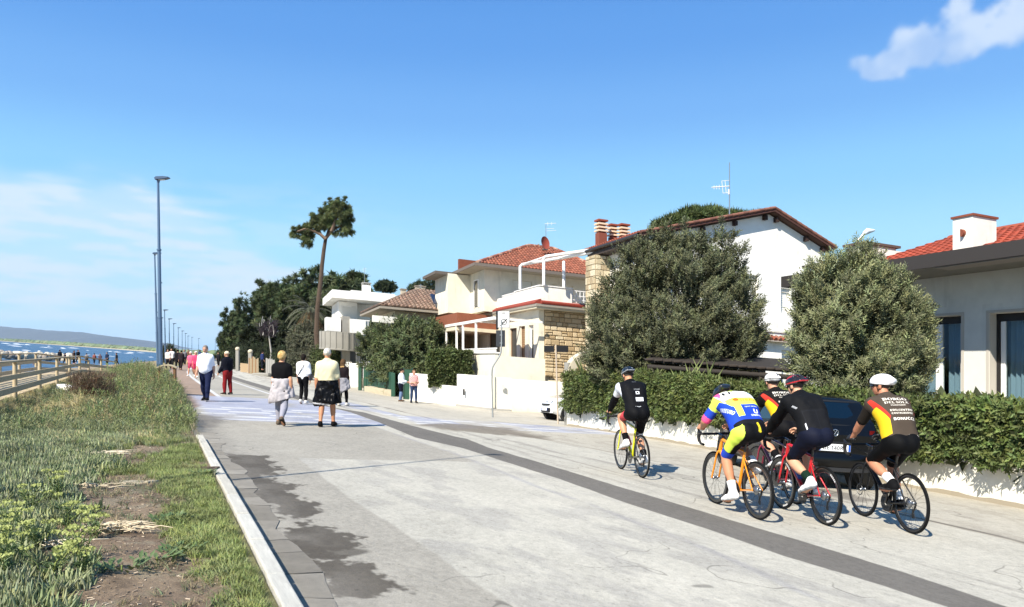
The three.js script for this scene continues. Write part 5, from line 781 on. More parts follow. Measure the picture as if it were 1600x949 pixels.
// green fence and gate before the round bush
{
const t = thing('green_fence', 'dark green boarded garden fence with gate beside the two standing people', 'fence', [0, 0, 0]), gm = mat('#1e4a38', 0.6), gd = mat('#173a2c', 0.6);
const P = (px, Z) => { const X = (px - CX) / FPX * Z; return [X, Z]; }, seg = (pa, Za, pb, Zb, n) => { for (let i = 0; i < n; i++) { const a = P(...[lerp(pa, pb, i / n), lerp(Za, Zb, i / n)]), b = P(lerp(pa, pb, (i + 0.9) / n), lerp(Za, Zb, (i + 0.9) / n)), A0 = W3(...a, 0.38), B0 = W3(...b, 0.38), L = A0.distanceTo(B0); part('plank', box(L, 1.0 + (i % 2) * 0.012, 0.03, 0, 0.5, 0).applyMatrix4(new THREE.Matrix4().makeRotationY(-Math.atan2(B0.z - A0.z, B0.x - A0.x))).translate((A0.x + B0.x) / 2, A0.y, (A0.z + B0.z) / 2), i % 2 ? gm : gd, t); } };
seg(572, 47.6, 614, 42, 24);
for (const [px, Z, h] of [[562.5, 48.2, 1.75], [571, 47.7, 1.6], [614.5, 41.9, 1.35]]) { const p = W3(...P(px, Z)); part('post', rbox(0.22, h, 0.22, p.x, p.y + h / 2, p.z, 0.02), gm, t); }
const w0 = W3(...P(572, 47.5)), w1 = W3(...P(614, 41.9)); part('footing', box(w0.distanceTo(w1), 0.36, 0.25, 0, 0.17, 0).applyMatrix4(new THREE.Matrix4().makeRotationY(-Math.atan2(w1.z - w0.z, w1.x - w0.x))).translate((w0.x + w1.x) / 2, (w0.y + w1.y) / 2, (w0.z + w1.z) / 2), plaster('#bfb49c'), t);
const g0 = W3(...P(637.5, 39.6)); part('gate', rbox(0.36, 1.6, 0.06, g0.x, g0.y + 0.8, g0.z, 0.01), gm, t); part('gate_post', [rbox(0.08, 1.7, 0.08, g0.x - 0.22, g0.y + 0.85, g0.z, 0.01), rbox(0.08, 1.7, 0.08, g0.x + 0.22, g0.y + 0.85, g0.z, 0.01)], gd, t);
}
// white gate pillar with openwork panel before the villa
{
const Z = 53.5, b = W3((552 - CX) / FPX * Z, Z), t = thing('white_gateway', 'white gate pillar and openwork block panel before the white villa', 'gateway', b);
part('pillar', rbox(0.75, 1.75, 0.5, 0.1, 0.87, 0, 0.02), M.white, t); for (let i = 0; i < 3; i++) for (let j = 0; j < 5; j++) { const x = -0.52 + i * 0.16 - 0.0, y = 0.55 + j * 0.27; part('block', [box(0.16, 0.03, 0.14, x, y, 0), box(0.16, 0.03, 0.14, x, y + 0.2, 0), box(0.025, 0.17, 0.14, x - 0.066, y + 0.1, 0), box(0.025, 0.17, 0.14, x + 0.066, y + 0.1, 0)], M.white, t); }
part('low_wall', rbox(3.0, 0.7, 0.3, 1.9, 0.3, -0.8, 0.02), plaster('#d9d4c6'), t);
}
// wooden palisade, grey plank panels and stone posts before the dark pines
{
const Z = 66, P = (px, z = Z) => W3((px - CX) / FPX * z, z), t = thing('wooden_palisade', 'tall uneven brown and grey timber palisade before the dark pines', 'fence', [0, 0, 0]), r = RNG(72);
for (let i = 0; i < 9; i++) { const px = 389 + i * 1.75, p = P(px), h = 1.35 + r() * 0.25; part('plank', box(0.09, h, 0.04, p.x, p.y + h / 2, p.z, 0, 0, (r() - 0.5) * 0.03), i % 3 ? M.woodGrey : mat('#8a6a4a', 0.9), t); }
for (let i = 0; i < 8; i++) { const p = P(416 + i * 1.75, 62), h = 1.45 + r() * 0.15; part('plank', box(0.09, h, 0.04, p.x, p.y + h / 2, p.z), mat(i % 2 ? '#8f8d88' : '#a09e98', 0.9), t); }
part('rail', box(0.95, 0.07, 0.05, P(396).x, P(396).y + 1.0, P(396).z - 0.05), M.woodGrey, t); part('rail', box(0.75, 0.07, 0.05, P(422, 62).x, P(422, 62).y + 1.1, P(422, 62).z - 0.05), M.woodGrey, t);
for (let i = 0; i < 9; i++) { const p = P(376 + i * 1.55, 70); part('plank', box(0.08, 0.85, 0.03, p.x, p.y + 0.42, p.z), mat('#b39b7b', 0.9), t); } part('rail', box(0.95, 0.06, 0.04, P(382, 70).x, P(382, 70).y + 0.6, P(382, 70).z - 0.04), M.wood, t);
part('base_stone', rbox(1.4, 0.3, 0.6, P(410, 62).x, P(410, 62).y + 0.1, P(410, 62).z + 0.3, 0.08), M.concrete, t);
}
for (const [px, Z, h, label] of [[371, 74, 2.1, 'rounded grey stone post left of the timber palisade'], [391, 68, 1.9, 'pale capped stone post standing at the palisade']]) {
const b = W3((px - CX) / FPX * Z, Z), t = thing('stone_post', label, 'post', b); part('shaft', rbox(0.32, h, 0.32, 0, h / 2, 0, 0.03), M.concrete, t); part('cap', new THREE.SphereGeometry(0.24, 10, 8).scale(1, 0.9, 1).translate(0, h + 0.1, 0), plaster('#c9bda6'), t);
}
// far pavement edge and boundary walls on the landward side
{ const t = thing('street_wall', 'low pale wall running along the far landward pavement', 'wall', [0, 0, 0]); const g = gridSheet([0, 1, 2, 3], range(76, 170, 20), (k, d) => { const [X, Z] = pathUD(9.6 - 2.2 * sstep(60, 110, d) + (k > 1 ? 0.25 : 0), d); return W3(X, Z, [-0.2, 0.75, 0.75, -0.2][k]); }); part('wall', g, plaster('#b9ad98'), t); }

// ---------- street lamps ----------
{
const blue = new THREE.MeshStandardMaterial({ color: col('#5f7690'), roughness: 0.45, metalness: 0.55 }), head = new THREE.MeshStandardMaterial({ color: col('#4a5c74'), roughness: 0.4, metalness: 0.5 }), lens = mat('#dfe4e8', 0.2);
const mk = (H, label) => { const t = thing('street_lamp', label, 'street lamp', [0, 0, 0], 0, 'blue lamp posts along the dunes'); part('pole', merge([rod(V(0, -0.8, 0), V(0, H * 0.33, 0), 0.085, 0.08, 12), rod(V(0, H * 0.33, 0), V(0, H * 0.66, 0), 0.07, 0.065, 12), rod(V(0, H * 0.66, 0), V(0, H - 0.1, 0), 0.055, 0.045, 12)]), blue, t); for (const k of [0.33, 0.66]) part('collar', new THREE.CylinderGeometry(0.09, 0.09, 0.05, 12).translate(0, H * k, 0), blue, t); part('bracket', [box(0.1, 0.03, 0.06, 0.07, H * 0.33, 0), box(0.09, 0.05, 0.03, 0.06, H * 0.5, 0)], head, t); part('neck', rod(V(0, H - 0.12, 0), V(0.02, H, 0), 0.05, 0.06, 10), head, t); const hs = prism([[-0.14, 0], [0.42, 0.03], [0.62, 0.075], [0.6, 0.1], [0.3, 0.135], [-0.1, 0.125], [-0.18, 0.07]], 0.24, 0.02).translate(0.02, H, -0.12); const h = part('lamp_head', hs.translate(-0.02, -H, 0).scale(0.68, 0.8, 0.8).translate(0.02, H, 0), head, t); part('lens', box(0.24, 0.012, 0.14, 0.15, H - 0.012, 0, 0, 0, 0.05), lens, h); return t; };
const spots = [[250.5, 277, 29.6, 'nearest tall blue steel street lamp beside the dune scrub and wooden bin'], [243.5, 395, 52, 'second blue street lamp, thin and just left of the nearest one'], [258, 484, 88, 'third blue street lamp, half as tall as the second'], [265, 498, 106, 'blue street lamp fourth in the seaward row'], [272, 505.5, 124, 'blue street lamp fifth in the seaward row'], [279, 512, 140, 'blue street lamp sixth in the seaward row'], [285, 517, 160, 'blue street lamp seventh in the seaward row'], [290, 521, 178, 'blue street lamp eighth in the seaward row'], [294, 525, 196, 'blue street lamp ninth in the seaward row'], [300, 527, 215, 'blue street lamp tenth in the seaward row'], [310.5, 529, 235, 'small lone far lamp nearer the man in white'], [336.5, 533, 260, 'smallest far lamp standing right before the dark wood']];
const lean = [0.014, 0.028, 0.02, 0.01];
spots.forEach(([px, py, Z, label], i) => { const p = at(px, py, Z), [u, d] = unPath(p.x, Z), gy = plane(p.x, Z) + (u < 0 ? duneH(u, d) : 0), t = mk(p.y - gy - 0.1, label); t.position.set(p.x - 0.1 + (lean[i] ?? 0) * (p.y - gy) * 0 + 0, gy, p.z); t.rotation.z = (lean[i] ?? 0); t.position.x += Math.sin(lean[i] ?? 0) * (p.y - gy); });
// the lamp that stands just out of the picture and throws its shadow over the road
const t = mk(8.3, 'blue street lamp beside the near kerb, seen only by its shadow'); t.scale.set(0.42, 1, 0.42); t.position.set(-5.2, plane(-5.2, 6.0), -6.0);
// lamp behind the low house roof
const Z = 24, b = W3((1336 - CX) / FPX * Z, Z), rel = (px, py) => at(px, py, Z).sub(b), l2 = thing('roof_lamp', 'grey street lamp arm peeping over the low house roof', 'street lamp', b); part('pole', rod(V(0, 0, 0), rel(1334, 384), 0.05, 0.045), M.steel, l2); part('arm', rod(rel(1334, 384), rel(1350, 365), 0.04), M.steel, l2); part('lamp_head', taper([rel(1349, 366), rel(1356, 361), rel(1367, 360)], [0.06, 0.1, 0.03], 8), mat('#c5d3de', 0.4), l2); part('bracket', rod(rel(1341, 391), rel(1341, 376), 0.02), M.steel, l2);
}
// ---------- signs ----------
{
const Z = 27.5, b = W3((770 - CX) / FPX * Z, Z), rel = (px, py, dz = 0) => at(px, py, Z + dz).sub(b), t = thing('road_sign', 'white square road sign with black crossed symbol on a bent pole', 'sign', b);
part('pole', tube([V(0, -0.1, 0), rel(769, 618), rel(768.5, 590), rel(770, 574), rel(777, 562), rel(782, 553), rel(783.5, 540), rel(783.5, 500)], 0.03, 8, 60), new THREE.MeshStandardMaterial({ color: col('#9fa3a3'), roughness: 0.5, metalness: 0.6 }), t);
const face = canvasTex(256, 384, (g, w, h) => { g.fillStyle = '#f4f4f2'; g.fillRect(0, 0, w, h); g.strokeStyle = '#222'; g.lineWidth = 5; g.strokeRect(5, 5, w - 10, h - 10); g.fillStyle = '#222'; g.fillRect(90, 28, 76, 26); g.font = 'bold 40px sans-serif'; g.textAlign = 'center'; g.fillText('ZONA', w / 2, 100); g.font = 'bold 30px sans-serif'; g.fillText('ore 8 - 20', w / 2, 140); g.strokeStyle = '#1a1a1a'; g.lineWidth = 20; g.beginPath(); g.arc(w / 2, 255, 62, 0, 7); g.stroke(); g.lineWidth = 24; g.beginPath(); g.moveTo(50, 340); g.lineTo(206, 175); g.stroke(); g.fillStyle = '#1a1a1a'; g.beginPath(); g.ellipse(w / 2, 258, 44, 26, -0.7, 0, 7); g.fill(); g.fillStyle = '#f4f4f2'; g.fillRect(102, 245, 52, 10); });
const c = rel(787, 499.5), yaw = 0.0, w = 0.45, h = 0.63, board = part('sign_board', rbox(w, h, 0.02, c.x, c.y, c.z, 0.008), mat('#6d7072', 0.5), t); part('sign_face', new THREE.PlaneGeometry(w - 0.02, h - 0.02).translate(c.x, c.y, c.z + 0.014), new THREE.MeshStandardMaterial({ map: face, roughness: 0.4 }), board);
const d = rel(783, 530), bl = part('under_board', rbox(0.34, 0.62, 0.02, d.x - 0.02, d.y + 0.02, d.z - 0.05, 0.008), mat('#2c3036', 0.6), t, 'dark lower board seen from behind'); part('clamp', [box(0.1, 0.04, 0.06, d.x, d.y + 0.15, d.z - 0.02), box(0.1, 0.04, 0.06, d.x, d.y - 0.15, d.z - 0.02)], M.steel, bl);
part('dark_back', rbox(0.1, 0.7, 0.015, rel(777, 503).x, c.y - 0.02, c.z - 0.1, 0.005), M.black, t);
}
{
const Z = 25.2, b = W3((872 - CX) / FPX * Z, Z), rel = (px, py) => at(px, py, Z).sub(b), t = thing('street_name_sign', 'two small black street name boards on a thin rusty pole', 'sign', b);
part('pole', rod(V(0, -0.1, 0), rel(868.5, 539), 0.028, 0.025, 8), mat('#b9aa98', 0.6), t);
for (const [x0, x1] of [[850, 866], [870, 888]]) { const a = rel(x0, 540), c = rel(x1, 551), m = a.clone().add(c).multiplyScalar(0.5); part('sign_board', rbox(c.x - a.x, 0.22, 0.02, m.x, m.y, m.z, 0.006), M.black, t); }
}
// carport of dark timber under the big bush
{
const Z = 20.2, b = W3((1100 - CX) / FPX * Z, Z), rel = (px, py, dz = 0) => at(px, py, Z + dz).sub(b), t = thing('dark_carport', 'low dark timber carport roof half hidden under the big bush', 'carport', b), m = mat('#2a2521', 0.85);
const roof = part('roof', (() => { const a = rel(1012, 566), c = rel(1240, 583, -1.2), g = gridSheet([0, 1], [0, 1, 2, 3], (u, k) => a.clone().lerp(c, u).add([V(0, 0, 0), V(0, 0.07, 0), V(0.5, 0.35, -2), V(0.5, 0.25, -2)][k])); return g; })(), m, t); const c = []; for (let k = 0; k < 16; k++) { const p = rel(1014 + k * 14.5, 566.5 + k * 1.1, -0.02 - k * 0.078); part('tile', rbox(0.2, 0.06, 0.22, p.x, p.y + 0.08, p.z, 0.015), mat('#3a322c', 0.85), roof); }
part('beam', rod(rel(1012, 573), rel(1240, 590, -1.2), 0.07), m, t); for (const [px, dz] of [[1085, -0.4], [1190, -0.9], [1016, 0]]) { const p = rel(px, 578, dz); part('post', box(0.16, 2.3, 0.16, p.x, p.y - 1.1, p.z), mat('#4d463e', 0.85), t); }
part('dark_sheet', gridSheet([0, 1], [0, 1], (u, v) => rel(1012, 572).lerp(rel(1240, 590, -1.2), u).add(V(0.4, -0.9 * v, -1.9))), mat('#15130f', 0.95), t);  // near-black sheet hung below the carport roof
}
// ---------- aerials and dish ----------
{
const mk = (label, px, y0, y1, Z, arms, r = 0.022) => { const b = at(px, y0, Z), t = thing('tv_aerial', label, 'aerial', b), rel = (x, y) => at(x, y, Z).sub(b); part('mast', rod(V(0, 0, 0), rel(px, y1), r, r * 0.7), M.steel, t); for (const [x0, ya, x1, yb, q] of arms) part('boom', rod(rel(x0, ya), rel(x1, yb), q ?? 0.012), mat('#cfd4d6', 0.4), t); };
mk('tall white television aerial standing on the gable house roof', 1140, 337, 254, 31, [[1112, 293, 1140, 291, 0.022], [1128, 283, 1140, 282], [1130, 302, 1141, 301], [1128, 283, 1130, 302], [1133, 282, 1135, 302], [1139, 296, 1139, 304, 0.04], [1116, 290, 1116, 296], [1120, 290, 1120, 296], [1124, 289, 1124, 296]], 0.028);
mk('small aerial on the stone house roof next to the red dish', 853, 391, 350, 45, [[851, 350, 869, 349, 0.015], [852, 358, 866, 357], [856, 347, 856, 353], [862, 347, 862, 352], [854, 361, 869, 360]]);
mk('thin aerial on the white villa chimney', 569.5, 459, 418, 60, [[566, 421, 573, 420], [567, 424, 572, 423.5]]);
mk('faint aerial far beyond the tiled bungalow', 657, 462, 444, 75, [[654, 446, 660, 446], [655, 449, 659, 449]]);
const Z = 44.5, b = at(850, 391, Z), t = thing('satellite_dish', 'rust red satellite dish on the stone house ridge', 'satellite dish', b), pts = []; for (let k = 0; k <= 8; k++) pts.push(new THREE.Vector2(k / 8 * 0.4, 0.1 * (k / 8) ** 2));
part('dish', new THREE.LatheGeometry(pts, 24).scale(0.85, 1, 1).rotateX(Math.PI / 2 - 0.2).rotateY(0.7).translate(0.02, 0.42, 0), mat('#8a3d2c', 0.7), t); part('mount', [rod(V(0, 0, 0), V(0, 0.45, -0.06), 0.03), box(0.35, 0.06, 0.3, 0.05, 0.02, 0)], mat('#4b4340', 0.6), t); part('feed_arm', rod(V(0, 0.2, 0), V(-0.35, 0.28, 0.35), 0.015), M.steel, t); part('receiver', new THREE.SphereGeometry(0.05, 8, 6).translate(-0.35, 0.29, 0.35), M.concrete, t);
}
// ---------- wooden walkway rails, bin, debris ----------
{
const rail = M.wood;
const mk = (label, u0, d0, d1, step, uEnd, hh) => {
const t = thing('wooden_fence', label, 'fence', [0, 0, 0]), r = RNG(label.length), N = Math.round((d1 - d0) / step), pt = (k) => { const d = d0 + k * step, u = lerp(u0, uEnd, sstep(0.72, 1, k / N)); const [X, Z] = pathUD(u, d); return V(X, plane(X, Z) + 0.12 - 0.35 * sstep(0.75, 1, k / N), -Z); };
for (let k = 0; k <= N; k++) { const p = pt(k); part('post', rod(p.clone().add(V(0, -1.0, 0)), p.clone().add(V((r() - 0.5) * 0.04, 0.82, 0)), 0.06, 0.055, 9), M.wood, t); }
for (let k = 0; k < N; k++) { const a = pt(k), b = pt(k + 1), d = b.clone().sub(a), L = d.length(), yaw = Math.atan2(-d.z, d.x), pitch = Math.asin(d.y / L), m = a.clone().lerp(b, 0.5); const bar = (h, w, th, off) => box(L - 0.01, w, th, 0, 0, 0).applyMatrix4(new THREE.Matrix4().makeRotationZ(pitch)).applyMatrix4(new THREE.Matrix4().makeRotationY(yaw)).translate(m.x + off, m.y + h, m.z); part('rail', rbox(L + 0.02, 0.05, 0.15, 0, 0, 0, 0.015).applyMatrix4(new THREE.Matrix4().makeRotationZ(pitch)).applyMatrix4(new THREE.Matrix4().makeRotationY(yaw)).translate(m.x, m.y + 0.85, m.z), k % 2 ? rail : M.woodGrey, t); part('rail', bar(0.45, 0.13, 0.035, 0.07), rail, t); part('rail', bar(0.12, 0.15, 0.035, 0.07), rail, t); }
};
mk('pale wooden rail fence of the beach walkway, nearer row beside the dune plants', -4.1, 9.5, 47, 4.7, -2.9);
mk('pale wooden rail fence of the beach walkway, farther row toward the beach', -6.0, 10.5, 47, 4.6, -4.4);
// boarded foot of the walkway
const t = thing('board_walk', 'weathered plank walkway between the two wooden rail fences', 'walkway', [0, 0, 0]); for (let k = 0; k < 60; k++) { const d = 10 + k * 0.55, [X, Z] = pathUD(-5.05, d), p = V(X, plane(X, Z) - 0.05, -Z); part('plank', rbox(1.75, 0.04, 0.5, 0, 0, 0, 0.01).applyMatrix4(new THREE.Matrix4().makeRotationY(26 * D2R)).translate(p.x, p.y, p.z), k % 3 ? M.wood : M.woodGrey, t); }
}
{
const Z = 25.5, b = W3((261 - CX) / FPX * Z, Z).setY(duneGround((261 - CX) / FPX * Z, Z)), t = thing('litter_bin', 'wooden litter bin shelter with curved roof beside the footway', 'bin', b, 0.35);
const arc = []; for (let k = 0; k <= 10; k++) { const a = -0.62 + k / 10 * 1.24; arc.push([Math.sin(a) * 0.55, Math.cos(a) * 0.55 - 0.35]); } for (let k = 10; k >= 0; k--) { const a = -0.62 + k / 10 * 1.24; arc.push([Math.sin(a) * 0.51, Math.cos(a) * 0.51 - 0.35]); }
part('roof', prism(arc, 0.62, 0.004).translate(0, 0.78, -0.31), M.wood, t); for (const [x, z] of [[-0.24, -0.22], [0.24, -0.22], [-0.24, 0.22], [0.24, 0.22]]) part('post', box(0.07, 0.95, 0.07, x, 0.42, z), mat('#7d5a3c', 0.85), t);
for (let k = 0; k < 5; k++) part('slat', box(0.085, 0.55, 0.025, -0.18 + k * 0.09, 0.3, 0.235), mat('#8f6b48', 0.85), t); part('liner', rbox(0.42, 0.6, 0.36, 0, 0.32, 0, 0.03), mat('#2b2826', 0.7), t);
}
{
const [X, Z] = gpx(103, 617), b = V(X, duneGround(X, Z), -Z); const t = thing('white_board', 'broken white foam board lying in the dry dune grass', 'board', b, -0.3); part('board', rbox(0.55, 0.14, 0.3, 0, 0.22, 0, 0.03).rotateZ(-0.16), mat('#ebe7dc', 0.8), t);
const [X2, Z2] = gpx(299, 743), g = thing('drain_grate', 'rusty iron drain grate set across the grass by the kerb', 'grate', V(X2, duneGround(X2, Z2) + 0.015, -Z2), 0.1), rm = mat('#5a4a3c', 0.8); part('frame', [box(0.6, 0.03, 0.025, 0, 0, 0.11), box(0.6, 0.03, 0.025, 0, 0, -0.11), box(0.025, 0.03, 0.195, 0.2875, 0, 0), box(0.025, 0.03, 0.195, -0.2875, 0, 0)], rm, g); for (let k = 0; k < 19; k++) part('bar', box(0.012, 0.024, 0.195, -0.265 + k * 0.0295, 0, 0), rm, g);
const [X3, Z3] = gpx(240, 680), g2 = thing('drain_grate', 'small dark drain grate half buried in grass near the scrub', 'grate', V(X3, duneGround(X3, Z3) + 0.02, -Z3), 0.1); part('frame', [box(0.6, 0.03, 0.03, 0, 0, 0.12), box(0.6, 0.03, 0.03, 0, 0, -0.12)], rm, g2); for (let k = 0; k < 14; k++) part('bar', box(0.014, 0.024, 0.21, -0.27 + k * 0.0415, 0, 0), rm, g2);
const r = RNG(55); for (const [px, py, w, d, label] of [[205, 760, 0.42, 0.2, 'pale flat broken slab lying on the bare soil'], [183, 702, 0.34, 0.24, 'upper left flat stone in the grass above the bare soil'], [222, 697, 0.3, 0.32, 'flat stone nearest the small dark grate'], [236, 762, 0.16, 0.12, 'whitish chip of stone beside the pale slab']]) { const [sx, sz] = gpx(px, py), pts = []; for (let k = 0; k < 8; k++) { const a = k / 8 * 6.283, q = 0.75 + r() * 0.4; pts.push([Math.cos(a) * w / 2 * q, Math.sin(a) * d / 2 * q]); } const m = solo('flat_stone', prism(pts, 0.022, 0.008).rotateX(-Math.PI / 2), mat('#b5aa93', 0.92, { bumpMap: rep(grainTex, 0.3), bumpScale: 0.01 }), label, 'stone', undefined); m.position.set(sx, duneGround(sx, sz) - 0.01, -sz); }
}
// breakwater boulders on the shore
{
const r = RNG(71), base = new THREE.IcosahedronGeometry(1, 2), vs = [0, 1, 2].map((k) => { const g = base.clone(), p = g.attributes.position; for (let i = 0; i < p.count; i++) { const q = 0.75 + 0.6 * noise3(p.getX(i) * 1.3 + k * 9 + 5, p.getY(i) * 1.3 + 5, p.getZ(i) * 1.3 + 5); p.setXYZ(i, p.getX(i) * q, p.getY(i) * q * 0.75, p.getZ(i) * q); } const h = g.index ? g.toNonIndexed() : g; h.computeVertexNormals(); return h; });
const ms = ['#b3a995', '#a1968a', '#bdb4a2'].map((h) => mat(h, 0.95));
for (let i = 0; i < 46; i++) { const px = -20 + i * 2.9 + r() * 2, Z = 118 + r() * 14 + i * 0.9, X = (px - CX) / FPX * Z, s = 0.5 + r() * 0.5, o = shade(new THREE.Mesh(vs[i % 3], ms[Math.floor(r() * 3)])); o.name = numbered('boulder'); scene.add(o); const y = EYE + (CY - (hor(px) + 21 - i * 0.05 + r() * 3)) / FPX * Z; o.position.set(X, y, -Z); o.scale.setScalar(s); o.rotation.set(r() * 3, r() * 6, 0); tag(o, 'pale boulder in the breakwater along the water edge', 'boulder', 'breakwater boulders at the water edge'); }
}

// ---------- figures: bodies meshed from one smooth distance field ----------
// a primitive is a tapered capsule {a, b, ra, rb, k} or an ellipsoid {c, f, u, r, q: [right, up, front], k}
const smin = (a, b, k) => { const h = Math.max(k - Math.abs(a - b), 0) / k; return Math.min(a, b) - h * h * k * 0.25; };
function compile(prims, off = 0) {
return prims.map((p) => p.c ? { e: 1, c: p.c, f: p.f, u: p.u, r: p.r, q: p.q.map((x) => x + off), k: p.k ?? 0.03, sub: p.sub }
: { ax: p.a.x, ay: p.a.y, az: p.a.z, dx: p.b.x - p.a.x, dy: p.b.y - p.a.y, dz: p.b.z - p.a.z, il: 1 / Math.max(1e-9, p.a.distanceToSquared(p.b)), ra: p.ra + off, dr: (p.rb ?? p.ra) - p.ra, k: p.k ?? 0.03, sub: p.sub });
}
function dist(C, x, y, z) {
let d = 1e3;
for (const p of C) {
let v;
if (p.e) { const px = x - p.c.x, py = y - p.c.y, pz = z - p.c.z, a = (px * p.r.x + py * p.r.y + pz * p.r.z), b = (px * p.u.x + py * p.u.y + pz * p.u.z), c = (px * p.f.x + py * p.f.y + pz * p.f.z), [q0, q1, q2] = p.q, k0 = Math.sqrt((a / q0) ** 2 + (b / q1) ** 2 + (c / q2) ** 2), k1 = Math.sqrt((a / q0 / q0) ** 2 + (b / q1 / q1) ** 2 + (c / q2 / q2) ** 2); v = k1 < 1e-6 ? -Math.min(q0, q1, q2) : k0 * (k0 - 1) / k1; }
else { const px = x - p.ax, py = y - p.ay, pz = z - p.az; let t = (px * p.dx + py * p.dy + pz * p.dz) * p.il; t = t < 0 ? 0 : t > 1 ? 1 : t; const ex = px - p.dx * t, ey = py - p.dy * t, ez = pz - p.dz * t; v = Math.sqrt(ex * ex + ey * ey + ez * ez) - (p.ra + p.dr * t); }
d = p.sub ? Math.max(d, -v) : smin(d, v, p.k);
}
return d;
}
// surface nets over the field; clips are [point, normal] half spaces that are cut away on the normal's side
function fieldMesh(prims, { off = 0, cell = 0.012, clips = [], wrinkle = 0, wf = 9, extra } = {}) {
const C = compile(prims, off), lo = V(1e9, 1e9, 1e9), hi = V(-1e9, -1e9, -1e9);
for (const p of prims) { if (p.sub) continue; if (p.c) { const m = Math.max(...p.q) + off; lo.min(p.c.clone().addScalar(-m)); hi.max(p.c.clone().addScalar(m)); } else for (const [q, r] of [[p.a, p.ra], [p.b, p.rb ?? p.ra]]) { lo.min(q.clone().addScalar(-r - off)); hi.max(q.clone().addScalar(r + off)); } }
lo.addScalar(-2.5 * cell - wrinkle - 0.01); hi.addScalar(2.5 * cell + wrinkle + 0.01);
const nx = Math.ceil((hi.x - lo.x) / cell) + 1, ny = Math.ceil((hi.y - lo.y) / cell) + 1, nz = Math.ceil((hi.z - lo.z) / cell) + 1, F = new Float32Array(nx * ny * nz);
const field = (x, y, z) => { let d = dist(C, x, y, z); if (wrinkle && Math.abs(d) < 0.06) d += wrinkle * (noise3(x * wf + 40, y * wf * 0.7 + 40 + x * 3, z * wf + 40) - 0.5) * 2 + wrinkle * 0.5 * (noise3(x * wf * 2.3 + 9, y * wf * 1.6 + 80 - z * 6, z * wf * 2.3 + 20) - 0.5) * 2; if (extra) d = extra(d, x, y, z); for (const [p, n] of clips) d = Math.max(d, (x - p.x) * n.x + (y - p.y) * n.y + (z - p.z) * n.z); return d; };
const B = 5, half = B * cell * 0.5 * 1.7321 + wrinkle * 1.6 + 0.012;
for (let k0 = 0; k0 < nz; k0 += B) for (let j0 = 0; j0 < ny; j0 += B) for (let i0 = 0; i0 < nx; i0 += B) {
const c = field(lo.x + (i0 + (B - 1) / 2) * cell, lo.y + (j0 + (B - 1) / 2) * cell, lo.z + (k0 + (B - 1) / 2) * cell), far = Math.abs(c) > half;
for (let k = k0; k < Math.min(nz, k0 + B); k++) for (let j = j0; j < Math.min(ny, j0 + B); j++) for (let i = i0; i < Math.min(nx, i0 + B); i++) F[(k * ny + j) * nx + i] = far ? c : field(lo.x + i * cell, lo.y + j * cell, lo.z + k * cell);
}
const id = new Int32Array(nx * ny * nz).fill(-1), pos = [], idx = [], sx = 1, sy = nx, sz = nx * ny, CO = [0, sx, sy, sx + sy, sz, sz + sx, sz + sy, sz + sx + sy], ED = [[0, 1], [2, 3], [4, 5], [6, 7], [0, 2], [1, 3], [4, 6], [5, 7], [0, 4], [1, 5], [2, 6], [3, 7]];
for (let k = 0; k < nz - 1; k++) for (let j = 0; j < ny - 1; j++) for (let i = 0; i < nx - 1; i++) {
const o = k * sz + j * sy + i; let m = 0; for (let c = 0; c < 8; c++) if (F[o + CO[c]] < 0) m |= 1 << c; if (m === 0 || m === 255) continue;
let x = 0, y = 0, z = 0, n = 0; for (const [a, b] of ED) { const fa = F[o + CO[a]], fb = F[o + CO[b]]; if ((fa < 0) === (fb < 0)) continue; const t = fa / (fa - fb); x += (a & 1) + ((b & 1) - (a & 1)) * t; y += ((a >> 1) & 1) + (((b >> 1) & 1) - ((a >> 1) & 1)) * t; z += (a >> 2) + ((b >> 2) - (a >> 2)) * t; n++; }
id[o] = pos.length / 3; pos.push(lo.x + (i + x / n) * cell, lo.y + (j + y / n) * cell, lo.z + (k + z / n) * cell);
}
for (let k = 1; k < nz - 1; k++) for (let j = 1; j < ny - 1; j++) for (let i = 1; i < nx - 1; i++) {
const o = k * sz + j * sy + i, s = F[o] < 0;
for (const [d, a, b] of [[sx, sy, sz], [sy, sz, sx], [sz, sx, sy]]) { if ((F[o + d] < 0) === s) continue; const q = [id[o], id[o - a], id[o - a - b], id[o - b]]; if (q.some((v) => v < 0)) continue; if (s) idx.push(q[0], q[1], q[2], q[0], q[2], q[3]); else idx.push(q[0], q[2], q[1], q[0], q[3], q[2]); }
}
const g = new THREE.BufferGeometry(); g.setAttribute('position', new THREE.Float32BufferAttribute(pos, 3)); g.setIndex(idx); g.computeVertexNormals(); return g;
}
function paintGeo(g, fn) { const p = g.attributes.position, c = new Float32Array(p.count * 3), v = V(0, 0, 0); for (let i = 0; i < p.count; i++) { v.fromBufferAttribute(p, i); const q = fn(v); c[i * 3] = q.r; c[i * 3 + 1] = q.g; c[i * 3 + 2] = q.b; } g.setAttribute('color', new THREE.BufferAttribute(c, 3)); return g; }
const cap = (a, b, ra, rb, k) => ({ a, b, ra, rb: rb ?? ra, k });
const mid = (a, b, t = 0.5) => a.clone().lerp(b, t);
function ik(a, c, l1, l2, pole) { const d = c.clone().sub(a), L = Math.min(d.length(), (l1 + l2) * 0.9995), n = d.normalize(), x = (l1 * l1 - l2 * l2 + L * L) / (2 * L), h = Math.sqrt(Math.max(0, l1 * l1 - x * x)), p = pole.clone().addScaledVector(n, -pole.dot(n)).normalize(); return a.clone().addScaledVector(n, x).addScaledVector(p, h); }

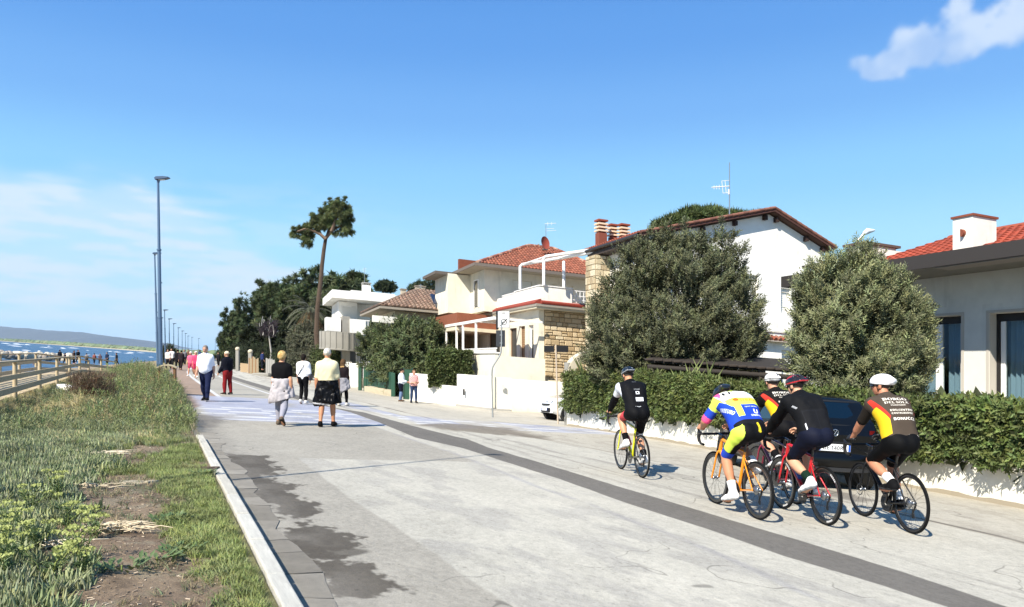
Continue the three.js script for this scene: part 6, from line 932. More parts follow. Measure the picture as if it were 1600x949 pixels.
// joints of a standing or walking figure (faces -z); angles in degrees, forward positive
function standing(H, P) {
const s = H / 1.75, J = { s }, l = (P.lean ?? 2) * D2R, U = V(0, Math.cos(l), -Math.sin(l)), lat = (P.sway ?? 0) * 0.02;
J.pel = V(0, 0.93 * s, 0); J.U = U; J.R = V(1, 0, 0);
J.mid = J.pel.clone().addScaledVector(U, 0.2 * s).add(V(lat, 0, 0)); J.chest = J.pel.clone().addScaledVector(U, 0.36 * s).add(V(lat, 0, 0.012 * s)); J.neck = J.pel.clone().addScaledVector(U, 0.53 * s).add(V(lat, 0, 0.012 * s));
const tw = (P.twist ?? 0) * D2R; J.RS = V(Math.cos(tw), 0, Math.sin(tw));
const sw = (P.shoulders ?? 0.158) * s;
for (const [k, sg] of [['L', -1], ['R', 1]]) {
const [a, b, out = 3, toe = 8] = P['leg' + k], fa = a * D2R, fb = (a - b) * D2R, ab = out * D2R * sg;
J['hip' + k] = J.pel.clone().add(V(sg * 0.088 * s, -0.03 * s, 0)); J['kn' + k] = J['hip' + k].clone().add(V(Math.sin(ab) * 0.42, -Math.cos(fa) * 0.42, -Math.sin(fa) * 0.42).multiplyScalar(s)); J['an' + k] = J['kn' + k].clone().add(V(Math.sin(ab) * 0.2, -Math.cos(fb) * 0.41, -Math.sin(fb) * 0.41).multiplyScalar(s));
const pit = (P['foot' + k] ?? 0) * D2R; J['toe' + k] = J['an' + k].clone().add(V(sg * Math.sin(toe * D2R) * 0.17, -0.055 - Math.sin(pit) * 0.17, -Math.cos(pit) * 0.17).multiplyScalar(s)); J['heel' + k] = J['an' + k].clone().add(V(0, -0.05 + Math.sin(pit) * 0.05, 0.045 * Math.cos(pit)).multiplyScalar(s)); J['pit' + k] = pit;
const [c, e, o = 8] = P['arm' + k], ga = c * D2R + tw * sg * 0, ge = (c + e) * D2R, go = o * D2R;
J['sh' + k] = J.neck.clone().addScaledVector(U, -0.1 * s).addScaledVector(J.RS, sg * sw);
J['el' + k] = J['sh' + k].clone().add(V(sg * Math.sin(go), -Math.cos(ga) * Math.cos(go), -Math.sin(ga)).normalize().multiplyScalar(0.295 * s)); const inn = P['in' + k] ?? 0; J['wr' + k] = J['el' + k].clone().add(V(sg * Math.sin(go) * 0.4 - sg * inn, -Math.cos(ge), -Math.sin(ge)).normalize().multiplyScalar(0.255 * s));
}
const low = Math.min(...['L', 'R'].map((k) => Math.min(J['toe' + k].y - 0.028 * s, J['heel' + k].y - 0.036 * s))); for (const k of Object.keys(J)) if (J[k].isVector3 && !['U', 'R', 'RS'].includes(k)) J[k].y -= low;
J.head = J.neck.clone().add(V(0, 0.155 * s, -0.03 * s)); J.yaw = P.yaw ?? 0; J.nod = P.nod ?? 0;
return J;
}
function headFrame(J) { const y = J.yaw * D2R, n = J.nod * D2R, f = V(Math.sin(y) * Math.cos(n), -Math.sin(n), -Math.cos(y) * Math.cos(n)), r = V(Math.cos(y), 0, Math.sin(y)); return { f, r, u: r.clone().cross(f).normalize() }; }
function torsoPrims(J, w = 1, belly = 0) {
const s = J.s, X = (c, d, R = J.R) => [c.clone().addScaledVector(R, -d * s * w), c.clone().addScaledVector(R, d * s * w)], F = J.R.clone().cross(J.U).multiplyScalar(-1), o = [];
const add = (c, d, r, R) => { const [a, b] = X(c, d, R); o.push(cap(a, b, r * s * (0.6 + 0.4 * w), undefined, 0.09 * s)); };
add(J.pel.clone().addScaledVector(J.U, 0.0), 0.07, 0.105); add(J.pel.clone().addScaledVector(J.U, 0.09 * s), 0.062, 0.1); add(J.mid, 0.058, 0.098 + belly * 0.2); add(mid(J.mid, J.chest), 0.07, 0.106 + belly * 0.1); add(J.chest, 0.085, 0.112); add(mid(J.chest, J.neck, 0.45), 0.095, 0.095, J.RS ?? J.R);
if (belly) o.push({ ...cap(J.mid.clone().addScaledVector(F.clone().negate(), -0.05 * s), J.pel.clone().addScaledVector(J.U, 0.08 * s).addScaledVector(F.clone().negate(), -0.05 * s), (0.1 + belly * 0.4) * s), k: 0.1 * s });
for (const q of [J.shL, J.shR]) o.push(cap(J.neck.clone().addScaledVector(J.U, -0.022 * s), q, 0.05 * s, 0.045 * s, 0.05 * s)); o.push(cap(J.neck.clone().addScaledVector(J.U, -0.06 * s), mid(J.neck, J.head, 0.7), 0.062 * s, 0.05 * s, 0.06 * s));
return o;
}
const armPrims = (J, k, t = 1, fat = 1) => { const s = J.s * fat, o = [], sh = J['sh' + k], el = J['el' + k], wr = J['wr' + k]; if (t <= 0.5) o.push(cap(sh, mid(sh, el, t * 2), 0.053 * s, lerp(0.053, 0.042, t * 2) * s, 0.05)); else { o.push(cap(sh, el, 0.055 * s, 0.04 * s, 0.05)); const q = (t - 0.5) * 2; o.push(cap(el, mid(el, wr, q), 0.041 * s, lerp(0.041, 0.027, q) * s, 0.03)); o.push(cap(mid(el, wr, Math.min(0.15, q)), mid(el, wr, Math.min(q, 0.5)), 0.044 * s, 0.038 * s, 0.03)); } return o; };
const legPrims = (J, k, t = 1, fat = 1) => {
const s = J.s * fat, o = [], h = J['hip' + k], n = J['kn' + k], a = J['an' + k];
if (t <= 0.5) o.push(cap(h, mid(h, n, t * 2), 0.092 * s, lerp(0.092, 0.058, t * 2) * s, 0.04)); else { const q = (t - 0.5) * 2; o.push(cap(h, n, 0.092 * s, 0.056 * s, 0.04), cap(n, mid(n, a, q), 0.054 * s, lerp(0.054, 0.037, q) * s, 0.03)); const back = a.clone().sub(n).cross(J.R).normalize().multiplyScalar(-0.016 * s); o.push(cap(mid(n, a, Math.min(q, 0.18)).add(back), mid(n, a, Math.min(q, 0.48)).add(back), 0.056 * s, 0.048 * s, 0.04)); }
o.push(cap(h.clone().add(V(0, 0.02 * s, 0.03 * s)), mid(h, n, 0.18).add(V(0, 0, 0.03 * s)), 0.09 * s, 0.08 * s, 0.05)); return o;
};
const footPrims = (J, k) => { const s = J.s, a = J['an' + k], t = J['toe' + k], h = J['heel' + k], b = mid(h, t, 0.68); return [cap(h.clone().add(V(0, 0.012 * s, 0)), b, 0.04 * s, 0.042 * s, 0.02), cap(b, t, 0.042 * s, 0.03 * s, 0.02), cap(a, mid(h, t, 0.3).add(V(0, 0.02, 0)), 0.04 * s, 0.042 * s, 0.03)]; };
function handPrims(J, k, dir, pn, curl, thumbOut = 0.8) {                         // palm, four jointed fingers, thumb
const s = J.s, sg = k === 'L' ? -1 : 1, w = J['wr' + k], d = dir.clone().normalize(), n = pn.clone().addScaledVector(d, -pn.dot(d)).normalize(), ac = d.clone().cross(n).normalize().multiplyScalar(sg), o = [];
const rot = (v, ang) => v.clone().multiplyScalar(Math.cos(ang)).addScaledVector(n, Math.sin(ang) * (v.dot(d) >= 0 ? 1 : 1));
for (let i = 0; i < 4; i++) {
const x = (1.5 - i) * 0.019 * s, L = [0.95, 1.05, 1, 0.8][i] * s, kb = w.clone().addScaledVector(d, (0.088 - Math.abs(i - 1) * 0.005) * s).addScaledVector(ac, x); o.push(cap(w.clone().addScaledVector(d, 0.015 * s).addScaledVector(ac, x * 0.6), kb, 0.0145 * s, 0.012 * s, 0.014));
let p = kb, ang = 0; for (const [l, r] of [[0.042, 0.0098], [0.027, 0.0088], [0.021, 0.0078]]) { ang += curl * (0.85 + i * 0.08); const q = p.clone().addScaledVector(d, Math.cos(ang) * l * L).addScaledVector(n, Math.sin(ang) * l * L); o.push(cap(p, q, r * s, r * 0.9 * s, 0.005)); p = q; }
}
const tb = w.clone().addScaledVector(d, 0.025 * s).addScaledVector(ac, 0.028 * s), t1 = tb.clone().addScaledVector(d, 0.03 * s).addScaledVector(ac, 0.026 * s * thumbOut).addScaledVector(n, 0.014 * s), t2 = t1.clone().addScaledVector(d, 0.026 * s).addScaledVector(n, 0.016 * s + curl * 0.008); o.push(cap(tb, t1, 0.014 * s, 0.011 * s, 0.012), cap(t1, t2, 0.011 * s, 0.009 * s, 0.005)); o.push(cap(w.clone().addScaledVector(d, -0.03 * s), w.clone().addScaledVector(d, 0.02 * s), 0.027 * s, 0.024 * s, 0.02));
return o;
}
function headPrims(J) {
const s = J.s, { f, r, u } = headFrame(J), at2 = (x, y, z) => J.head.clone().addScaledVector(r, x * s).addScaledVector(u, y * s).addScaledVector(f, z * s), e = (x, y, z, q, k = 0.03) => ({ c: at2(x, y, z), f, u, r, q: q.map((v) => v * s), k });
return [e(0, 0.035, -0.008, [0.076, 0.086, 0.096]), e(0, -0.045, 0.03, [0.056, 0.062, 0.062]), e(0, -0.01, 0.05, [0.058, 0.06, 0.045]), e(0, -0.085, 0.062, [0.024, 0.02, 0.022], 0.03), cap(at2(0, 0.012, 0.092), at2(0, -0.026, 0.112), 0.009 * s, 0.014 * s, 0.012), cap(at2(-0.03, 0.026, 0.082), at2(0.03, 0.026, 0.082), 0.012 * s, 0.012 * s, 0.02), cap(at2(-0.018, -0.055, 0.088), at2(0.018, -0.055, 0.088), 0.0085 * s, 0.0085 * s, 0.01),
e(-0.078, -0.002, -0.008, [0.011, 0.032, 0.019], 0.012), e(0.078, -0.002, -0.008, [0.011, 0.032, 0.019], 0.012), e(-0.031, 0.008, 0.08, [0.014, 0.011, 0.012], 0.008), e(0.031, 0.008, 0.08, [0.014, 0.011, 0.012], 0.008), cap(J.neck.clone().add(V(0, -0.05, 0.005)), at2(0, -0.05, -0.02), 0.056 * s, 0.05 * s, 0.03)];
}
function headPaint(J, skin, brow = '#4b3a2e') {
const s = J.s, { f, r, u } = headFrame(J), S = col(skin), lip = S.clone().lerp(col('#8e3f38'), 0.4), eyeW = col('#cfc8c0'), dark = col('#2a201b'), B = col(brow), cheek = S.clone().lerp(col('#b5523f'), 0.14);
return (v) => { const p = v.clone().sub(J.head), x = p.dot(r) / s, y = p.dot(u) / s, z = p.dot(f) / s; if (z > 0.05) { const ex = Math.abs(x) - 0.031, ey = y - 0.008; if (ex * ex + ey * ey * 2.2 < 0.00012) return ex * ex + ey * ey < 0.000035 ? dark : eyeW; if (Math.abs(y - 0.03) < 0.0055 && Math.abs(Math.abs(x) - 0.033) < 0.02) return B; if (Math.abs(y + 0.055) < 0.009 && Math.abs(x) < 0.024 && z > 0.08) return lip; if (Math.abs(Math.abs(x) - 0.04) < 0.02 && Math.abs(y + 0.02) < 0.02) return cheek; } return S; };
}
function hairPrims(J, q = 0.014, style = {}) {
const s = J.s, { f, r, u } = headFrame(J), at2 = (x, y, z) => J.head.clone().addScaledVector(r, x * s).addScaledVector(u, y * s).addScaledVector(f, z * s);
const P = [{ c: at2(0, 0.038, -0.014), f, u, r, q: [0.076 + q, 0.086 + q, 0.094 + q].map((v) => v * s), k: 0.03 }];
if (style.back) P.push(cap(at2(0, -0.02, -0.06), at2(0, -0.05 - style.back * 0.3, -0.055), 0.07 * s, 0.05 * s, 0.04));
if (style.long) { P.push(cap(at2(-0.03, 0, -0.07), at2(-0.035, -style.long, -0.085), 0.06 * s, 0.04 * s, 0.04), cap(at2(0.03, 0, -0.07), at2(0.035, -style.long, -0.085), 0.06 * s, 0.04 * s, 0.04)); }
if (style.bun) P.push(cap(at2(0, 0.06, -0.11), at2(0, 0.06, -0.12), 0.035 * s, undefined, 0.02));
const clips = [[at2(0, 0.055, 0.055), f.clone().multiplyScalar(0.86).addScaledVector(u, -0.5).normalize()]]; if (!style.long) clips.push([at2(0, -0.05 - (style.back ?? 0) * 0.35, 0), u.clone().negate()]); if (!style.back && !style.long) clips.push([at2(0, -0.035, 0.0), f.clone().multiplyScalar(0.35).addScaledVector(u, -0.94).normalize()]);
return [P, clips];
}
const skinMat = new THREE.MeshPhysicalMaterial({ color: 0xffffff, vertexColors: true, roughness: 0.55, sheen: 0.2, side: THREE.DoubleSide }), clothMat = (o = {}) => new THREE.MeshPhysicalMaterial({ color: 0xffffff, specularIntensity: 0.25, vertexColors: true, roughness: 0.85, side: THREE.DoubleSide, ...o });
const cloth = clothMat(), lycra = clothMat({ roughness: 0.72 });
// the body: one continuous skin with head and hands of finer cells
function bodyMesh(t, J, skin, o = {}) {
const c = o.cell ?? 0.013, fc = o.fine ?? 0.006, P = [...torsoPrims(J, (o.w ?? 1) * 0.93), ...['L', 'R'].flatMap((k) => [...armPrims(J, k, 1, o.arm ?? 1), ...legPrims(J, k, 1, o.leg ?? 1), ...footPrims(J, k)])];
const S = col(skin), g = [paintGeo(fieldMesh(P, { cell: c }), () => S)], hc = fc < 0.01 ? Math.min(fc, 0.005) : fc;
g.push(paintGeo(fieldMesh(headPrims(J), { cell: fc }), headPaint(J, skin, o.brow)));
for (const k of ['L', 'R']) { const h = o['hand' + k] ?? [J['wr' + k].clone().sub(J['el' + k]), V(k === 'L' ? 1 : -1, 0, 0.25), 0.35]; const G = o.glove ? col(o.glove) : S; g.push(paintGeo(fieldMesh(handPrims(J, k, ...h), { cell: hc }), () => G)); }
return part('body', merge(g), skinMat, t);
}
function wear(t, name, prims, color, o = {}) { const g = fieldMesh(prims, { off: o.off ?? 0.014, cell: o.cell ?? 0.013, clips: o.clips ?? [], wrinkle: o.wrinkle ?? 0.005, wf: o.wf ?? 9, extra: o.extra }); const c0 = typeof color === 'function' ? color : (() => { const q = col(color); return () => q; })(), c = (v) => { const q = c0(v), m = Math.max(q.r, q.g, q.b); return m < 0.05 ? q.clone().multiplyScalar(0.5) : q; }; return part(name, paintGeo(g, c), o.mat ?? cloth, t, o.label); }
function shoes(t, J, color, o = {}) { for (const k of ['L', 'R']) { const sole = col(o.sole ?? '#d8d4cc'), C = col(color), h = J['heel' + k], tt = J['toe' + k]; const n = V(0, -1, 0).applyAxisAngle(V(1, 0, 0), -(J['pit' + k] ?? 0)); wear(t, 'shoe', footPrims(J, k), (v) => { const d = (v.x - h.x) * n.x + (v.y - h.y) * n.y + (v.z - h.z) * n.z; return d > 0.012 * J.s ? sole : C; }, { off: 0.008, cell: o.cell ?? 0.009, wrinkle: 0.001, clips: [[h.clone().addScaledVector(n, 0.034 * J.s), n]] }); } }
const down = V(0, -1, 0);
function hemClip(J, below) { return [J.pel.clone().add(V(0, -below * J.s, 0)), down]; }
function walker(label, X, Z, bearing, H, pose, outfit, y) {
const t = thing('person', label, 'person', V(X, y ?? ground(X, Z), -Z), -bearing * D2R), J = standing(H, pose); outfit(t, J); return t;
}
const feetPx = (px, py) => gpx(px, py);

// ---- the walkers
{ // man in white shirt coming toward the camera
const [X, Z] = feetPx(321, 627);
walker('grey haired man in white short sleeved shirt and navy trousers walking toward the camera', X, Z, 176, 1.77, { shoulders: 0.168, legL: [16, 6, 2], legR: [-12, 12, 2], footR: 14, armL: [-14, 14, 9], armR: [12, 16, 9], lean: 1, nod: 18 }, (t, J) => {
bodyMesh(t, J, '#b98a70', { cell: 0.015, fine: 0.008, w: 1.08 });
wear(t, 'shirt', [...torsoPrims(J, 1.02, 0.06), ...['L', 'R'].flatMap((k) => armPrims(J, k, 0.42, 1.08))], '#e4e6ec', { off: 0.014, cell: 0.015, clips: [hemClip(J, 0.1), [J.neck.clone().add(V(0, 0.045, 0)), V(0, 1, 0)]], wrinkle: 0.008 });
wear(t, 'trousers', [torsoPrims(J, 1.05)[0], ...['L', 'R'].flatMap((k) => legPrims(J, k, 0.97, 1.08))], '#1c2340', { off: 0.017, cell: 0.015, clips: [[J.pel.clone().add(V(0, 0.07, 0)), V(0, 1, 0)]], wrinkle: 0.007 });
const [P, c] = hairPrims(J, 0.004); wear(t, 'hair', P, '#77716c', { off: 0, cell: 0.009, clips: c, wrinkle: 0.002 }); shoes(t, J, '#221f20', { cell: 0.011 });
});
}
{ // man in dark jacket and red trousers, standing side on
const [X, Z] = feetPx(355, 617);
walker('man in dark navy jacket, red trousers and pale cap standing behind the man in white', X, Z, -62, 1.64, { legL: [3, 3, 3], legR: [-3, 3, 3], armL: [10, 30, 10], armR: [4, 26, 12], lean: 3 }, (t, J) => {
bodyMesh(t, J, '#b5876b', { cell: 0.017, fine: 0.009, w: 1.05 });
wear(t, 'jacket', [...torsoPrims(J, 1.08, 0.05), ...['L', 'R'].flatMap((k) => armPrims(J, k, 0.94, 1.2))], '#191c2a', { off: 0.022, cell: 0.016, clips: [hemClip(J, 0.08), [J.neck.clone().add(V(0, 0.06, 0)), V(0, 1, 0)]], wrinkle: 0.008 });
wear(t, 'trousers', [torsoPrims(J, 1)[0], ...['L', 'R'].flatMap((k) => legPrims(J, k, 0.97, 1.06))], '#7c1f22', { off: 0.016, cell: 0.016, clips: [[J.pel.clone().add(V(0, 0.05, 0)), V(0, 1, 0)]] });
const [P, c] = hairPrims(J, 0.016); wear(t, 'cap', P, '#cdbfa4', { off: 0, cell: 0.009, clips: [...c, [J.head.clone().add(V(0, 0.025, 0)), down]], wrinkle: 0.001 }); shoes(t, J, '#2b1f1d', { cell: 0.012 });
});
}
{ // woman of the couple: black top, grey sweater tied at the waist
const [X, Z] = feetPx(440, 665);
walker('short haired blonde woman in black top with grey sweater tied round her waist', X, Z, -4, 1.68, { shoulders: 0.15, legL: [20, 20, 2], legR: [-14, 30, 0], footL: -4, footR: 34, armL: [10, 12, 12], armR: [-12, 14, 12], lean: 2, yaw: 4 }, (t, J) => {
const tan = '#c08a68'; bodyMesh(t, J, tan, { cell: 0.013, fine: 0.007, w: 0.97, handL: [V(-0.1, -1, -0.15), V(1, 0, 0.2), 0.6] });
wear(t, 'top', [...torsoPrims(J, 0.98, 0.02), ...['L', 'R'].flatMap((k) => armPrims(J, k, 0.3, 1.1))], '#131318', { off: 0.014, clips: [[J.pel.clone().add(V(0, 0.02, 0)), down], [J.neck.clone().add(V(0, 0.03, 0)), V(0, 1, 0)]] });
wear(t, 'trousers', [torsoPrims(J, 0.95)[0], ...['L', 'R'].flatMap((k) => legPrims(J, k, 0.92, 1.1))], (v) => v.y > J.pel.y - 0.32 ? col('#2b2b30') : col('#8e8e9a'), { off: 0.014, clips: [[J.pel.clone().add(V(0, 0.1, 0)), V(0, 1, 0)]], wrinkle: 0.008 });
const s = J.s, sk = []; for (const sg of [-1, 0, 1]) sk.push(cap(J.pel.clone().add(V(sg * 0.09, 0.1, 0)), J.pel.clone().add(V(sg * 0.14, -0.27, sg ? 0.0 : 0.05)), 0.115, 0.135, 0.12)); sk.push(cap(J.pel.clone().add(V(-0.19, -0.1, -0.02)), J.pel.clone().add(V(-0.25, -0.36, -0.02)), 0.05, 0.03, 0.06), cap(J.pel.clone().add(V(0.19, -0.1, -0.02)), J.pel.clone().add(V(0.26, -0.38, -0.03)), 0.05, 0.03, 0.06));
wear(t, 'tied_sweater', sk, '#a8a3a6', { off: 0.012, wrinkle: 0.02, wf: 11, clips: [[J.pel.clone().add(V(0, -0.33, 0)), V(0.25, -0.95, 0).normalize()], [J.pel.clone().add(V(0, 0.15, 0)), V(0, 1, 0)]] });
wear(t, 'waistband', [cap(J.pel.clone().add(V(-0.1, 0.13, 0)), J.pel.clone().add(V(0.1, 0.13, 0)), 0.125, 0.125)], '#b4afb2', { off: 0.008, wrinkle: 0.006, clips: [[J.pel.clone().add(V(0, 0.17, 0)), V(0, 1, 0)], [J.pel.clone().add(V(0, 0.09, 0)), down]] });
const [P, c] = hairPrims(J, 0.022, { back: 0.05 }); wear(t, 'hair', P, (v) => col(noise3(v.x * 30 + 9, v.y * 20 + 9, v.z * 30) > 0.5 ? '#c9ab74' : '#a98a56'), { off: 0, cell: 0.008, clips: c, wrinkle: 0.006, wf: 22 });
part('wrist_band', new THREE.TorusGeometry(0.03, 0.008, 8, 14).rotateX(Math.PI / 2).translate(...mid(J.elL, J.wrL, 0.92).toArray()), M.black, t); part('phone', rbox(0.035, 0.13, 0.02, J.wrL.x - 0.01, J.wrL.y - 0.1, J.wrL.z - 0.03, 0.008), M.black, t);
shoes(t, J, '#5a5044', { sole: '#3f3a36' });
});
}
{ // man of the couple: yellow shirt, dark jacket tied
const [X, Z] = feetPx(511, 667);
walker('white haired man in pale yellow shirt with shiny black jacket tied round his waist', X, Z, -3, 1.8, { shoulders: 0.17, legL: [-10, 8, 2], legR: [8, 4, 3], footL: 10, armL: [-6, 10, 10], armR: [6, 16, 10], lean: 1 }, (t, J) => {
const sk = '#b47d5c'; bodyMesh(t, J, sk, { cell: 0.013, fine: 0.007, w: 1.06 });
wear(t, 'shirt', [...torsoPrims(J, 1.04, 0.04), ...['L', 'R'].flatMap((k) => armPrims(J, k, 0.44, 1.15))], '#d6cda8', { off: 0.015, clips: [hemClip(J, 0.02), [J.neck.clone().add(V(0, 0.05, 0)), V(0, 1, 0)]], wrinkle: 0.01 });
wear(t, 'collar', [cap(J.neck.clone().add(V(0, 0.02, 0.005)), J.neck.clone().add(V(0, 0.05, 0)), 0.068, 0.06)], '#d0c79e', { off: 0.008, wrinkle: 0.002, clips: [[J.neck.clone().add(V(0, 0.065, 0)), V(0, 1, 0)]] });
wear(t, 'shorts', [torsoPrims(J, 1)[0], ...['L', 'R'].flatMap((k) => legPrims(J, k, 0.42, 1.15))], '#26262c', { off: 0.02, clips: [[J.pel.clone().add(V(0, 0.08, 0)), V(0, 1, 0)]] });
const q = []; for (const sg of [-1, 0, 1]) q.push(cap(J.pel.clone().add(V(sg * 0.1, 0.06, 0)), J.pel.clone().add(V(sg * 0.16, -0.38, 0.03)), 0.125, 0.145, 0.12)); q.push(cap(J.pel.clone().add(V(0.22, -0.2, 0)), J.pel.clone().add(V(0.33, -0.56, 0)), 0.06, 0.025, 0.06));
wear(t, 'tied_jacket', q, (v) => { const e = J.pel.y - 0.46 + (v.x) * -0.12; return v.y < e + 0.025 && v.y > e - 0.01 ? col('#b9b9bd') : col('#141418'); }, { off: 0.012, wrinkle: 0.024, wf: 10, mat: clothMat({ roughness: 0.35 }), clips: [[J.pel.clone().add(V(0, -0.47, 0)), V(0.12, -0.99, 0)], [J.pel.clone().add(V(0, 0.1, 0)), V(0, 1, 0)]] });
const [P, c] = hairPrims(J, 0.008); wear(t, 'hair', P, (v) => col(noise3(v.x * 40 + 9, v.y * 30 + 9, v.z * 40) > 0.5 ? '#d5d0c6' : '#b9b2a6'), { off: 0, cell: 0.008, clips: c, wrinkle: 0.003, wf: 20 }); shoes(t, J, '#1d1a1a', { sole: '#2a2626' });
});
}
{ // woman in white with dark bag strap
const [X, Z] = feetPx(474, 632);
walker('woman in loose white top and black trousers with a dark bag strap across her back', X, Z, 2, 1.66, { legL: [14, 30, 1], legR: [-4, 3, 2], footL: 22, armL: [6, 8, 10], armR: [-6, 14, 12], lean: 1 }, (t, J) => {
bodyMesh(t, J, '#bb8a6c', { cell: 0.016, fine: 0.009 });
wear(t, 'top', [...torsoPrims(J, 1.06, 0.05), ...['L', 'R'].flatMap((k) => armPrims(J, k, 0.5, 1.2))], '#e9e8e6', { off: 0.022, cell: 0.015, clips: [hemClip(J, 0.12), [J.neck.clone().add(V(0, 0.04, 0)), V(0, 1, 0)]], wrinkle: 0.01 });
wear(t, 'trousers', [torsoPrims(J, 1)[0], ...['L', 'R'].flatMap((k) => legPrims(J, k, 0.94, 1.0))], '#141418', { off: 0.012, cell: 0.015, clips: [[J.pel.clone().add(V(0, 0.05, 0)), V(0, 1, 0)]] });
const [P, c] = hairPrims(J, 0.02, { back: 0.12 }); wear(t, 'hair', P, '#2a221e', { off: 0, cell: 0.01, clips: c, wrinkle: 0.004 });
part('bag_strap', tube([J.shR.clone().add(V(-0.05, 0.075, 0.03)), J.chest.clone().add(V(0.06, 0.05, 0.16)), J.mid.clone().add(V(-0.08, -0.02, 0.16)), J.pel.clone().add(V(-0.2, -0.02, 0.06))], 0.012, 6), M.black, t); part('bag', rbox(0.08, 0.2, 0.24, J.pel.x + 0.25, J.pel.y - 0.02, J.pel.z, 0.03), mat('#23232b', 0.6), t); shoes(t, J, '#dedad2', { cell: 0.012 });
});
}
{ // girl with long fair hair
const [X, Z] = feetPx(536, 635);
walker('girl with long fair hair, dark top and grey sweater tied round her waist', X, Z, 8, 1.6, { shoulders: 0.138, legL: [-6, 10, 1], legR: [10, 5, 1], footL: 12, armL: [4, 12, 9], armR: [-4, 12, 9], lean: 1 }, (t, J) => {
bodyMesh(t, J, '#c2906f', { cell: 0.016, fine: 0.009, w: 0.88 });
wear(t, 'top', [...torsoPrims(J, 0.9), ...['L', 'R'].flatMap((k) => armPrims(J, k, 0.9, 1.08))], '#2c2226', { off: 0.012, cell: 0.015, clips: [hemClip(J, 0.0), [J.neck.clone().add(V(0, 0.04, 0)), V(0, 1, 0)]] });
wear(t, 'trousers', [torsoPrims(J, 0.92)[0], ...['L', 'R'].flatMap((k) => legPrims(J, k, 0.96, 0.95))], '#17171c', { off: 0.01, cell: 0.015, clips: [[J.pel.clone().add(V(0, 0.08, 0)), V(0, 1, 0)]] });
const q = []; for (const sg of [-1, 0, 1]) q.push(cap(J.pel.clone().add(V(sg * 0.08, 0.06, 0)), J.pel.clone().add(V(sg * 0.15, -0.34, 0.03)), 0.11, 0.12, 0.12)); wear(t, 'tied_sweater', q, '#85848a', { off: 0.012, cell: 0.015, wrinkle: 0.02, wf: 11, clips: [[J.pel.clone().add(V(0, -0.4, 0)), V(0.5, -0.85, 0).normalize()], [J.pel.clone().add(V(0, 0.1, 0)), V(0, 1, 0)]] });
const [P, c] = hairPrims(J, 0.018, { long: 0.36 }); wear(t, 'hair', P, (v) => v.y < J.neck.y + 0.02 ? col('#b08e5c') : col('#54402c'), { off: 0, cell: 0.01, clips: c, wrinkle: 0.008, wf: 16 }); shoes(t, J, '#d8d2c8', { cell: 0.012 });
});
}
for (const [px, py, H, bearing, label, top, legs, pose] of [[408 - 102, 590, 1.62, 172, 'woman in bright pink top and shorts with white cap walking toward the camera', '#d6456a', '#c23a5c', { legL: [14, 8], legR: [-12, 14], armL: [20, 70, 14], armR: [-10, 14, 8] }], [298, 588, 1.58, 176, 'second person in pink, half hidden beside the woman with white cap', '#d9607e', '#c04a66', { legL: [-12, 10], legR: [14, 8], armL: [-10, 10], armR: [12, 14] }]]) {
const [X, Z] = feetPx(px, py);
walker(label, X, Z, bearing, H, pose, (t, J) => { bodyMesh(t, J, '#b9876a', { cell: 0.022, fine: 0.013 }); wear(t, 'top', [...torsoPrims(J, 0.98), ...['L', 'R'].flatMap((k) => armPrims(J, k, 0.32, 1.1))], top, { cell: 0.02, off: 0.016, clips: [hemClip(J, 0.05), [J.neck.clone().add(V(0, 0.03, 0)), V(0, 1, 0)]] }); wear(t, 'shorts', [torsoPrims(J, 1)[0], ...['L', 'R'].flatMap((k) => legPrims(J, k, 0.36, 1.08))], legs, { cell: 0.02, off: 0.014, clips: [[J.pel.clone().add(V(0, 0.05, 0)), V(0, 1, 0)]] }); const [P, c] = hairPrims(J, 0.016); wear(t, 'cap', P, '#e6e0dc', { off: 0, cell: 0.013, clips: c, wrinkle: 0.001 }); shoes(t, J, '#e2dfda', { cell: 0.016 }); });
}
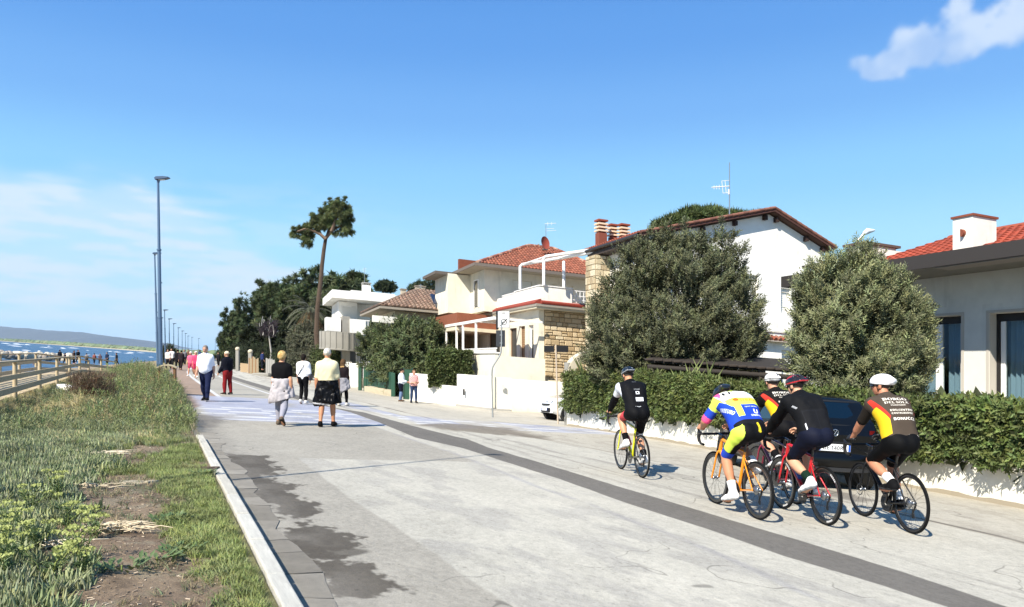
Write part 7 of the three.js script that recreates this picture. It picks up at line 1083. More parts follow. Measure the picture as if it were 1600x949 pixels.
{ // two people by the green gate
const [X, Z] = [(626.5 - CX) / FPX * 36, 36], s1 = walker('man in white shirt and dark blue trousers standing beside the green gate', X, Z, 70, 1.62, { legL: [3, 4], legR: [-4, 4], armL: [14, 60, 8], armR: [10, 70, 8], lean: 4, nod: 14 }, (t, J) => { bodyMesh(t, J, '#b0856c', { cell: 0.018, fine: 0.01 }); wear(t, 'shirt', [...torsoPrims(J, 1.04, 0.03), ...['L', 'R'].flatMap((k) => armPrims(J, k, 0.8, 1.18))], '#cfdbe8', { cell: 0.017, off: 0.02, wrinkle: 0.008, clips: [hemClip(J, 0.04), [J.neck.clone().add(V(0, 0.04, 0)), V(0, 1, 0)]] }); wear(t, 'trousers', [torsoPrims(J, 1)[0], ...['L', 'R'].flatMap((k) => legPrims(J, k, 0.96, 1.06))], (v) => v.y > 0.5 ? col('#1a2036') : col('#66799a'), { cell: 0.017, clips: [[J.pel.clone().add(V(0, 0.06, 0)), V(0, 1, 0)]] }); const [P, c] = hairPrims(J, 0.008); wear(t, 'hair', P, '#2a2320', { off: 0, cell: 0.01, clips: c, wrinkle: 0.002 }); shoes(t, J, '#5a4636', { cell: 0.013 }); });
const [X2, Z2] = [(646.5 - CX) / FPX * 35.6, 35.6]; walker('woman in pink checked top and blue jeans standing against the white wall', X2, Z2, 160, 1.6, { legL: [3, 4], legR: [-4, 4], armL: [16, 80, 6], armR: [14, 76, 6], inL: 0.5, inR: 0.5, lean: 2, nod: 10 }, (t, J) => { bodyMesh(t, J, '#bd9076', { cell: 0.018, fine: 0.01 }); wear(t, 'top', [...torsoPrims(J, 0.98, 0.03), ...['L', 'R'].flatMap((k) => armPrims(J, k, 0.55, 1.18))], (v) => (Math.floor(v.y * 18) + Math.floor(v.x * 18)) % 2 ? col('#d6a9a6') : col('#b9827f'), { cell: 0.016, off: 0.018, wrinkle: 0.006, clips: [hemClip(J, 0.03), [J.neck.clone().add(V(0, 0.04, 0)), V(0, 1, 0)]] }); wear(t, 'jeans', [torsoPrims(J, 1)[0], ...['L', 'R'].flatMap((k) => legPrims(J, k, 0.95, 1.02))], '#2b3b58', { cell: 0.016, clips: [[J.pel.clone().add(V(0, 0.06, 0)), V(0, 1, 0)]] }); const [P, c] = hairPrims(J, 0.018, { back: 0.1 }); wear(t, 'hair', P, '#7a5f47', { off: 0, cell: 0.01, clips: c, wrinkle: 0.003 }); shoes(t, J, '#1d1b1c', { cell: 0.013 }); });
}
// ---- people far along the promenade and on the beach: small, simply dressed figures
{
const far = (label, px, py, Z, H, bearing, top, bottom, hair, pose, h = null) => { const X = (px - CX) / FPX * Z, y = py === null ? ground(X, Z) : at(px, py, Z).y; walker(label, X, Z, bearing, H, pose, (t, J) => { bodyMesh(t, J, '#a97c64', { cell: 0.04, fine: 0.022 }); wear(t, 'top', [...torsoPrims(J, 1.05), ...['L', 'R'].flatMap((k) => armPrims(J, k, 0.6, 1.15))], top, { cell: 0.035, off: 0.025, wrinkle: 0, clips: [hemClip(J, 0.05), [J.neck.clone().add(V(0, 0.04, 0)), V(0, 1, 0)]] }); wear(t, 'trousers', [torsoPrims(J, 1)[0], ...['L', 'R'].flatMap((k) => legPrims(J, k, 0.9, 1.1))], bottom, { cell: 0.035, off: 0.02, wrinkle: 0, clips: [[J.pel.clone().add(V(0, 0.05, 0)), V(0, 1, 0)]] }); const [P, c] = hairPrims(J, 0.016); wear(t, 'hair', P, hair, { off: 0, cell: 0.022, clips: c, wrinkle: 0 }); }, y); };
const W = [{ legL: [16, 8], legR: [-14, 14], armL: [-12, 12], armR: [14, 14] }, { legL: [-10, 12], legR: [14, 6], armL: [12, 12], armR: [-10, 12] }, { legL: [2, 2], legR: [-2, 2], armL: [8, 30], armR: [6, 20] }];
const [xw] = [0];
far('distant person in white shirt just behind the wooden bin', 268, 576.5, 62, 1.72, 175, '#e9e6e0', '#2a2a2e', '#40352c', W[0]);
far('distant person in pale top left of the white shirt by the bin', 262.5, 577.5, 60, 1.66, 175, '#d6c7c0', '#32323a', '#3a3029', W[1]);
far('distant person in black on the footway left of the pink women', 277.5, 578, 62, 1.7, -6, '#1f1f24', '#23232a', '#2a221c', W[1]);
far('distant person in dark clothes with a red bag on the footway', 283, 578.5, 60, 1.62, 10, '#3a2f36', '#33262a', '#2f261f', W[0]);
far('tiny person in grey far along the footway', 288, 571, 80, 1.7, 176, '#6c6a70', '#2c2c33', '#463a30', W[0]);
far('tiny person in brown far along the road', 294.5, 567, 95, 1.72, 176, '#6d4f42', '#2c2f3b', '#2b241f', W[1]);
far('tiny person in blue at the far bend of the road', 312, 565, 110, 1.72, 176, '#3f5272', '#2a2a30', '#2b241f', W[1]);
far('tiny person in dark coat at the far bend beside the wood', 341, 573, 88, 1.7, 176, '#2a2a31', '#26262b', '#2b241f', W[0]);
far('person in blue jacket standing at the timber palisade', 409.5, 578.5, 66, 1.7, 60, '#26315a', '#1d2232', '#2d2620', W[2]);
// beach people
const b = [[93, 567, 95, '#20222c', 'dark clothed person standing tallest at the water edge'], [101, 569, 95, '#3a3640', 'dark clothed person crouched close to the tallest beach figure'], [115, 569, 92, '#4a3b38', 'brown clothed person on the beach behind the rail fence'], [121.5, 568, 92, '#23242b', 'black clothed person beside the brown clothed one on the beach'], [156, 570, 98, '#5a4a52', 'mauve clothed person on the beach near the third rail post'], [167, 571, 96, '#1f2940', 'navy clothed person on the beach left of the lamp posts'], [182, 571.5, 98, '#2a2a30', 'small dark person on the beach nearest the lamp posts'], [56, 582, 66, '#2b2529', 'dark person seated among bicycles behind the rail fence'], [135, 570, 110, '#8f8680', 'pale clothed beach person between the rail posts'], [147, 569.5, 112, '#7d4a45', 'reddish clothed beach person far behind the rail fence']];
b.forEach(([px, py, Z, c, label], i) => far(label, px, py, Z, i % 3 === 1 ? 1.45 : 1.68, 40 * i, c, '#23242c', '#2b241f', W[i % 3]));
}

// ---------- racing bicycles and their riders ----------
const Bk = (x, y, z = 0) => V(z, y, -x);                                          // x forward, y up, z to the right
const HUB_R = [0, 0.335], HUB_F = [0.985, 0.335], BB = [0.41, 0.272], SEAT = [0.268, 0.75], HT0 = [0.853, 0.7], HT1 = [0.812, 0.84];
const alloy = new THREE.MeshStandardMaterial({ color: col('#8d9094'), roughness: 0.3, metalness: 0.9 }), carbon = new THREE.MeshPhysicalMaterial({ color: col('#111214'), roughness: 0.35, clearcoat: 0.6 }), tape = mat('#141416', 0.9), gloss = (h) => new THREE.MeshPhysicalMaterial({ color: col(h), roughness: 0.3, clearcoat: 1, clearcoatRoughness: 0.1 });
function lathe(pts, n = 48) { return new THREE.LatheGeometry(pts.map(([r, y]) => new THREE.Vector2(r, y)), n).rotateZ(Math.PI / 2); }   // axis along x (sideways)
function makeWheel(bike, [hx, hy], o, rear) {
const w = new THREE.Group(); w.name = 'wheel'; bike.add(w); w.position.copy(Bk(hx, hy));
part('tyre', new THREE.TorusGeometry(0.322, 0.0135, 10, 56).rotateY(Math.PI / 2), M.rubber, w);
const dp = o.rim ?? 0.045; part('rim', lathe([[0.312, -0.011], [0.311 - dp * 0.5, -0.012], [0.311 - dp, -0.004], [0.311 - dp, 0.004], [0.311 - dp * 0.5, 0.012], [0.312, 0.011]]), o.rimMat ?? carbon, w);
const sp = [], N = o.spokes ?? 20, ri = 0.312 - dp; for (let i = 0; i < N; i++) { const a = i / N * 6.2832 + (o.spin ?? 0.2), s = i % 2 ? 1 : -1, b = a + (i % 4 < 2 ? 0.5 : -0.5); sp.push(rod(V(s * 0.026, Math.cos(b) * 0.02, Math.sin(b) * 0.02), V(s * 0.003, Math.cos(a) * ri, Math.sin(a) * ri), 0.0013, 0.0013, 4)); } part('spokes', sp, M.black, w).userData.kind = 'stuff';
part('hub', [lathe([[0.012, -0.05], [0.014, -0.035], [0.024, -0.03], [0.024, -0.024], [0.015, -0.018], [0.015, 0.018], [0.024, 0.024], [0.024, 0.03], [0.014, 0.035], [0.012, 0.05]], 16)], alloy, w);
if (o.disc) part('disc_rotor', new THREE.TorusGeometry(0.065, 0.006, 4, 28).scale(1, 1, 0.3).rotateY(Math.PI / 2).translate(-0.04, 0, 0), alloy, w);
if (rear) part('cassette', lathe([[0.015, 0.02], [0.055, 0.021], [0.05, 0.027], [0.043, 0.033], [0.036, 0.039], [0.028, 0.045], [0.015, 0.046]], 24), alloy, w);
if (o.marks) { const ar = []; for (const a0 of [0.5, 2.6, 4.7]) for (let k = 0; k < 5; k++) for (const s of [-1, 1]) ar.push(box(0.001, 0.02, 0.016, 0, 0, 0).translate(s * 0.0135, 0.29, 0).rotateX(a0 + k * 0.085)); part('rim_lettering', ar, mat('#d8d8d8', 0.5), w); }
return w;
}
function makeBike(label, o) {
const bike = thing('road_bicycle', label, 'bicycle'), F = o.mat ?? gloss(o.frame), F2 = o.mat2 ?? (o.fork ? gloss(o.fork) : F), R = (a, b, r, r2, n = 10) => rod(Bk(...a), Bk(...b), r, r2 ?? r, n);
const fr = part('frame', [R([BB[0], BB[1]], HT0, 0.027, 0.024), R(BB, SEAT, 0.021, 0.018), R(SEAT, HT1, 0.017, 0.021), R(HT0, HT1, 0.025, 0.023), rod(Bk(BB[0], BB[1], -0.035), Bk(BB[0], BB[1], 0.035), 0.024, 0.024, 12)], F, bike);
const st = []; for (const s of [-1, 1]) { st.push(R([BB[0] - 0.02, BB[1], s * 0.022], [HUB_R[0], HUB_R[1], s * 0.064], 0.0125, 0.009)); st.push(R([SEAT[0] + 0.02, SEAT[1] - 0.08, s * 0.012], [HUB_R[0], HUB_R[1], s * 0.064], 0.009, 0.0075)); } part('stays', st, o.stays ? gloss(o.stays) : F, bike);
const fk = []; for (const s of [-1, 1]) fk.push(tube([Bk(HT0[0] + 0.002, HT0[1] + 0.0, s * 0.012), Bk(HT0[0] + 0.012, HT0[1] - 0.035, s * 0.036), Bk(0.92, 0.5, s * 0.046), Bk(HUB_F[0], HUB_F[1], s * 0.05)], 0.0125, 7, 14)); part('fork', fk, F2, bike);
makeWheel(bike, HUB_F, o); makeWheel(bike, HUB_R, o, true);
part('seat_post', R(SEAT, [0.218, 0.935], 0.014), carbon, bike);
// saddle: long narrow shell
const sd = gridSheet(range(0, 1, 14), range(-1, 1, 8), (u, v) => { const x = lerp(0.08, 0.355, u), w = lerp(0.072, 0.018, sstep(0.15, 0.62, u)), y = 0.968 + 0.012 * Math.sin(u * 3.1) - 0.028 * Math.pow(Math.abs(v), 2.2) - 0.012 * (1 - u) * 0; return Bk(x, y, v * w); }); part('saddle', [sd, R([0.13, 0.935, -0.02], [0.3, 0.945, -0.02], 0.004), R([0.13, 0.935, 0.02], [0.3, 0.945, 0.02], 0.004)], mat('#151517', 0.5), bike);
// stem, bars, hoods and levers
const hb = [0.9, 0.905]; part('stem', [R([HT1[0] - 0.006, HT1[1]], [HT1[0] - 0.02, HT1[1] + 0.055], 0.02), R([HT1[0] - 0.018, HT1[1] + 0.045], hb, 0.016)], carbon, bike);
for (const s of [-1, 1]) { part('handlebar', tube([Bk(hb[0], hb[1], s * 0.005), Bk(hb[0], hb[1], s * 0.16), Bk(hb[0] + 0.02, hb[1], s * 0.205), Bk(hb[0] + 0.075, hb[1] - 0.004, s * 0.212), Bk(hb[0] + 0.098, hb[1] - 0.05, s * 0.216), Bk(hb[0] + 0.06, hb[1] - 0.115, s * 0.222), Bk(hb[0] - 0.04, hb[1] - 0.13, s * 0.226)], 0.0155, 9, 44), tape, bike); part('brake_hood', [taper([Bk(hb[0] + 0.06, hb[1] + 0.004, s * 0.212), Bk(hb[0] + 0.11, hb[1] + 0.02, s * 0.212), Bk(hb[0] + 0.135, hb[1] + 0.05, s * 0.21)], [0.017, 0.018, 0.011], 8), taper([Bk(hb[0] + 0.128, hb[1] + 0.02, s * 0.213), Bk(hb[0] + 0.13, hb[1] - 0.05, s * 0.222), Bk(hb[0] + 0.108, hb[1] - 0.11, s * 0.226)], [0.008, 0.009, 0.005], 6)], M.black, bike); }
// cranks, rings, chain
const a = (o.crank ?? 0) * D2R, ped = (k) => { const q = k === 'R' ? a : a + Math.PI; return [BB[0] + 0.1725 * Math.cos(q), BB[1] - 0.1725 * Math.sin(q), k === 'R' ? 0.075 : -0.075]; };
for (const k of ['L', 'R']) { const p = ped(k), s = k === 'R' ? 1 : -1; part('crank', R([BB[0], BB[1], s * 0.05], p, 0.012, 0.009), carbon, bike); part('pedal', rbox(0.06, 0.018, 0.07, p[2] + s * 0.035, p[1], -p[0], 0.006), M.black, bike); }
part('chainring', lathe([[0.03, 0.044], [0.1, 0.045], [0.102, 0.047], [0.1, 0.049], [0.03, 0.049]], 40).translate(0, BB[1], -BB[0]), carbon, bike);
const cy = 0.046; part('chain', [R([BB[0], BB[1] + 0.1, cy], [0.0, HUB_R[1] + 0.04, 0.032], 0.0035, 0.0035, 5), R([BB[0], BB[1] - 0.1, cy], [0.02, HUB_R[1] - 0.13, 0.034], 0.0035, 0.0035, 5), R([0.02, HUB_R[1] - 0.13, 0.034], [0.03, HUB_R[1] - 0.03, 0.032], 0.0035, 0.0035, 5)], alloy, bike);
part('rear_derailleur', [R([0.0, HUB_R[1] - 0.01, 0.06], [0.012, HUB_R[1] - 0.08, 0.046], 0.011), R([0.012, HUB_R[1] - 0.07, 0.04], [0.03, HUB_R[1] - 0.15, 0.036], 0.01), rbox(0.02, 0.05, 0.025, 0.045, HUB_R[1] - 0.15, -0.03, 0.006)], M.black, bike);
if (!o.disc) part('brake_calliper', [rbox(0.05, 0.05, 0.03, 0, 0.69, -0.88 - 0.02, 0.01), rbox(0.05, 0.045, 0.03, 0, 0.675, -0.2, 0.01)], M.black, bike);
if (o.bottle) { const m = Bk(0.62, 0.47), d = Bk(HT0[0] - BB[0], HT0[1] - BB[1]).normalize(), b0 = m.clone().addScaledVector(d, -0.08).add(V(0, 0.05, 0.033)), b1 = b0.clone().addScaledVector(d, 0.17); const bt = part('bottle', [rod(b0, b1, 0.036, 0.036, 14), rod(b1, b1.clone().addScaledVector(d, 0.03), 0.026, 0.016, 12)], mat(o.bottle, 0.4), bike); }
part('bar_cable', tube([Bk(1.02, 0.93, -0.2), Bk(1.0, 0.86, -0.1), Bk(0.9, 0.8, 0.0), Bk(0.86, 0.74, 0.03)], 0.0028, 4, 20), o.cable ? mat(o.cable, 0.5) : M.black, bike);
part('rear_light', rbox(0.03, 0.05, 0.02, 0, 0.86, -0.215, 0.006), mat('#3a1414', 0.4), bike);
bike.userData.pedals = { L: ped('L'), R: ped('R') };
const save = bike.userData.pedals; delete bike.userData.pedals; bike.pedalsAt = save; return bike;
}
// riding posture worked out from the bicycle: hips on the saddle, feet on the pedals, hands on the hoods
function riding(bike, P) {
const s = P.s ?? 1, J = { s }, l = (P.lean ?? 44) * D2R, U = Bk(Math.cos(l), Math.sin(l)).normalize(), side = P.roll ?? 0;
J.R = V(1, 0, 0); J.RS = V(Math.cos((P.twist ?? 0) * D2R), 0, Math.sin((P.twist ?? 0) * D2R)); J.U = U; J.pel = Bk(0.19, 1.015 + (P.rise ?? 0)); const B = Bk(-Math.sin(l), Math.cos(l));      // B: out of the back
J.mid = J.pel.clone().addScaledVector(U, 0.18 * s).addScaledVector(B, 0.045); J.chest = J.pel.clone().addScaledVector(U, 0.37 * s).addScaledVector(B, 0.055); J.neck = J.pel.clone().addScaledVector(U, 0.555 * s).addScaledVector(B, 0.02).add(V(side * 0.03, 0, 0));
const hd = P.head ?? [0.1, 0.125]; J.head = J.neck.clone().add(Bk(hd[0], hd[1], side * 0.02)); J.yaw = P.yaw ?? 0; J.nod = P.nod ?? 12;
for (const [k, sg] of [['L', -1], ['R', 1]]) {
J['hip' + k] = J.pel.clone().add(V(sg * 0.085 * s, -0.03, 0)).add(Bk(0.02, 0));
const p = bike.pedalsAt[k], dn = P['ankle' + k] ?? 10, ft = dn * D2R, ball = Bk(p[0], p[1] + 0.035, p[2] + sg * 0.03); J['an' + k] = ball.clone().add(Bk(-0.125 * Math.cos(ft) + 0.0, 0.085 + 0.125 * Math.sin(ft), 0)); J['toe' + k] = ball.clone().add(Bk(0.075 * Math.cos(ft), -0.005 - 0.075 * Math.sin(ft), sg * 0.01)); J['heel' + k] = J['an' + k].clone().add(Bk(-0.05, -0.055 + 0.0, 0)); J['pit' + k] = ft;
J['kn' + k] = ik(J['hip' + k], J['an' + k], 0.435 * s, 0.43 * s, Bk(1, 0.5, sg * 0.06)); 
J['sh' + k] = J.neck.clone().addScaledVector(U, -0.075 * s).addScaledVector(J.RS, sg * 0.185 * s);
const g = P['grip' + k] ?? [0.955, 0.963, 0.212]; J['wr' + k] = Bk(g[0] - 0.02, g[1] + 0.012, sg * g[2]); J['el' + k] = ik(J['sh' + k], J['wr' + k], 0.3 * s, 0.275 * s, Bk(-0.4, -0.6, sg * 0.75));
}
return J;
}
function helmet(t, J, h, accent, label) {
const s = J.s, { f, r, u } = headFrame(J), a2 = (x, y, z) => J.head.clone().addScaledVector(r, x * s).addScaledVector(u, y * s).addScaledVector(f, z * s);
const P = [{ c: a2(0, 0.05, -0.012), f, u, r, q: [0.1, 0.096, 0.138].map((v) => v * s), k: 0.02 }, cap(a2(-0.05, 0.05, -0.13), a2(0.05, 0.05, -0.13), 0.03 * s, undefined, 0.03)];
for (const x of [-0.066, -0.034, 0, 0.034, 0.066]) { const q = 1 - Math.abs(x) * 5; P.push({ ...cap(a2(x, 0.13 - Math.abs(x) * 0.5, 0.105), a2(x, 0.158 - Math.abs(x) * 0.55, -0.02), 0.0105 * s), sub: true }); P.push({ ...cap(a2(x * 1.05, 0.152 - Math.abs(x) * 0.6, -0.055), a2(x * 0.9, 0.085 - Math.abs(x) * 0.3, -0.152), 0.0115 * s), sub: true }); }
const C = col(h), A2 = col(accent ?? h), hm = part('helmet', paintGeo(fieldMesh(P, { cell: 0.0055, clips: [[a2(0, 0.022, 0), u.clone().negate().addScaledVector(f, 0.12).normalize()]] }), (v) => { const d = v.clone().sub(a2(0, 0.05, -0.012)), x = d.dot(r), y = d.dot(u), z = d.dot(f); return Math.abs(y + 0.008) < 0.006 || (Math.abs(Math.abs(x) - 0.052 - z * 0.1) < 0.006 && y > 0.03) ? A2 : C; }), new THREE.MeshPhysicalMaterial({ color: 0xffffff, vertexColors: true, roughness: 0.3, clearcoat: 0.6 }), t, label);
part('straps', [-1, 1].flatMap((q) => [rod(a2(q * 0.085, 0.03, 0.03), a2(q * 0.072, -0.045, 0.02), 0.005, 0.005, 5), rod(a2(q * 0.085, 0.03, -0.06), a2(q * 0.072, -0.045, 0.02), 0.005, 0.005, 5), rod(a2(q * 0.072, -0.045, 0.02), a2(0, -0.1, 0.045), 0.005, 0.005, 5)]), M.black, t);
part('sunglasses', [taper([a2(-0.075, 0.012, 0.06), a2(-0.045, 0.01, 0.1), a2(0, 0.014, 0.108), a2(0.045, 0.01, 0.1), a2(0.075, 0.012, 0.06)], [0.01, 0.017, 0.012, 0.017, 0.01], 6), rod(a2(-0.077, 0.014, 0.06), a2(-0.084, 0.014, -0.02), 0.004), rod(a2(0.077, 0.014, 0.06), a2(0.084, 0.014, -0.02), 0.004)], M.darkGlass, t);
const [HP, hc] = hairPrims(J, 0.004); wear(t, 'hair', HP, '#4a443f', { off: 0, cell: 0.009, clips: [...hc], wrinkle: 0.002 });
}
// jersey: torso cloth with a printed map wound round it; u = 0.5 at the middle of the back, v up the spine
function jersey(t, J, tex, w, o = {}) {
const B = J.R.clone().cross(J.U).normalize(); if (B.dot(V(0, 1, 0.8)) < 0) B.negate();
const P = [...torsoPrims(J, w, o.belly ?? 0), cap(J.shL, mid(J.shL, J.elL, 0.15), 0.06 * J.s, 0.058 * J.s, 0.05), cap(J.shR, mid(J.shR, J.elR, 0.15), 0.06 * J.s, 0.058 * J.s, 0.05)];
const g0 = fieldMesh(P, { off: o.off ?? 0.013, cell: 0.011, wrinkle: o.wrinkle ?? 0.005, wf: 8, clips: [[J.pel.clone().addScaledVector(J.U, -0.055), J.U.clone().negate()], [J.neck.clone().addScaledVector(J.U, 0.045), J.U]] });
const L = J.neck.clone().sub(J.pel).dot(J.U) + 0.1, nrm = g0.attributes.normal, g = g0.toNonIndexed(), p = g.attributes.position, uv = new Float32Array(p.count * 2), v = V(0, 0, 0);
for (let i = 0; i < p.count; i++) { v.fromBufferAttribute(p, i).sub(J.pel); const y = v.dot(J.U), ax = mid(J.pel, J.chest).sub(J.pel); const c = J.U.clone().multiplyScalar(y), bend = Math.sin(clamp(y / 0.55) * Math.PI) * 0.045; c.addScaledVector(B, bend); const q = v.clone().sub(c); uv[i * 2] = 0.5 + Math.atan2(q.dot(J.R), q.dot(B) + 0.02) / 6.2832; uv[i * 2 + 1] = (y + 0.06) / L; }
for (let i = 0; i < p.count; i += 3) { const m = Math.max(uv[i * 2], uv[i * 2 + 2], uv[i * 2 + 4]); for (let k = 0; k < 3; k++) if (m - uv[(i + k) * 2] > 0.5) uv[(i + k) * 2] += 1; }
g.setAttribute('uv', new THREE.BufferAttribute(uv, 2)); tex.wrapS = THREE.RepeatWrapping;
return part('jersey', g, new THREE.MeshPhysicalMaterial({ map: tex, roughness: 0.75, specularIntensity: 0.25, side: THREE.DoubleSide }), t);
}
const sleeve = (t, J, k, tEnd, color, o = {}) => { const sh = J['sh' + k], el = J['el' + k], d = el.clone().sub(sh).normalize(), wr = J['wr' + k]; const fn = typeof color === 'function' ? (v) => color(v.clone().sub(sh).dot(d) / sh.distanceTo(el) + (v.distanceTo(wr) < el.distanceTo(wr) * 1.02 && v.clone().sub(el).dot(wr.clone().sub(el)) > 0 ? v.clone().sub(el).length() / el.distanceTo(wr) : 0), v) : color; return wear(t, 'sleeve', armPrims(J, k, tEnd, 1.06), fn, { off: 0.012, cell: 0.01, mat: lycra, wrinkle: 0.004, ...o }); };
function bibShorts(t, J, color, tEnd = 0.44) { return wear(t, 'shorts', [torsoPrims(J, 0.98)[0], torsoPrims(J, 0.98)[1], ...['L', 'R'].flatMap((k) => legPrims(J, k, tEnd, 1.03)), { c: J.pel.clone().add(V(-0.055, -0.03, 0.06)), f: V(0, 0, -1), u: V(0, 1, 0), r: V(1, 0, 0), q: [0.095, 0.1, 0.1], k: 0.04 }, { c: J.pel.clone().add(V(0.055, -0.03, 0.06)), f: V(0, 0, -1), u: V(0, 1, 0), r: V(1, 0, 0), q: [0.095, 0.1, 0.1], k: 0.04 }], color, { off: 0.009, cell: 0.011, mat: lycra, wrinkle: 0.002, clips: [[J.pel.clone().addScaledVector(J.U, 0.14), J.U]] }); }
function socks(t, J, color) { for (const k of ['L', 'R']) { const a = J['an' + k], n = J['kn' + k]; wear(t, 'sock', [cap(mid(a, n, 0.32), a, 0.05 * J.s, 0.04 * J.s)], color, { off: 0.005, cell: 0.009, wrinkle: 0.001, clips: [[mid(a, n, 0.3), n.clone().sub(a).normalize()]] }); } }
const gripHands = (J) => Object.fromEntries(['L', 'R'].map((k) => { const sg = k === 'L' ? -1 : 1; return ['hand' + k, [Bk(0.9, 0.1, 0), V(-sg * 0.75, -0.65, 0).normalize(), 0.55, 0.9]]; }));
function rider(label, bike, P, skin, outfit, o = {}) {
const t = thing('person', label, 'person', bike.position, bike.rotation.y), J = riding(bike, P);
bodyMesh(t, J, skin, { cell: 0.012, fine: 0.006, w: o.w ?? 1, ...gripHands(J), ...o }); outfit(t, J); return t;
}
function place(bike, px, py, bearing) { const [X, Z] = gpx(px, py), a = bearing * D2R; bike.position.set(X, ground(X, Z) - 0.0, -Z); bike.rotation.y = -a; const Xf = X + Math.sin(a) * 0.985, Zf = Z + Math.cos(a) * 0.985; bike.rotation.order = 'YXZ'; bike.rotation.x = Math.atan2(ground(Xf, Zf) - ground(X, Z), 0.985); return bike; }
const txt = (g, s, x, y, size, fill, font = 'bold', fam = 'sans-serif', rot = 0, squeeze = 1) => { g.save(); g.translate(x, y); g.rotate(rot); g.scale(squeeze, 1); g.fillStyle = fill; g.textAlign = 'center'; g.textBaseline = 'middle'; g.font = `${font} ${size}px ${fam}`; g.fillText(s, 0, 0); g.restore(); };
const panel = (g, c, pts) => { g.fillStyle = c; g.beginPath(); pts.forEach(([x, y], i) => (i ? g.lineTo(x, y) : g.moveTo(x, y))); g.closePath(); g.fill(); };
const TW = 1024, THt = 768;

// rider 1: ahead of the group, black and white on a yellow machine
{
const bike = place(makeBike('slim racing bicycle with yellow fork and seat tube ridden ahead of the group', { frame: '#cfd21f', fork: '#d8dc26', stays: '#141416', crank: 140, rim: 0.03, spokes: 18, bottle: '#c9393c' }), 1003, 747, -11);
rider('lone leading cyclist in black jersey with white sleeve and white shoes', bike, { lean: 50, head: [0.1, 0.13], nod: 22, yaw: -4, ankleL: 14, ankleR: 8 }, '#c08c6c', (t, J) => {
jersey(t, J, canvasTex(TW, THt, (g) => { g.fillStyle = '#0c0d11'; g.fillRect(0, 0, TW, THt); panel(g, '#c9ced6', [[250, 0], [320, 0], [330, 130], [290, 330], [235, 380], [215, 160]]); panel(g, '#c9ced6', [[774, 0], [704, 0], [700, 80], [770, 160]]); txt(g, 'ROSTI', 520, 130, 24, '#7f858f'); txt(g, 'CYCLING', 520, 330, 22, '#c3c8ce'); g.fillStyle = '#d9dde2'; g.fillRect(490, 375, 62, 60); g.fillStyle = '#14151b'; g.beginPath(); g.arc(521, 405, 17, 0, 7); g.fill(); g.fillStyle = '#dfe3e8'; g.fillRect(470, 500, 130, 74); txt(g, 'TEAM', 535, 537, 38, '#14151b'); txt(g, 'GRANFONDO', 540, 690, 44, '#d5d9de'); }), 0.96);
sleeve(t, J, 'L', 0.97, (q) => q < 0.62 ? col('#d3d8de') : col('#111217')); sleeve(t, J, 'R', 0.97, (q) => q < 0.5 ? col('#2a2c34') : col('#111217')); bibShorts(t, J, (v) => { const k = v.x < 0 ? 'L' : 'R', d = J['kn' + k].clone().sub(J['hip' + k]), q = v.clone().sub(J['hip' + k]).dot(d) / d.lengthSq(); return q > 0.8 ? col('#d9d9dc') : v.x < -0.13 && q > 0.3 && q < 0.75 ? col('#c8474f') : col('#101116'); }, 0.45);
socks(t, J, '#121216'); shoes(t, J, '#e9e8e6', { sole: '#c5c5c5' }); helmet(t, J, '#101114', '#8b8f95', 'black helmet with pale stripe');
});
}
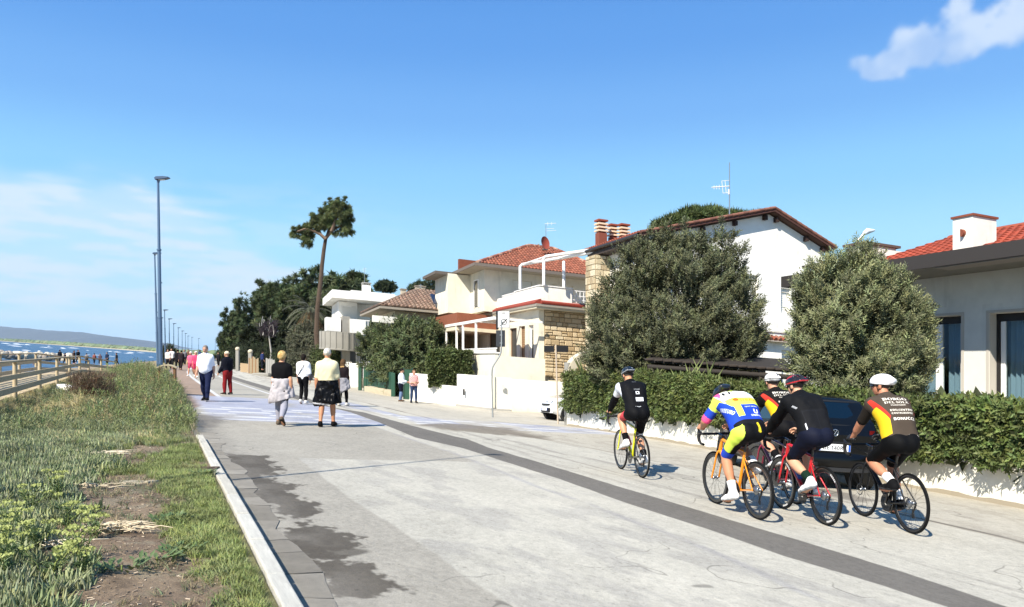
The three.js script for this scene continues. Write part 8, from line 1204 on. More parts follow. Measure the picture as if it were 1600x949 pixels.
// rider 2: fluorescent yellow, white and blue on an orange machine
{
const bike = place(makeBike('orange racing bicycle with deep black rims nearest the dark asphalt strip', { frame: '#e08a10', fork: '#e08a10', crank: 245, rim: 0.05, spokes: 20, spin: 0.5 }), 1184, 812, -13);
rider('bulky cyclist in fluorescent yellow, white and blue jersey bending low on the orange bicycle', bike, { lean: 38, s: 1.02, head: [0.17, -0.015], nod: 55, yaw: -10, ankleL: 12, ankleR: 20, twist: -4 }, '#b9805f', (t, J) => {
jersey(t, J, canvasTex(TW, THt, (g) => {
g.fillStyle = '#2140a8'; g.fillRect(0, 0, TW, THt); panel(g, '#d8f05a', [[180, 0], [844, 0], [844, 290], [700, 420], [380, 440], [300, 250], [180, 220]]); panel(g, '#eef0ea', [[300, 90], [740, 70], [760, 330], [330, 330]]); panel(g, '#d8f05a', [[340, 290], [700, 290], [690, 400], [350, 420]]); panel(g, '#eef0ea', [[690, 240], [810, 200], [820, 560], [720, 560]]); panel(g, '#f0558a', [[290, 60], [345, 50], [350, 150], [330, 200]]); panel(g, '#2346b8', [[180, 230], [300, 240], [372, 440], [366, 768], [180, 768]]); panel(g, '#d8f05a', [[380, 400], [470, 420], [455, 600], [385, 600]]); panel(g, '#1f3fb0', [[450, 420], [720, 420], [730, 660], [455, 660]]); g.fillStyle = '#15161c'; g.fillRect(300, 660, 480, 108);
txt(g, 'U', 395, 165, 130, '#16171d'); g.fillStyle = '#16171d'; g.beginPath(); g.arc(455, 125, 15, 0, 7); g.fill(); txt(g, 'Velosport', 590, 180, 62, '#4aa0c8'); g.fillStyle = '#e8631f'; g.beginPath(); g.arc(430, 330, 30, 0, 7); g.fill(); txt(g, 'STRABAG', 600, 345, 62, '#e8631f'); txt(g, 'UNIEURO', 300, 420, 56, '#dfe5f0', 'bold', 'sans-serif', 1.1); txt(g, 'U', 600, 540, 92, '#f0f2f5'); txt(g, 'UNIPOL', 600, 600, 38, '#e6eaf2'); txt(g, 'sport team', 560, 460, 28, '#cdd6ea');
}), 1.08, { belly: 0.03 });
for (const k of ['L', 'R']) sleeve(t, J, k, 0.46, (q) => q < 0.42 ? col('#d3ec58') : q < 0.78 ? col('#2443ad') : col('#ec5486'), { off: 0.014 });
bibShorts(t, J, (v) => { const k = v.x < 0 ? 'L' : 'R', d = J['kn' + k].clone().sub(J['hip' + k]), q = v.clone().sub(J['hip' + k]).dot(d) / d.lengthSq(); if (q > 0.72) return col('#2748b4'); if (v.x < -0.135 - q * 0.02 && q < 0.7) return col('#d3ec58'); return Math.abs(v.x - 0.05) < 0.012 && v.y > 1.0 ? col('#d8c42a') : col('#131419'); }, 0.46);
const lg = J.pel.clone().addScaledVector(J.U, 0.03).add(V(-0.06, 0, 0.17)); part('shorts_logo', new THREE.PlaneGeometry(0.06, 0.055).rotateX(-0.5).translate(lg.x, lg.y - 0.02, lg.z - 0.005), new THREE.MeshStandardMaterial({ map: canvasTex(64, 64, (g) => { g.fillStyle = '#131419'; g.fillRect(0, 0, 64, 64); panel(g, '#d6d8dc', [[8, 52], [32, 8], [56, 52]]); }), roughness: 0.6 }), t);
socks(t, J, '#e4e4e2'); shoes(t, J, '#eceae8', { sole: '#bfbfbf' }); helmet(t, J, '#121317', '#2a2b30', 'dark helmet mostly hidden beyond the shoulders');
}, { w: 1.06 });
}
// rider 3: black jacket on a red machine
{
const bike = place(makeBike('bright red racing bicycle with lettered deep rims in the middle of the group', { frame: '#b81420', fork: '#c01824', crank: 20, rim: 0.05, spokes: 18, marks: true, bottle: '#274a9c', cable: '#d8dce6' }), 1290, 821, -8);
rider('cyclist in plain black jacket and red trimmed helmet on the bright red bicycle', bike, { lean: 46, head: [0.09, 0.13], nod: 14, yaw: -20, ankleL: 22, ankleR: 12, twist: -2 }, '#c6977a', (t, J) => {
jersey(t, J, canvasTex(TW, THt, (g) => { g.fillStyle = '#0f1013'; g.fillRect(0, 0, TW, THt); g.fillStyle = '#131418'; g.fillRect(360, 420, 320, 300); g.strokeStyle = '#1f2127'; g.lineWidth = 4; g.strokeRect(370, 440, 300, 270); g.beginPath(); g.moveTo(515, 440); g.lineTo(515, 710); g.stroke(); panel(g, '#c9ccd2', [[352, 610], [366, 600], [372, 700], [358, 706]]); txt(g, 'PISSEI', 330, 330, 26, '#cfd2d8', 'bold', 'sans-serif', 1.2); }), 1.0, { off: 0.018, wrinkle: 0.009 });
for (const k of ['L', 'R']) sleeve(t, J, k, 0.98, (q, v) => col('#141519'), { off: 0.018, wrinkle: 0.01 });
bibShorts(t, J, (v) => { const k = v.x < 0 ? 'L' : 'R', d = J['kn' + k].clone().sub(J['hip' + k]), q = v.clone().sub(J['hip' + k]).dot(d) / d.lengthSq(); if (q > 0.8) return col('#0f1016'); return v.y < J.pel.y + 0.02 ? col('#171c33') : col('#1a2038'); }, 0.45);
const lg = mid(J.hipR, J.knR, 0.75).add(V(0.07, 0, 0.03)); part('shorts_logo', new THREE.CircleGeometry(0.018, 16).rotateY(1.2).translate(lg.x + 0.006, lg.y, lg.z), mat('#d6d6da', 0.6), t);
socks(t, J, '#1d3a2c'); shoes(t, J, '#e8e8ea', { sole: '#9aa0a6' }); helmet(t, J, '#1a1416', '#b5242c', 'black helmet trimmed with red');
});
}
// rider 4: half hidden, same club colours as rider 5
const clubTex = (full) => canvasTex(TW, THt, (g) => { g.fillStyle = full ? '#453c34' : '#141211'; g.fillRect(0, 0, TW, THt); panel(g, '#d9b624', [[215, 280], [325, 250], [385, 470], [372, 660], [240, 690]]); panel(g, '#b8352a', [[292, 130], [320, 115], [402, 430], [385, 472], [325, 255], [292, 250]]); panel(g, '#a8332a', [[716, 110], [724, 112], [662, 420], [655, 415]]); panel(g, '#c9a923', [[820, 280], [730, 260], [700, 470], [710, 680], [800, 700]]); panel(g, full ? '#463f38' : '#24201d', [[250, 690], [780, 690], [780, 768], [250, 768]]);
txt(g, 'BORGO', 512, 170, 66, '#e6e0d4', 'bold', 'serif'); txt(g, 'DEL SOLE', 512, 232, 48, '#d8d2c6', 'bold', 'serif'); txt(g, 'ristorante', 512, 276, 30, '#d8d2c6', 'bold', 'serif'); txt(g, 'EDILCENTRO', 525, 355, 38, '#dcd7cc'); txt(g, 'COSTRUZIONI', 525, 400, 34, '#dcd7cc'); txt(g, 'BONUCCI', 530, 480, 52, '#e9e5dc'); txt(g, 'Cicli Toscana', 400, 715, 36, '#e6e0d4', 'bold', 'serif'); txt(g, 'termica', 620, 705, 44, '#e6e0d4'); });
{
const bike = place(makeBike('dark purple red racing bicycle half hidden behind the bright red one', { frame: '#6d1026', fork: '#7a1530', crank: 75, rim: 0.03, spokes: 20 }), 1243, 788, -10);
rider('half hidden cyclist with white helmet and black yellow red club jersey between the front riders', bike, { lean: 52, head: [0.08, 0.14], nod: 8, yaw: 10, ankleL: 12, ankleR: 16 }, '#bf8f74', (t, J) => {
jersey(t, J, clubTex(false), 0.98); sleeve(t, J, 'L', 0.96, (q) => q < 0.5 ? col('#1c1a1b') : q < 0.75 ? col('#5b6270') : col('#23252c')); sleeve(t, J, 'R', 0.96, (q) => q < 0.5 ? col('#1c1a1b') : col('#7a7f88')); bibShorts(t, J, '#121217'); socks(t, J, '#17171b'); shoes(t, J, '#d9d9dc'); helmet(t, J, '#e6e6e6', '#2a2b2f', 'white helmet with black vents');
});
}
// rider 5: brown club jersey on the black machine at the right
{
const bike = place(makeBike('matt black racing bicycle with disc brakes, rightmost of the group', { mat: new THREE.MeshStandardMaterial({ color: col('#15161a'), roughness: 0.45, metalness: 0.2 }), crank: 55, rim: 0.028, spokes: 22, disc: true, rimMat: mat('#1a1b1e', 0.4) }), 1424, 834, -4);
rider('cyclist with white helmet and brown club jersey with yellow and red side panel', bike, { lean: 54, s: 1.01, head: [0.08, 0.145], nod: 4, yaw: -42, ankleL: 4, ankleR: 16, gripL: [0.9, 0.955, 0.2], gripR: [0.9, 0.955, 0.2] }, '#b57c60', (t, J) => {
jersey(t, J, clubTex(true), 1.03, { belly: 0.03 }); for (const k of ['L', 'R']) sleeve(t, J, k, 0.46, (q) => q < 0.9 ? col('#39332e') : col('#2a2522'), { off: 0.015 }); bibShorts(t, J, '#0f1013', 0.46); const lb = J.hipR.clone().add(V(-0.0, 0.0, 0.13)); part('shorts_label', new THREE.PlaneGeometry(0.06, 0.02).rotateX(-0.1).translate(lb.x - 0.02, lb.y - 0.02, lb.z - 0.012), mat('#c46a58', 0.6), t);
socks(t, J, '#e8e8e8'); shoes(t, J, '#17181b', { sole: '#3c3d40' }); helmet(t, J, '#efefef', '#d7d9db', 'white vented helmet');
}, { w: 1.04, glove: '#1f2022' });
}

// ---------- cars ----------
// hatchback from side profile stations; x runs from the nose (0) to the tail (L), forward is -z
function makeCar(label, cat, o) {
const car = thing('parked_car', label, cat), L = o.L, W = o.W / 2, paint = new THREE.MeshPhysicalMaterial({ color: col(o.color), roughness: 0.35, metalness: o.metal ?? 0.1, clearcoat: o.coat ?? 1, specularIntensity: o.coat ?? 1, clearcoatRoughness: 0.06, side: THREE.DoubleSide });
const lin = (pts, x) => { if (x <= pts[0][0]) return pts[0][1]; for (let i = 1; i < pts.length; i++) if (x <= pts[i][0]) { const t = (x - pts[i - 1][0]) / (pts[i][0] - pts[i - 1][0]); return lerp(pts[i - 1][1], pts[i][1], t * t * (3 - 2 * t) * 0.5 + t * 0.5); } return pts[pts.length - 1][1]; };
const half = (x) => W * (1 - 0.16 * Math.pow(clamp(1 - x / 0.7), 2.2) - 0.1 * Math.pow(clamp(1 - (L - x) / 0.45), 2.2)), belt = (x) => lin(o.belt, x), roofH = (x) => lin(o.roof, x), sill = (x) => lin(o.sill, x);
const sect = (x) => { const w = half(x), s = sill(x), b = belt(x), r = Math.max(roofH(x), b + 0.01), gh = clamp((r - b) / 0.45), wr = w * lerp(0.93, 0.74, gh); return [[w * 0.8, s - 0.02], [w * 0.94, s], [w * 0.985, s + 0.13], [w, lerp(s, b, 0.45)], [w * 0.985, lerp(s, b, 0.72)], [w * 0.955, b], [lerp(w * 0.94, wr, 0.5), lerp(b, r, 0.52)], [wr, lerp(b, r, 0.86)], [wr * 0.86, lerp(b, r, 0.975)], [wr * 0.45, r + 0.012 * gh], [0, r + 0.018 * gh]]; };
const xs = [...range(0, 0.35, 6), ...range(0.42, L - 0.5, 34), ...range(L - 0.44, L, 10)], full = (x) => { const s = sect(x); return [...s.map(([a, b]) => [-a, b]), ...s.slice(0, -1).reverse()]; }, n = full(0).length;
const body = gridSheet(range(0, n - 1, n - 1), xs, (k, x) => { const [a, b] = full(x)[Math.round(k)]; return V(a, b, x); });
const capAt = (x) => { const f = full(x), c = V(0, (sill(x) + belt(x)) / 2, x), pos = []; for (let i = 0; i + 1 < n; i++) pos.push(c, V(f[i][0], f[i][1], x), V(f[i + 1][0], f[i + 1][1], x)); pos.push(c, V(f[n - 1][0], f[n - 1][1], x), V(f[0][0], f[0][1], x)); const g = new THREE.BufferGeometry().setFromPoints(pos); g.computeVertexNormals(); return g; };
part('body', [body, capAt(0), capAt(L)], paint, car);
const gl = new THREE.MeshStandardMaterial({ color: col('#4b5759'), roughness: 0.04, metalness: 1, side: THREE.DoubleSide });
// side glass lies a little proud of the flanks
for (const s of [-1, 1]) for (const [xa, xb] of o.side) { const g = gridSheet(range(xa, xb, 12), range(0.1, 0.84, 5), (x, v) => { const b = belt(x), r = Math.max(roofH(x), b + 0.01), f = sect(x), w0 = lerp(f[5][0], f[6][0], clamp(v / 0.52)), w1 = lerp(f[6][0], f[7][0], clamp((v - 0.52) / 0.34)), w = v < 0.52 ? w0 : w1; return V(s * (w + 0.006), lerp(b, r, v), x); }); part('side_window', g, gl, car); }
for (const s of [-1, 1]) for (const x of o.axles) {
part('wheel_arch', new THREE.CylinderGeometry(o.wr + 0.045, o.wr + 0.045, 0.2, 28, 1).rotateZ(Math.PI / 2).translate(s * (half(x) - 0.092), o.wr + 0.005, x), M.black, car);
const w = new THREE.Group(); w.name = 'wheel'; car.add(w); w.position.set(s * (half(x) - 0.08), o.wr, x);
part('tyre', lathe([[o.wr * 0.66, -0.09], [o.wr * 0.97, -0.088], [o.wr, -0.06], [o.wr, 0.06], [o.wr * 0.97, 0.088], [o.wr * 0.66, 0.09]], 32), M.rubber, w); const sp = [new THREE.TorusGeometry(o.wr * 0.64, 0.014, 8, 28).rotateY(Math.PI / 2).translate(s * 0.075, 0, 0)]; for (let k = 0; k < 10; k++) sp.push(box(0.02, o.wr * 0.6, 0.03, 0, o.wr * 0.33, 0).rotateX(k * 0.628).translate(s * 0.082, 0, 0)); sp.push(new THREE.CylinderGeometry(o.wr * 0.15, o.wr * 0.15, 0.03, 14).rotateZ(Math.PI / 2).translate(s * 0.08, 0, 0)); part('rim', sp, mat('#b4b6b8', 0.35, { metalness: 0.7 }), w); part('brake_disc', new THREE.CylinderGeometry(o.wr * 0.6, o.wr * 0.6, 0.02, 24).rotateZ(Math.PI / 2), mat('#2a2a2c', 0.6), w);
}
for (const s of [-1, 1]) { const m = part('mirror', rbox(0.16, 0.12, 0.1, s * (W + 0.06), belt(o.side[0][0]) + 0.08, o.side[0][0] + 0.12, 0.04), paint, car); }
return { car, sect, half, belt, roofH, sill, paint, gl };
}
function surfPatch(pts, lift = 0) { return pts; }
{
// black hatchback seen from behind
const L = 3.6, c = makeCar('black small hatchback parked by the hedge, tail toward the camera, beyond the cyclists', 'car', { L, W: 1.58, coat: 0.45, color: '#040405', wr: 0.29, axles: [0.66, 3.08], belt: [[0, 0.66], [0.25, 0.78], [0.95, 0.93], [2.4, 0.96], [3.3, 1.0], [3.52, 0.99], [3.6, 0.86]], roof: [[0, 0.66], [0.25, 0.79], [0.95, 0.94], [1.6, 1.38], [2.1, 1.46], [3.0, 1.455], [3.25, 1.42], [3.5, 1.1], [3.56, 0.98], [3.6, 0.87]], sill: [[0, 0.36], [0.3, 0.24], [3.2, 0.24], [3.6, 0.36]], side: [[1.32, 2.1], [2.2, 3.05]] });
const { car } = c;
// hatch glass, lamps, bumper, plate, badge
const zr = (y) => y > 1.0 ? lerp(3.515, 3.27, (y - 1.02) / 0.38) : 3.57;
part('rear_window', gridSheet(range(-1, 1, 14), range(1.03, 1.37, 6), (u, y) => { const w = lerp(0.64, 0.54, (y - 1.03) / 0.34); return V(u * w, y, zr(y) + 0.028 - Math.abs(u) ** 3 * 0.05); }), c.gl, car);
part('window_trim', [0, 1].map((k) => gridSheet(range(-1, 1, 14), [0, 1], (u, v) => { const y = (k ? 1.375 : 1.0) + v * 0.028, w = k ? 0.56 : 0.66; return V(u * w, y, zr(Math.max(y, 1.02)) + 0.032 - Math.abs(u) ** 3 * 0.05); })), M.black, car);
const hb = part('rear_bumper', (() => { const pts = []; return gridSheet(range(-1, 1, 20), [0, 1, 2, 3, 4], (u, k) => { const y = [0.28, 0.33, 0.47, 0.56, 0.6][k], z = [3.55, 3.64, 3.67, 3.64, 3.58][k]; return V(u * 0.79, y, z - Math.pow(Math.abs(u), 4) * 0.2); }); })(), c.paint, car); part('bumper_strip', gridSheet(range(-1, 1, 20), [0.3, 0.36], (u, y) => V(u * 0.74, y, 3.655 - Math.pow(Math.abs(u), 4) * 0.18)), mat('#232427', 0.7), hb);
for (const s of [-1, 1]) part('tail_light', gridSheet(range(0, 1, 5), range(0, 1, 5), (u, v) => V(s * lerp(0.56, 0.775, u), lerp(0.72, 0.96, v), 3.605 - Math.pow(u, 2.5) * 0.14 - v * 0.02)), new THREE.MeshPhysicalMaterial({ color: col('#5a0d10'), roughness: 0.15, clearcoat: 1, side: THREE.DoubleSide }), car);
const plate = canvasTex(512, 112, (g, w, h) => { g.fillStyle = '#eef0f2'; g.fillRect(0, 0, w, h); g.fillStyle = '#1d4fb0'; g.fillRect(0, 0, 38, h); g.fillRect(w - 38, 0, 38, h); txt(g, 'DE 140RE', w / 2, h / 2 + 4, 92, '#2a2b2e', 'bold', 'sans-serif', 0, 0.92); g.strokeStyle = '#8c8f92'; g.lineWidth = 4; g.strokeRect(2, 2, w - 4, h - 4); });
const pl = part('number_plate', rbox(0.52, 0.115, 0.012, 0, 0.665, 3.61, 0.004), mat('#d8d9da', 0.5), car); part('plate_face', new THREE.PlaneGeometry(0.515, 0.11).translate(0, 0.665, 3.6175), new THREE.MeshStandardMaterial({ map: plate, roughness: 0.4 }), pl);
const bd = part('badge', [new THREE.TorusGeometry(0.05, 0.007, 8, 28).translate(0, 0.9, 3.615)], M.chrome, car); const vw = (pts) => pts.slice(1).map((p, i) => rod(V(pts[i][0], 0.9 + pts[i][1], 3.615), V(p[0], 0.9 + p[1], 3.615), 0.005, 0.005, 6)); part('emblem', [...vw([[-0.026, 0.042], [0, -0.004], [0.026, 0.042]]), ...vw([[-0.046, 0.014], [-0.022, -0.042], [0, -0.004], [0.022, -0.042], [0.046, 0.014]])], M.chrome, bd);
part('wiper', [rod(V(-0.05, 1.02, 3.56), V(-0.42, 1.06, 3.53), 0.009), rod(V(-0.05, 1.0, 3.56), V(-0.05, 1.03, 3.56), 0.02)], M.black, car); part('handle_lip', rbox(0.5, 0.03, 0.02, 0, 0.745, 3.6, 0.008), M.black, car); part('rear_sticker', new THREE.CircleGeometry(0.022, 16).translate(-0.35, 1.1, 3.5), mat('#c9ccd0', 0.5), car);
part('windscreen', gridSheet(range(-1, 1, 10), range(0.06, 0.93, 6), (u, v) => { const x = lerp(0.98, 1.56, v); return V(u * c.half(x) * lerp(0.9, 0.72, v), c.roofH(x) + 0.012, x); }), c.gl, car);
part('head_rest', [rbox(0.24, 0.18, 0.08, -0.36, 1.18, 2.9, 0.04), rbox(0.24, 0.18, 0.08, 0.36, 1.18, 2.9, 0.04)], M.black, car);
const Zr = 11.5, Xr = (1300 - CX) / FPX * Zr, a = -2 * D2R, Xn = Xr + Math.sin(a) * L, Zn = Zr + Math.cos(a) * L; car.rotation.order = 'YXZ'; car.rotation.y = -a; car.position.set(Xn, ground(Xn, Zn), -Zn); car.rotation.x = Math.atan2(ground(Xn, Zn) - ground(Xr, Zr), L) * 1; car.rotation.z = -KX;
}
{
// white small hatchback nosing out past the arch pillar
const L = 3.55, c = makeCar('white small hatchback with its nose showing left of the arch pillar', 'car', { L, W: 1.6, color: '#cfd2d4', metal: 0, wr: 0.29, axles: [0.62, 3.0], belt: [[0, 0.6], [0.12, 0.74], [0.4, 0.86], [0.95, 0.97], [2.4, 1.0], [3.3, 1.03], [3.55, 0.9]], roof: [[0, 0.6], [0.12, 0.75], [0.4, 0.87], [0.95, 0.99], [1.55, 1.38], [2.1, 1.48], [3.0, 1.46], [3.3, 1.38], [3.5, 1.05], [3.55, 0.9]], sill: [[0, 0.3], [0.3, 0.2], [3.2, 0.22], [3.55, 0.36]], side: [[1.3, 2.05], [2.15, 2.95]] });
const { car } = c, f = (u, y, d = 0) => V(u * c.half(Math.abs(u) ** 4 * 0.22) * 1.0, y, Math.pow(Math.abs(u), 3) * 0.34 - 0.03 - d);
for (const s of [-1, 1]) { const h = part('headlight', gridSheet(range(0.52, 0.97, 8), range(0, 1, 4), (u, v) => V(s * u * 0.73, lerp(0.62, 0.72 + (u - 0.5) * 0.18, v), Math.pow(u, 3) * 0.42 - 0.02 + v * 0.06 - 0.03)), new THREE.MeshPhysicalMaterial({ color: col('#3c4145'), roughness: 0.08, clearcoat: 1, side: THREE.DoubleSide }), car); part('lamp_bowl', new THREE.SphereGeometry(0.055, 12, 8).translate(s * 0.56, 0.67, 0.13), M.chrome, h); }
part('grille', gridSheet(range(-0.55, 0.55, 12), [0, 1], (u, v) => V(u * 0.73, lerp(0.57, 0.63, v), Math.pow(Math.abs(u), 3) * 0.4 - 0.045)), M.black, car); part('lower_grille', gridSheet(range(-0.62, 0.62, 12), [0, 1, 2], (u, v) => V(u * 0.75, lerp(0.3, 0.47, v / 2), Math.pow(Math.abs(u), 3) * 0.34 - 0.045 + (v === 1 ? -0.012 : 0))), M.black, car); for (const s of [-1, 1]) part('fog_light_recess', gridSheet(range(0.7, 0.95, 5), range(0.3, 0.47, 3), (u, y) => V(s * u * 0.75, y, Math.pow(u, 3) * 0.36 - 0.05)), M.black, car);
const np = canvasTex(512, 112, (g, w, h) => { g.fillStyle = '#eef0f2'; g.fillRect(0, 0, w, h); g.fillStyle = '#1d4fb0'; g.fillRect(0, 0, 38, h); g.fillRect(w - 38, 0, 38, h); }); part('number_plate', new THREE.PlaneGeometry(0.5, 0.11).rotateY(Math.PI).translate(0, 0.42, -0.062), new THREE.MeshStandardMaterial({ map: np, roughness: 0.4, side: THREE.DoubleSide }), car); part('badge', new THREE.SphereGeometry(0.04, 12, 8).scale(1.4, 0.8, 0.3).translate(0, 0.7, 0.05), M.chrome, car);
part('windscreen', gridSheet(range(-1, 1, 10), range(0.06, 0.93, 6), (u, v) => { const x = lerp(0.98, 1.52, v); return V(u * c.half(x) * lerp(0.9, 0.72, v), c.roofH(x) + 0.012, x); }), c.gl, car);
const Z = 28.6, X = (852 - CX) / FPX * Z, a = -114 * D2R; car.rotation.order = 'YXZ'; car.rotation.y = -a; const Xm = X - Math.sin(a) * 1.5, Zm = Z - Math.cos(a) * 1.5; car.position.set(X, ground(X, Z), -Z); car.rotation.z = -0.03; car.rotation.x = 0.05;
}

// ---------- dune plants, lawn and litter ----------
function bladeGeo(n, h, w, spread, seed, bend = 0.25) {
const r = RNG(seed), pos = [], idx = [], uv = [];
for (let i = 0; i < n; i++) { const a = r() * 6.283, q = spread * (0.3 + r()), H = h * (0.55 + r() * 0.6), b = V((r() - 0.5) * spread, 0, (r() - 0.5) * spread), lean = V(Math.cos(a) * q, H, Math.sin(a) * q), m = b.clone().addScaledVector(lean, 0.55), tip = b.clone().add(lean).add(V(Math.cos(a) * H * bend, -H * bend * 0.4, Math.sin(a) * H * bend)), s = V(-Math.sin(a + r()), 0, Math.cos(a + r())).multiplyScalar(w / 2), o = pos.length / 3; for (const p of [b.clone().add(s), b.clone().sub(s), m.clone().addScaledVector(s, 0.8), m.clone().addScaledVector(s, -0.8), tip]) { pos.push(p.x, p.y, p.z); uv.push(0, 0); } idx.push(o, o + 1, o + 2, o + 1, o + 3, o + 2, o + 2, o + 3, o + 4); }
const g = new THREE.BufferGeometry(); g.setAttribute('position', new THREE.Float32BufferAttribute(pos, 3)); g.setAttribute('uv', new THREE.Float32BufferAttribute(uv, 2)); g.setIndex(idx); g.computeVertexNormals(); return g;
}
function fingerGeo(n, len, w, seed) { const r = RNG(seed), L = []; for (let i = 0; i < n; i++) { const a = r() * 6.283, t = 0.15 + r() * 0.75, d = V(Math.cos(a) * Math.sin(t), Math.cos(t), Math.sin(a) * Math.sin(t)), b = V((r() - 0.5) * 0.09, 0, (r() - 0.5) * 0.09), l = len * (0.6 + r() * 0.7); L.push(taper([b, b.clone().addScaledVector(d, l * 0.6).add(V(0, l * 0.06, 0)), b.clone().addScaledVector(d, l).add(V(0, l * 0.16, 0))], [w * 0.45, w * 0.5, w * 0.08], 3)); } return merge(L); }
const stuffSolo = (name, geo, m, items, label, cat) => { const h = new THREE.Group(); h.name = numbered(name); h.userData.kind = 'stuff'; scene.add(h); tag(h, label, cat); const im = scatter('tufts', geo, m, items, h); im.userData.kind = 'stuff'; return h; };
const fol = (rough = 0.7) => new THREE.MeshPhysicalMaterial({ color: 0xffffff, roughness: rough, side: THREE.DoubleSide, transmission: 0.3, thickness: 0, specularIntensity: 0.4 });
{
const r = RNG(900), lawn = [], ice = [], dry = [], mixed = [], scrub = [], litter = [];
const put = (list, u, d, y, tilt, sc, c) => list.push([WD(u, d, y), qUp(V((r() - 0.5) * tilt, 1, (r() - 0.5) * tilt).normalize(), r() * 6.28), sc, c]);
const hsl = (h, s, l) => new THREE.Color().setHSL(h, s, l);
for (let i = 0; i < 60000 && lawn.length < 24000; i++) { const d = -1 + Math.pow(r(), 0.8) * 14, u = -0.19 - r() * 2.6; if (r() > lawnAt(u, d) * (u > -1.4 ? 1 : 0.55) || iceAt(u, d) > 0.6) continue; const q = fbm(u * 3, d * 3, 3); put(lawn, u, d, 0, 0.4, 0.6 + r() * 0.6, hsl(0.175 + r() * 0.055, 0.36 + r() * 0.2, lerp(0.11, 0.3, clamp(q + (r() - 0.5) * 0.4)))); }
for (let i = 0; i < 60000 && ice.length < 16000; i++) { const d = -0.5 + r() * 13.5, u = -0.8 - r() * 3.5; if (r() > iceAt(u, d)) continue; const q = fbm(u * 2.2 + 5, d * 2.2, 3), lush = sstep(0.3, 0.6, q); if (lush < 0.25 && r() < 0.8) continue; put(ice, u, d, -0.01, 0.5, 0.34 + r() * 0.34 + lush * 0.26, hsl(0.175 + r() * 0.065, 0.2 + r() * 0.18, lerp(0.12, 0.36, clamp(lush * 0.5 + r() * 0.6)))); }
for (let i = 0; i < 16000; i++) { const d = 7.5 + Math.pow(r(), 1.25) * 36, u = -0.12 - r() * 4.1; if (r() > 0.25 + 0.75 * dryAt(u, d)) continue; const q = fbm(u * 1.1 + 3, d * 0.7, 3), strawy = sstep(0.42, 0.6, q + (u < -1.8 ? 0.06 : -0.08)); put(dry, u, d, -0.02, 0.5, (0.6 + r() * 0.8) * (d > 14 ? 0.85 : 0.55) * (u < -2.4 ? 0.62 : 1), strawy * 0.9 + 0.08 > r() ? hsl(0.11 + r() * 0.03, 0.3 + r() * 0.14, 0.27 + r() * 0.2) : hsl(0.175 + r() * 0.06, 0.25 + r() * 0.2, 0.13 + r() * 0.15)); }
for (let i = 0; i < 7000; i++) { const d = 9 + Math.pow(r(), 1.2) * 32, u = -0.06 - Math.pow(r(), 1.2) * 3.6, q = fbm(u * 1.3 + 40, d * 0.8 + 3, 3); if (q < 0.42) continue; const hh = (q - 0.38) * 1.15 * sstep(8, 17, d) * (u > -2.4 ? 0.8 : 0.3); put(scrub, u, d, r() * hh, 1.1, 0.8 + r() * 0.6, hsl(0.165 + r() * 0.08, 0.26 + r() * 0.18, lerp(0.1, 0.28, clamp(q * 0.7 + (r() - 0.3) * 0.6)))); }
// taller green growth along the footway up to the lamp posts
for (let i = 0; i < 3600; i++) { const d = 10.5 + Math.pow(r(), 0.9) * 23, u = -0.02 - r() * 1.9, top = (0.12 + 0.46 * sstep(14, 20, d)) * (0.55 + fbm(d * 0.9, u + 5, 3)) * sstep(0.1, -0.35, u) * sstep(36, 26, d); put(scrub, u, d, top * Math.pow(r(), 0.6), 1.2, 0.8 + r() * 0.7, r() < 0.14 ? hsl(0.11, 0.4, 0.22 + r() * 0.1) : hsl(0.175 + r() * 0.07, 0.3 + r() * 0.2, 0.1 + r() * 0.17)); }
for (let i = 0; i < 6500; i++) { const d = 10 + Math.pow(r(), 0.9) * 24, u = -0.05 - r() * 2.2, straw = r() < 0.35; put(dry, u, d, 0, 0.7, (0.65 + r() * 0.8) * (0.36 + 0.7 * sstep(13, 21, d)), straw ? hsl(0.115, 0.3, 0.28 + r() * 0.18) : hsl(0.175 + r() * 0.07, 0.27 + r() * 0.2, 0.14 + r() * 0.16)); }
for (let i = 0; i < 9000; i++) { const d = -1 + r() * 13, u = -0.2 - r() * 3.2; if (lawnAt(u, d) > 0.8 && r() < 0.8) continue; litter.push([WD(u, d, 0.004), qEuler((r() - 0.5) * 0.5, r() * 6.28, (r() - 0.5) * 0.5), V(0.25 + r() * 0.9, 1, 0.5 + r() * 0.6), r() < 0.2 ? hsl(0.09, 0.25, 0.38 + r() * 0.15) : hsl(0.08, 0.3, 0.08 + r() * 0.16)]); }
for (let i = 0; i < 4200; i++) { const d = -1 + r() * 12, u = -0.3 - r() * 2.6; if (iceAt(u, d) > 0.5 || fbm(u * 2.5 + 9, d * 2.5 + 4, 3) < 0.5) continue; put(mixed, u, d, 0, 0.6, 0.5 + r() * 0.6, r() < 0.35 ? hsl(0.11, 0.35, 0.2 + r() * 0.12) : hsl(0.17 + r() * 0.08, 0.3, 0.08 + r() * 0.1)); }
stuffSolo('lawn_grass', bladeGeo(12, 0.055, 0.006, 0.05, 1), fol(), lawn, 'fresh green grass growing along the pale kerb', 'grass');
stuffSolo('dune_succulents', fingerGeo(11, 0.105, 0.021, 2), fol(0.55), ice, 'blue green fleshy dune plants covering the left foreground', 'ground cover');
stuffSolo('dry_grass', bladeGeo(12, 0.3, 0.009, 0.13, 3, 0.35), fol(0.85), dry, 'tall straw coloured dune grass before the wooden rail fence', 'grass');
stuffSolo('dune_scrub', sprigGeo(11, 0.17, 0.065, 0.014, 21), fol(0.8), scrub, 'tangled green dune scrub along the footway', 'ground cover');
stuffSolo('sparse_grass', bladeGeo(9, 0.06, 0.006, 0.08, 5), fol(), mixed, 'sparse tufts of grass on the bare soil', 'grass');
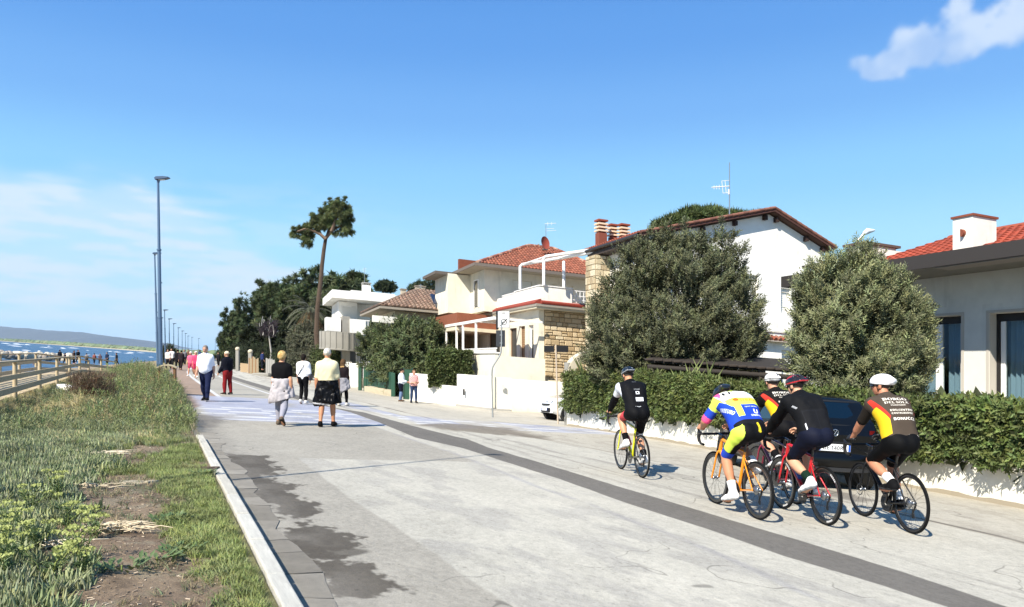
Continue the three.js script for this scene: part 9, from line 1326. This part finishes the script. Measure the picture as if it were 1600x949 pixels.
stuffSolo('soil_litter', box(0.03, 0.004, 0.007), mat('#ffffff', 0.95), litter, 'dry bits of stalk and grit strewn on the bare soil', 'litter');
}
// plants one can tell apart in the foreground
{
const stemM = mat('#7f8a4a', 0.8), leafM = new THREE.MeshPhysicalMaterial({ color: new THREE.Color(0.1, 0.16, 0.05), roughness: 0.6, side: THREE.DoubleSide, transmission: 0.3, thickness: 0 }), bloom = new THREE.MeshPhysicalMaterial({ color: new THREE.Color(0.34, 0.38, 0.11), roughness: 0.7, side: THREE.DoubleSide, transmission: 0.2, thickness: 0 });
[[28, 905, 'flowering plant nearest the lower left corner of the dunes'], [75, 930, 'flowering plant low beside the corner plant, at the bottom edge'], [12, 865, 'flowering plant cut by the left edge above the corner plant'], [60, 872, 'flowering plant between the edge plant and the bare soil'], [118, 888, 'flowering plant reaching out over the bare soil'], [100, 838, 'flowering plant at the foot of the fleshy dune plants'], [148, 850, 'flowering plant beside the lower pile of dry stalks'], [45, 818, 'flowering plant among fleshy leaves near the left edge'], [92, 795, 'smallest flowering plant among the fleshy leaves'], [8, 925, 'flowering plant at the very corner'], [130, 925, 'flowering plant at the bottom edge by the bare soil']].forEach(([px, py, label], k) => {
const [X, Z] = gpx(px, py), r = RNG(700 + k), t = thing('flowering_plant', 'yellow green ' + label, 'plant', V(X, duneGround(X, Z), -Z)), n = 5 + Math.floor(r() * 4), stems = [], leaves = [];
for (let i = 0; i < n; i++) {
const a = r() * 6.283, q = 0.03 + r() * 0.11, H = 0.12 + r() * 0.16, top = V(Math.cos(a) * q, H, Math.sin(a) * q); stems.push(taper([V(Math.cos(a) * 0.02, -0.02, Math.sin(a) * 0.02), top.clone().multiplyScalar(0.5).add(V(0, 0.02, 0)), top], [0.004, 0.0035, 0.003], 4));
const um = [], s2 = []; for (let j = 0; j < 22; j++) { const e = r() * 6.283, w = Math.sqrt(r()) * 0.045, p = top.clone().add(V(Math.cos(e) * w, 0.02 + r() * 0.012 - w * 0.2, Math.sin(e) * w)); um.push([p, V((r() - 0.5) * 1.4, 0.7, (r() - 0.5) * 1.4).normalize(), 0.018, 0.015, V(0.3, 0.1, 1)]); if (j % 4 === 0) s2.push(rod(top, p, 0.0012, 0.0012, 3)); }
part('flower_head', leafGeo(um), bloom, t); stems.push(...s2); for (let j = 0; j < 16; j++) { const e = r() * 6.283; leaves.push([top.clone().multiplyScalar(0.1 + r() * 0.75), V(Math.cos(e), 0.5 + r() * 0.5, Math.sin(e)).normalize(), 0.05 + r() * 0.035, 0.011, V(0.1, 1, 0.1)]); }
}
part('stems', stems, stemM, t); part('leaves', leafGeo(leaves), leafM, t);
});
[[266, 825, 'leafy weed rosette at the edge of the lawn'], [245, 892, 'leafy weed on the bare soil toward the kerb'], [283, 876, 'second leafy weed near the lawn edge'], [190, 912, 'small weed on the bare soil'], [318, 752, 'green tuft growing against the rusty drain grate']].forEach(([px, py, label], k) => { const [X, Z] = gpx(px, py), r = RNG(800 + k), t = thing('weed', label, 'plant', V(X, duneGround(X, Z), -Z)), L = []; for (let i = 0; i < 46; i++) { const a = r() * 6.283, q = Math.sqrt(r()) * 0.16; L.push([V(Math.cos(a) * q, 0.005 + r() * 0.03, Math.sin(a) * q * 0.7), V(Math.cos(a + r()), 0.5 + r() * 0.5, Math.sin(a + r())).normalize(), 0.05 + r() * 0.03, 0.028, V(0.1, 1, 0.1)]); } part('leaves', leafGeo(L), leafM, t); part('stem', rod(V(0, -0.02, 0), V(0, 0.04, 0), 0.006), stemM, t); });
// heaps of dead pale stalks
[[133, 722, 0.5, 60, 'upper heap of pale dead stalks on the edge of the fleshy plants'], [180, 838, 0.36, 70, 'lower heap of pale dead stalks on the bare soil'], [90, 868, 0.22, 26, 'few pale dead stalks under the flowering plants'], [140, 772, 0.3, 22, 'thin line of dead stalks between the two heaps']].forEach(([px, py, w, n, label], k) => { const [X, Z] = gpx(px, py), r = RNG(850 + k), g = []; for (let i = 0; i < n; i++) { const a = (r() - 0.5) * 1.6 + (r() < 0.3 ? 1.4 : 0), L = 0.08 + r() * 0.2, p = V((r() - 0.5) * w * 1.5, 0.015 + r() * 0.04, (r() - 0.5) * w * 0.5), d = V(Math.cos(a) * L, (r() - 0.4) * 0.05, Math.sin(a) * L * 0.6); g.push(taper([p, p.clone().addScaledVector(d, 0.5).add(V(0, 0.012, (r() - 0.5) * 0.04)), p.clone().add(d)], [0.005, 0.0045, 0.003], 4)); } const m = solo('dead_stalks', g, mat(k % 2 ? '#c2b49a' : '#cbbfa8', 0.95), label, 'stalks'); m.position.set(X, duneGround(X, Z), -Z); });
// rusty brown dry shrub
{ const [X, Z] = gpx(142, 640), b = V(X, duneGround(X, Z), -Z), r = RNG(990), t = thing('dry_shrub', 'rusty brown dry shrub standing in the pale dune grass', 'shrub', b), br = []; for (let i = 0; i < 160; i++) { const a = r() * 6.283, q = r() * 0.42, H = 0.35 + r() * 0.4; br.push(taper([V(Math.cos(a) * q * 0.4, 0, Math.sin(a) * q * 0.3), V(Math.cos(a) * q * 0.8, H * 0.6, Math.sin(a) * q * 0.6), V(Math.cos(a) * q * 1.3, H, Math.sin(a) * q)], [0.007, 0.006, 0.003], 4)); } part('twigs', br, mat('#6d4a35', 0.95), t); const it = []; for (let i = 0; i < 500; i++) { const a = r() * 6.283, q = Math.sqrt(r()) * 0.55, H = 0.15 + r() * 0.55; it.push([V(Math.cos(a) * q, H, Math.sin(a) * q * 0.7), qUp(V((r() - 0.5), 1, (r() - 0.5)).normalize(), r() * 6), 0.7 + r() * 0.6, new THREE.Color().setHSL(0.06 + r() * 0.04, 0.35, 0.07 + r() * 0.12)]); } scatter('foliage', bladeGeo(8, 0.13, 0.008, 0.08, 6), fol(0.9), it, t).userData.kind = 'stuff'; }
}

// ---------- sea air: thin blue haze, the hill colour carries the rest ----------
scene.fog = new THREE.FogExp2(new THREE.Color(0.62, 0.78, 1.0), 0.00003);

renderer.render(scene, camera);
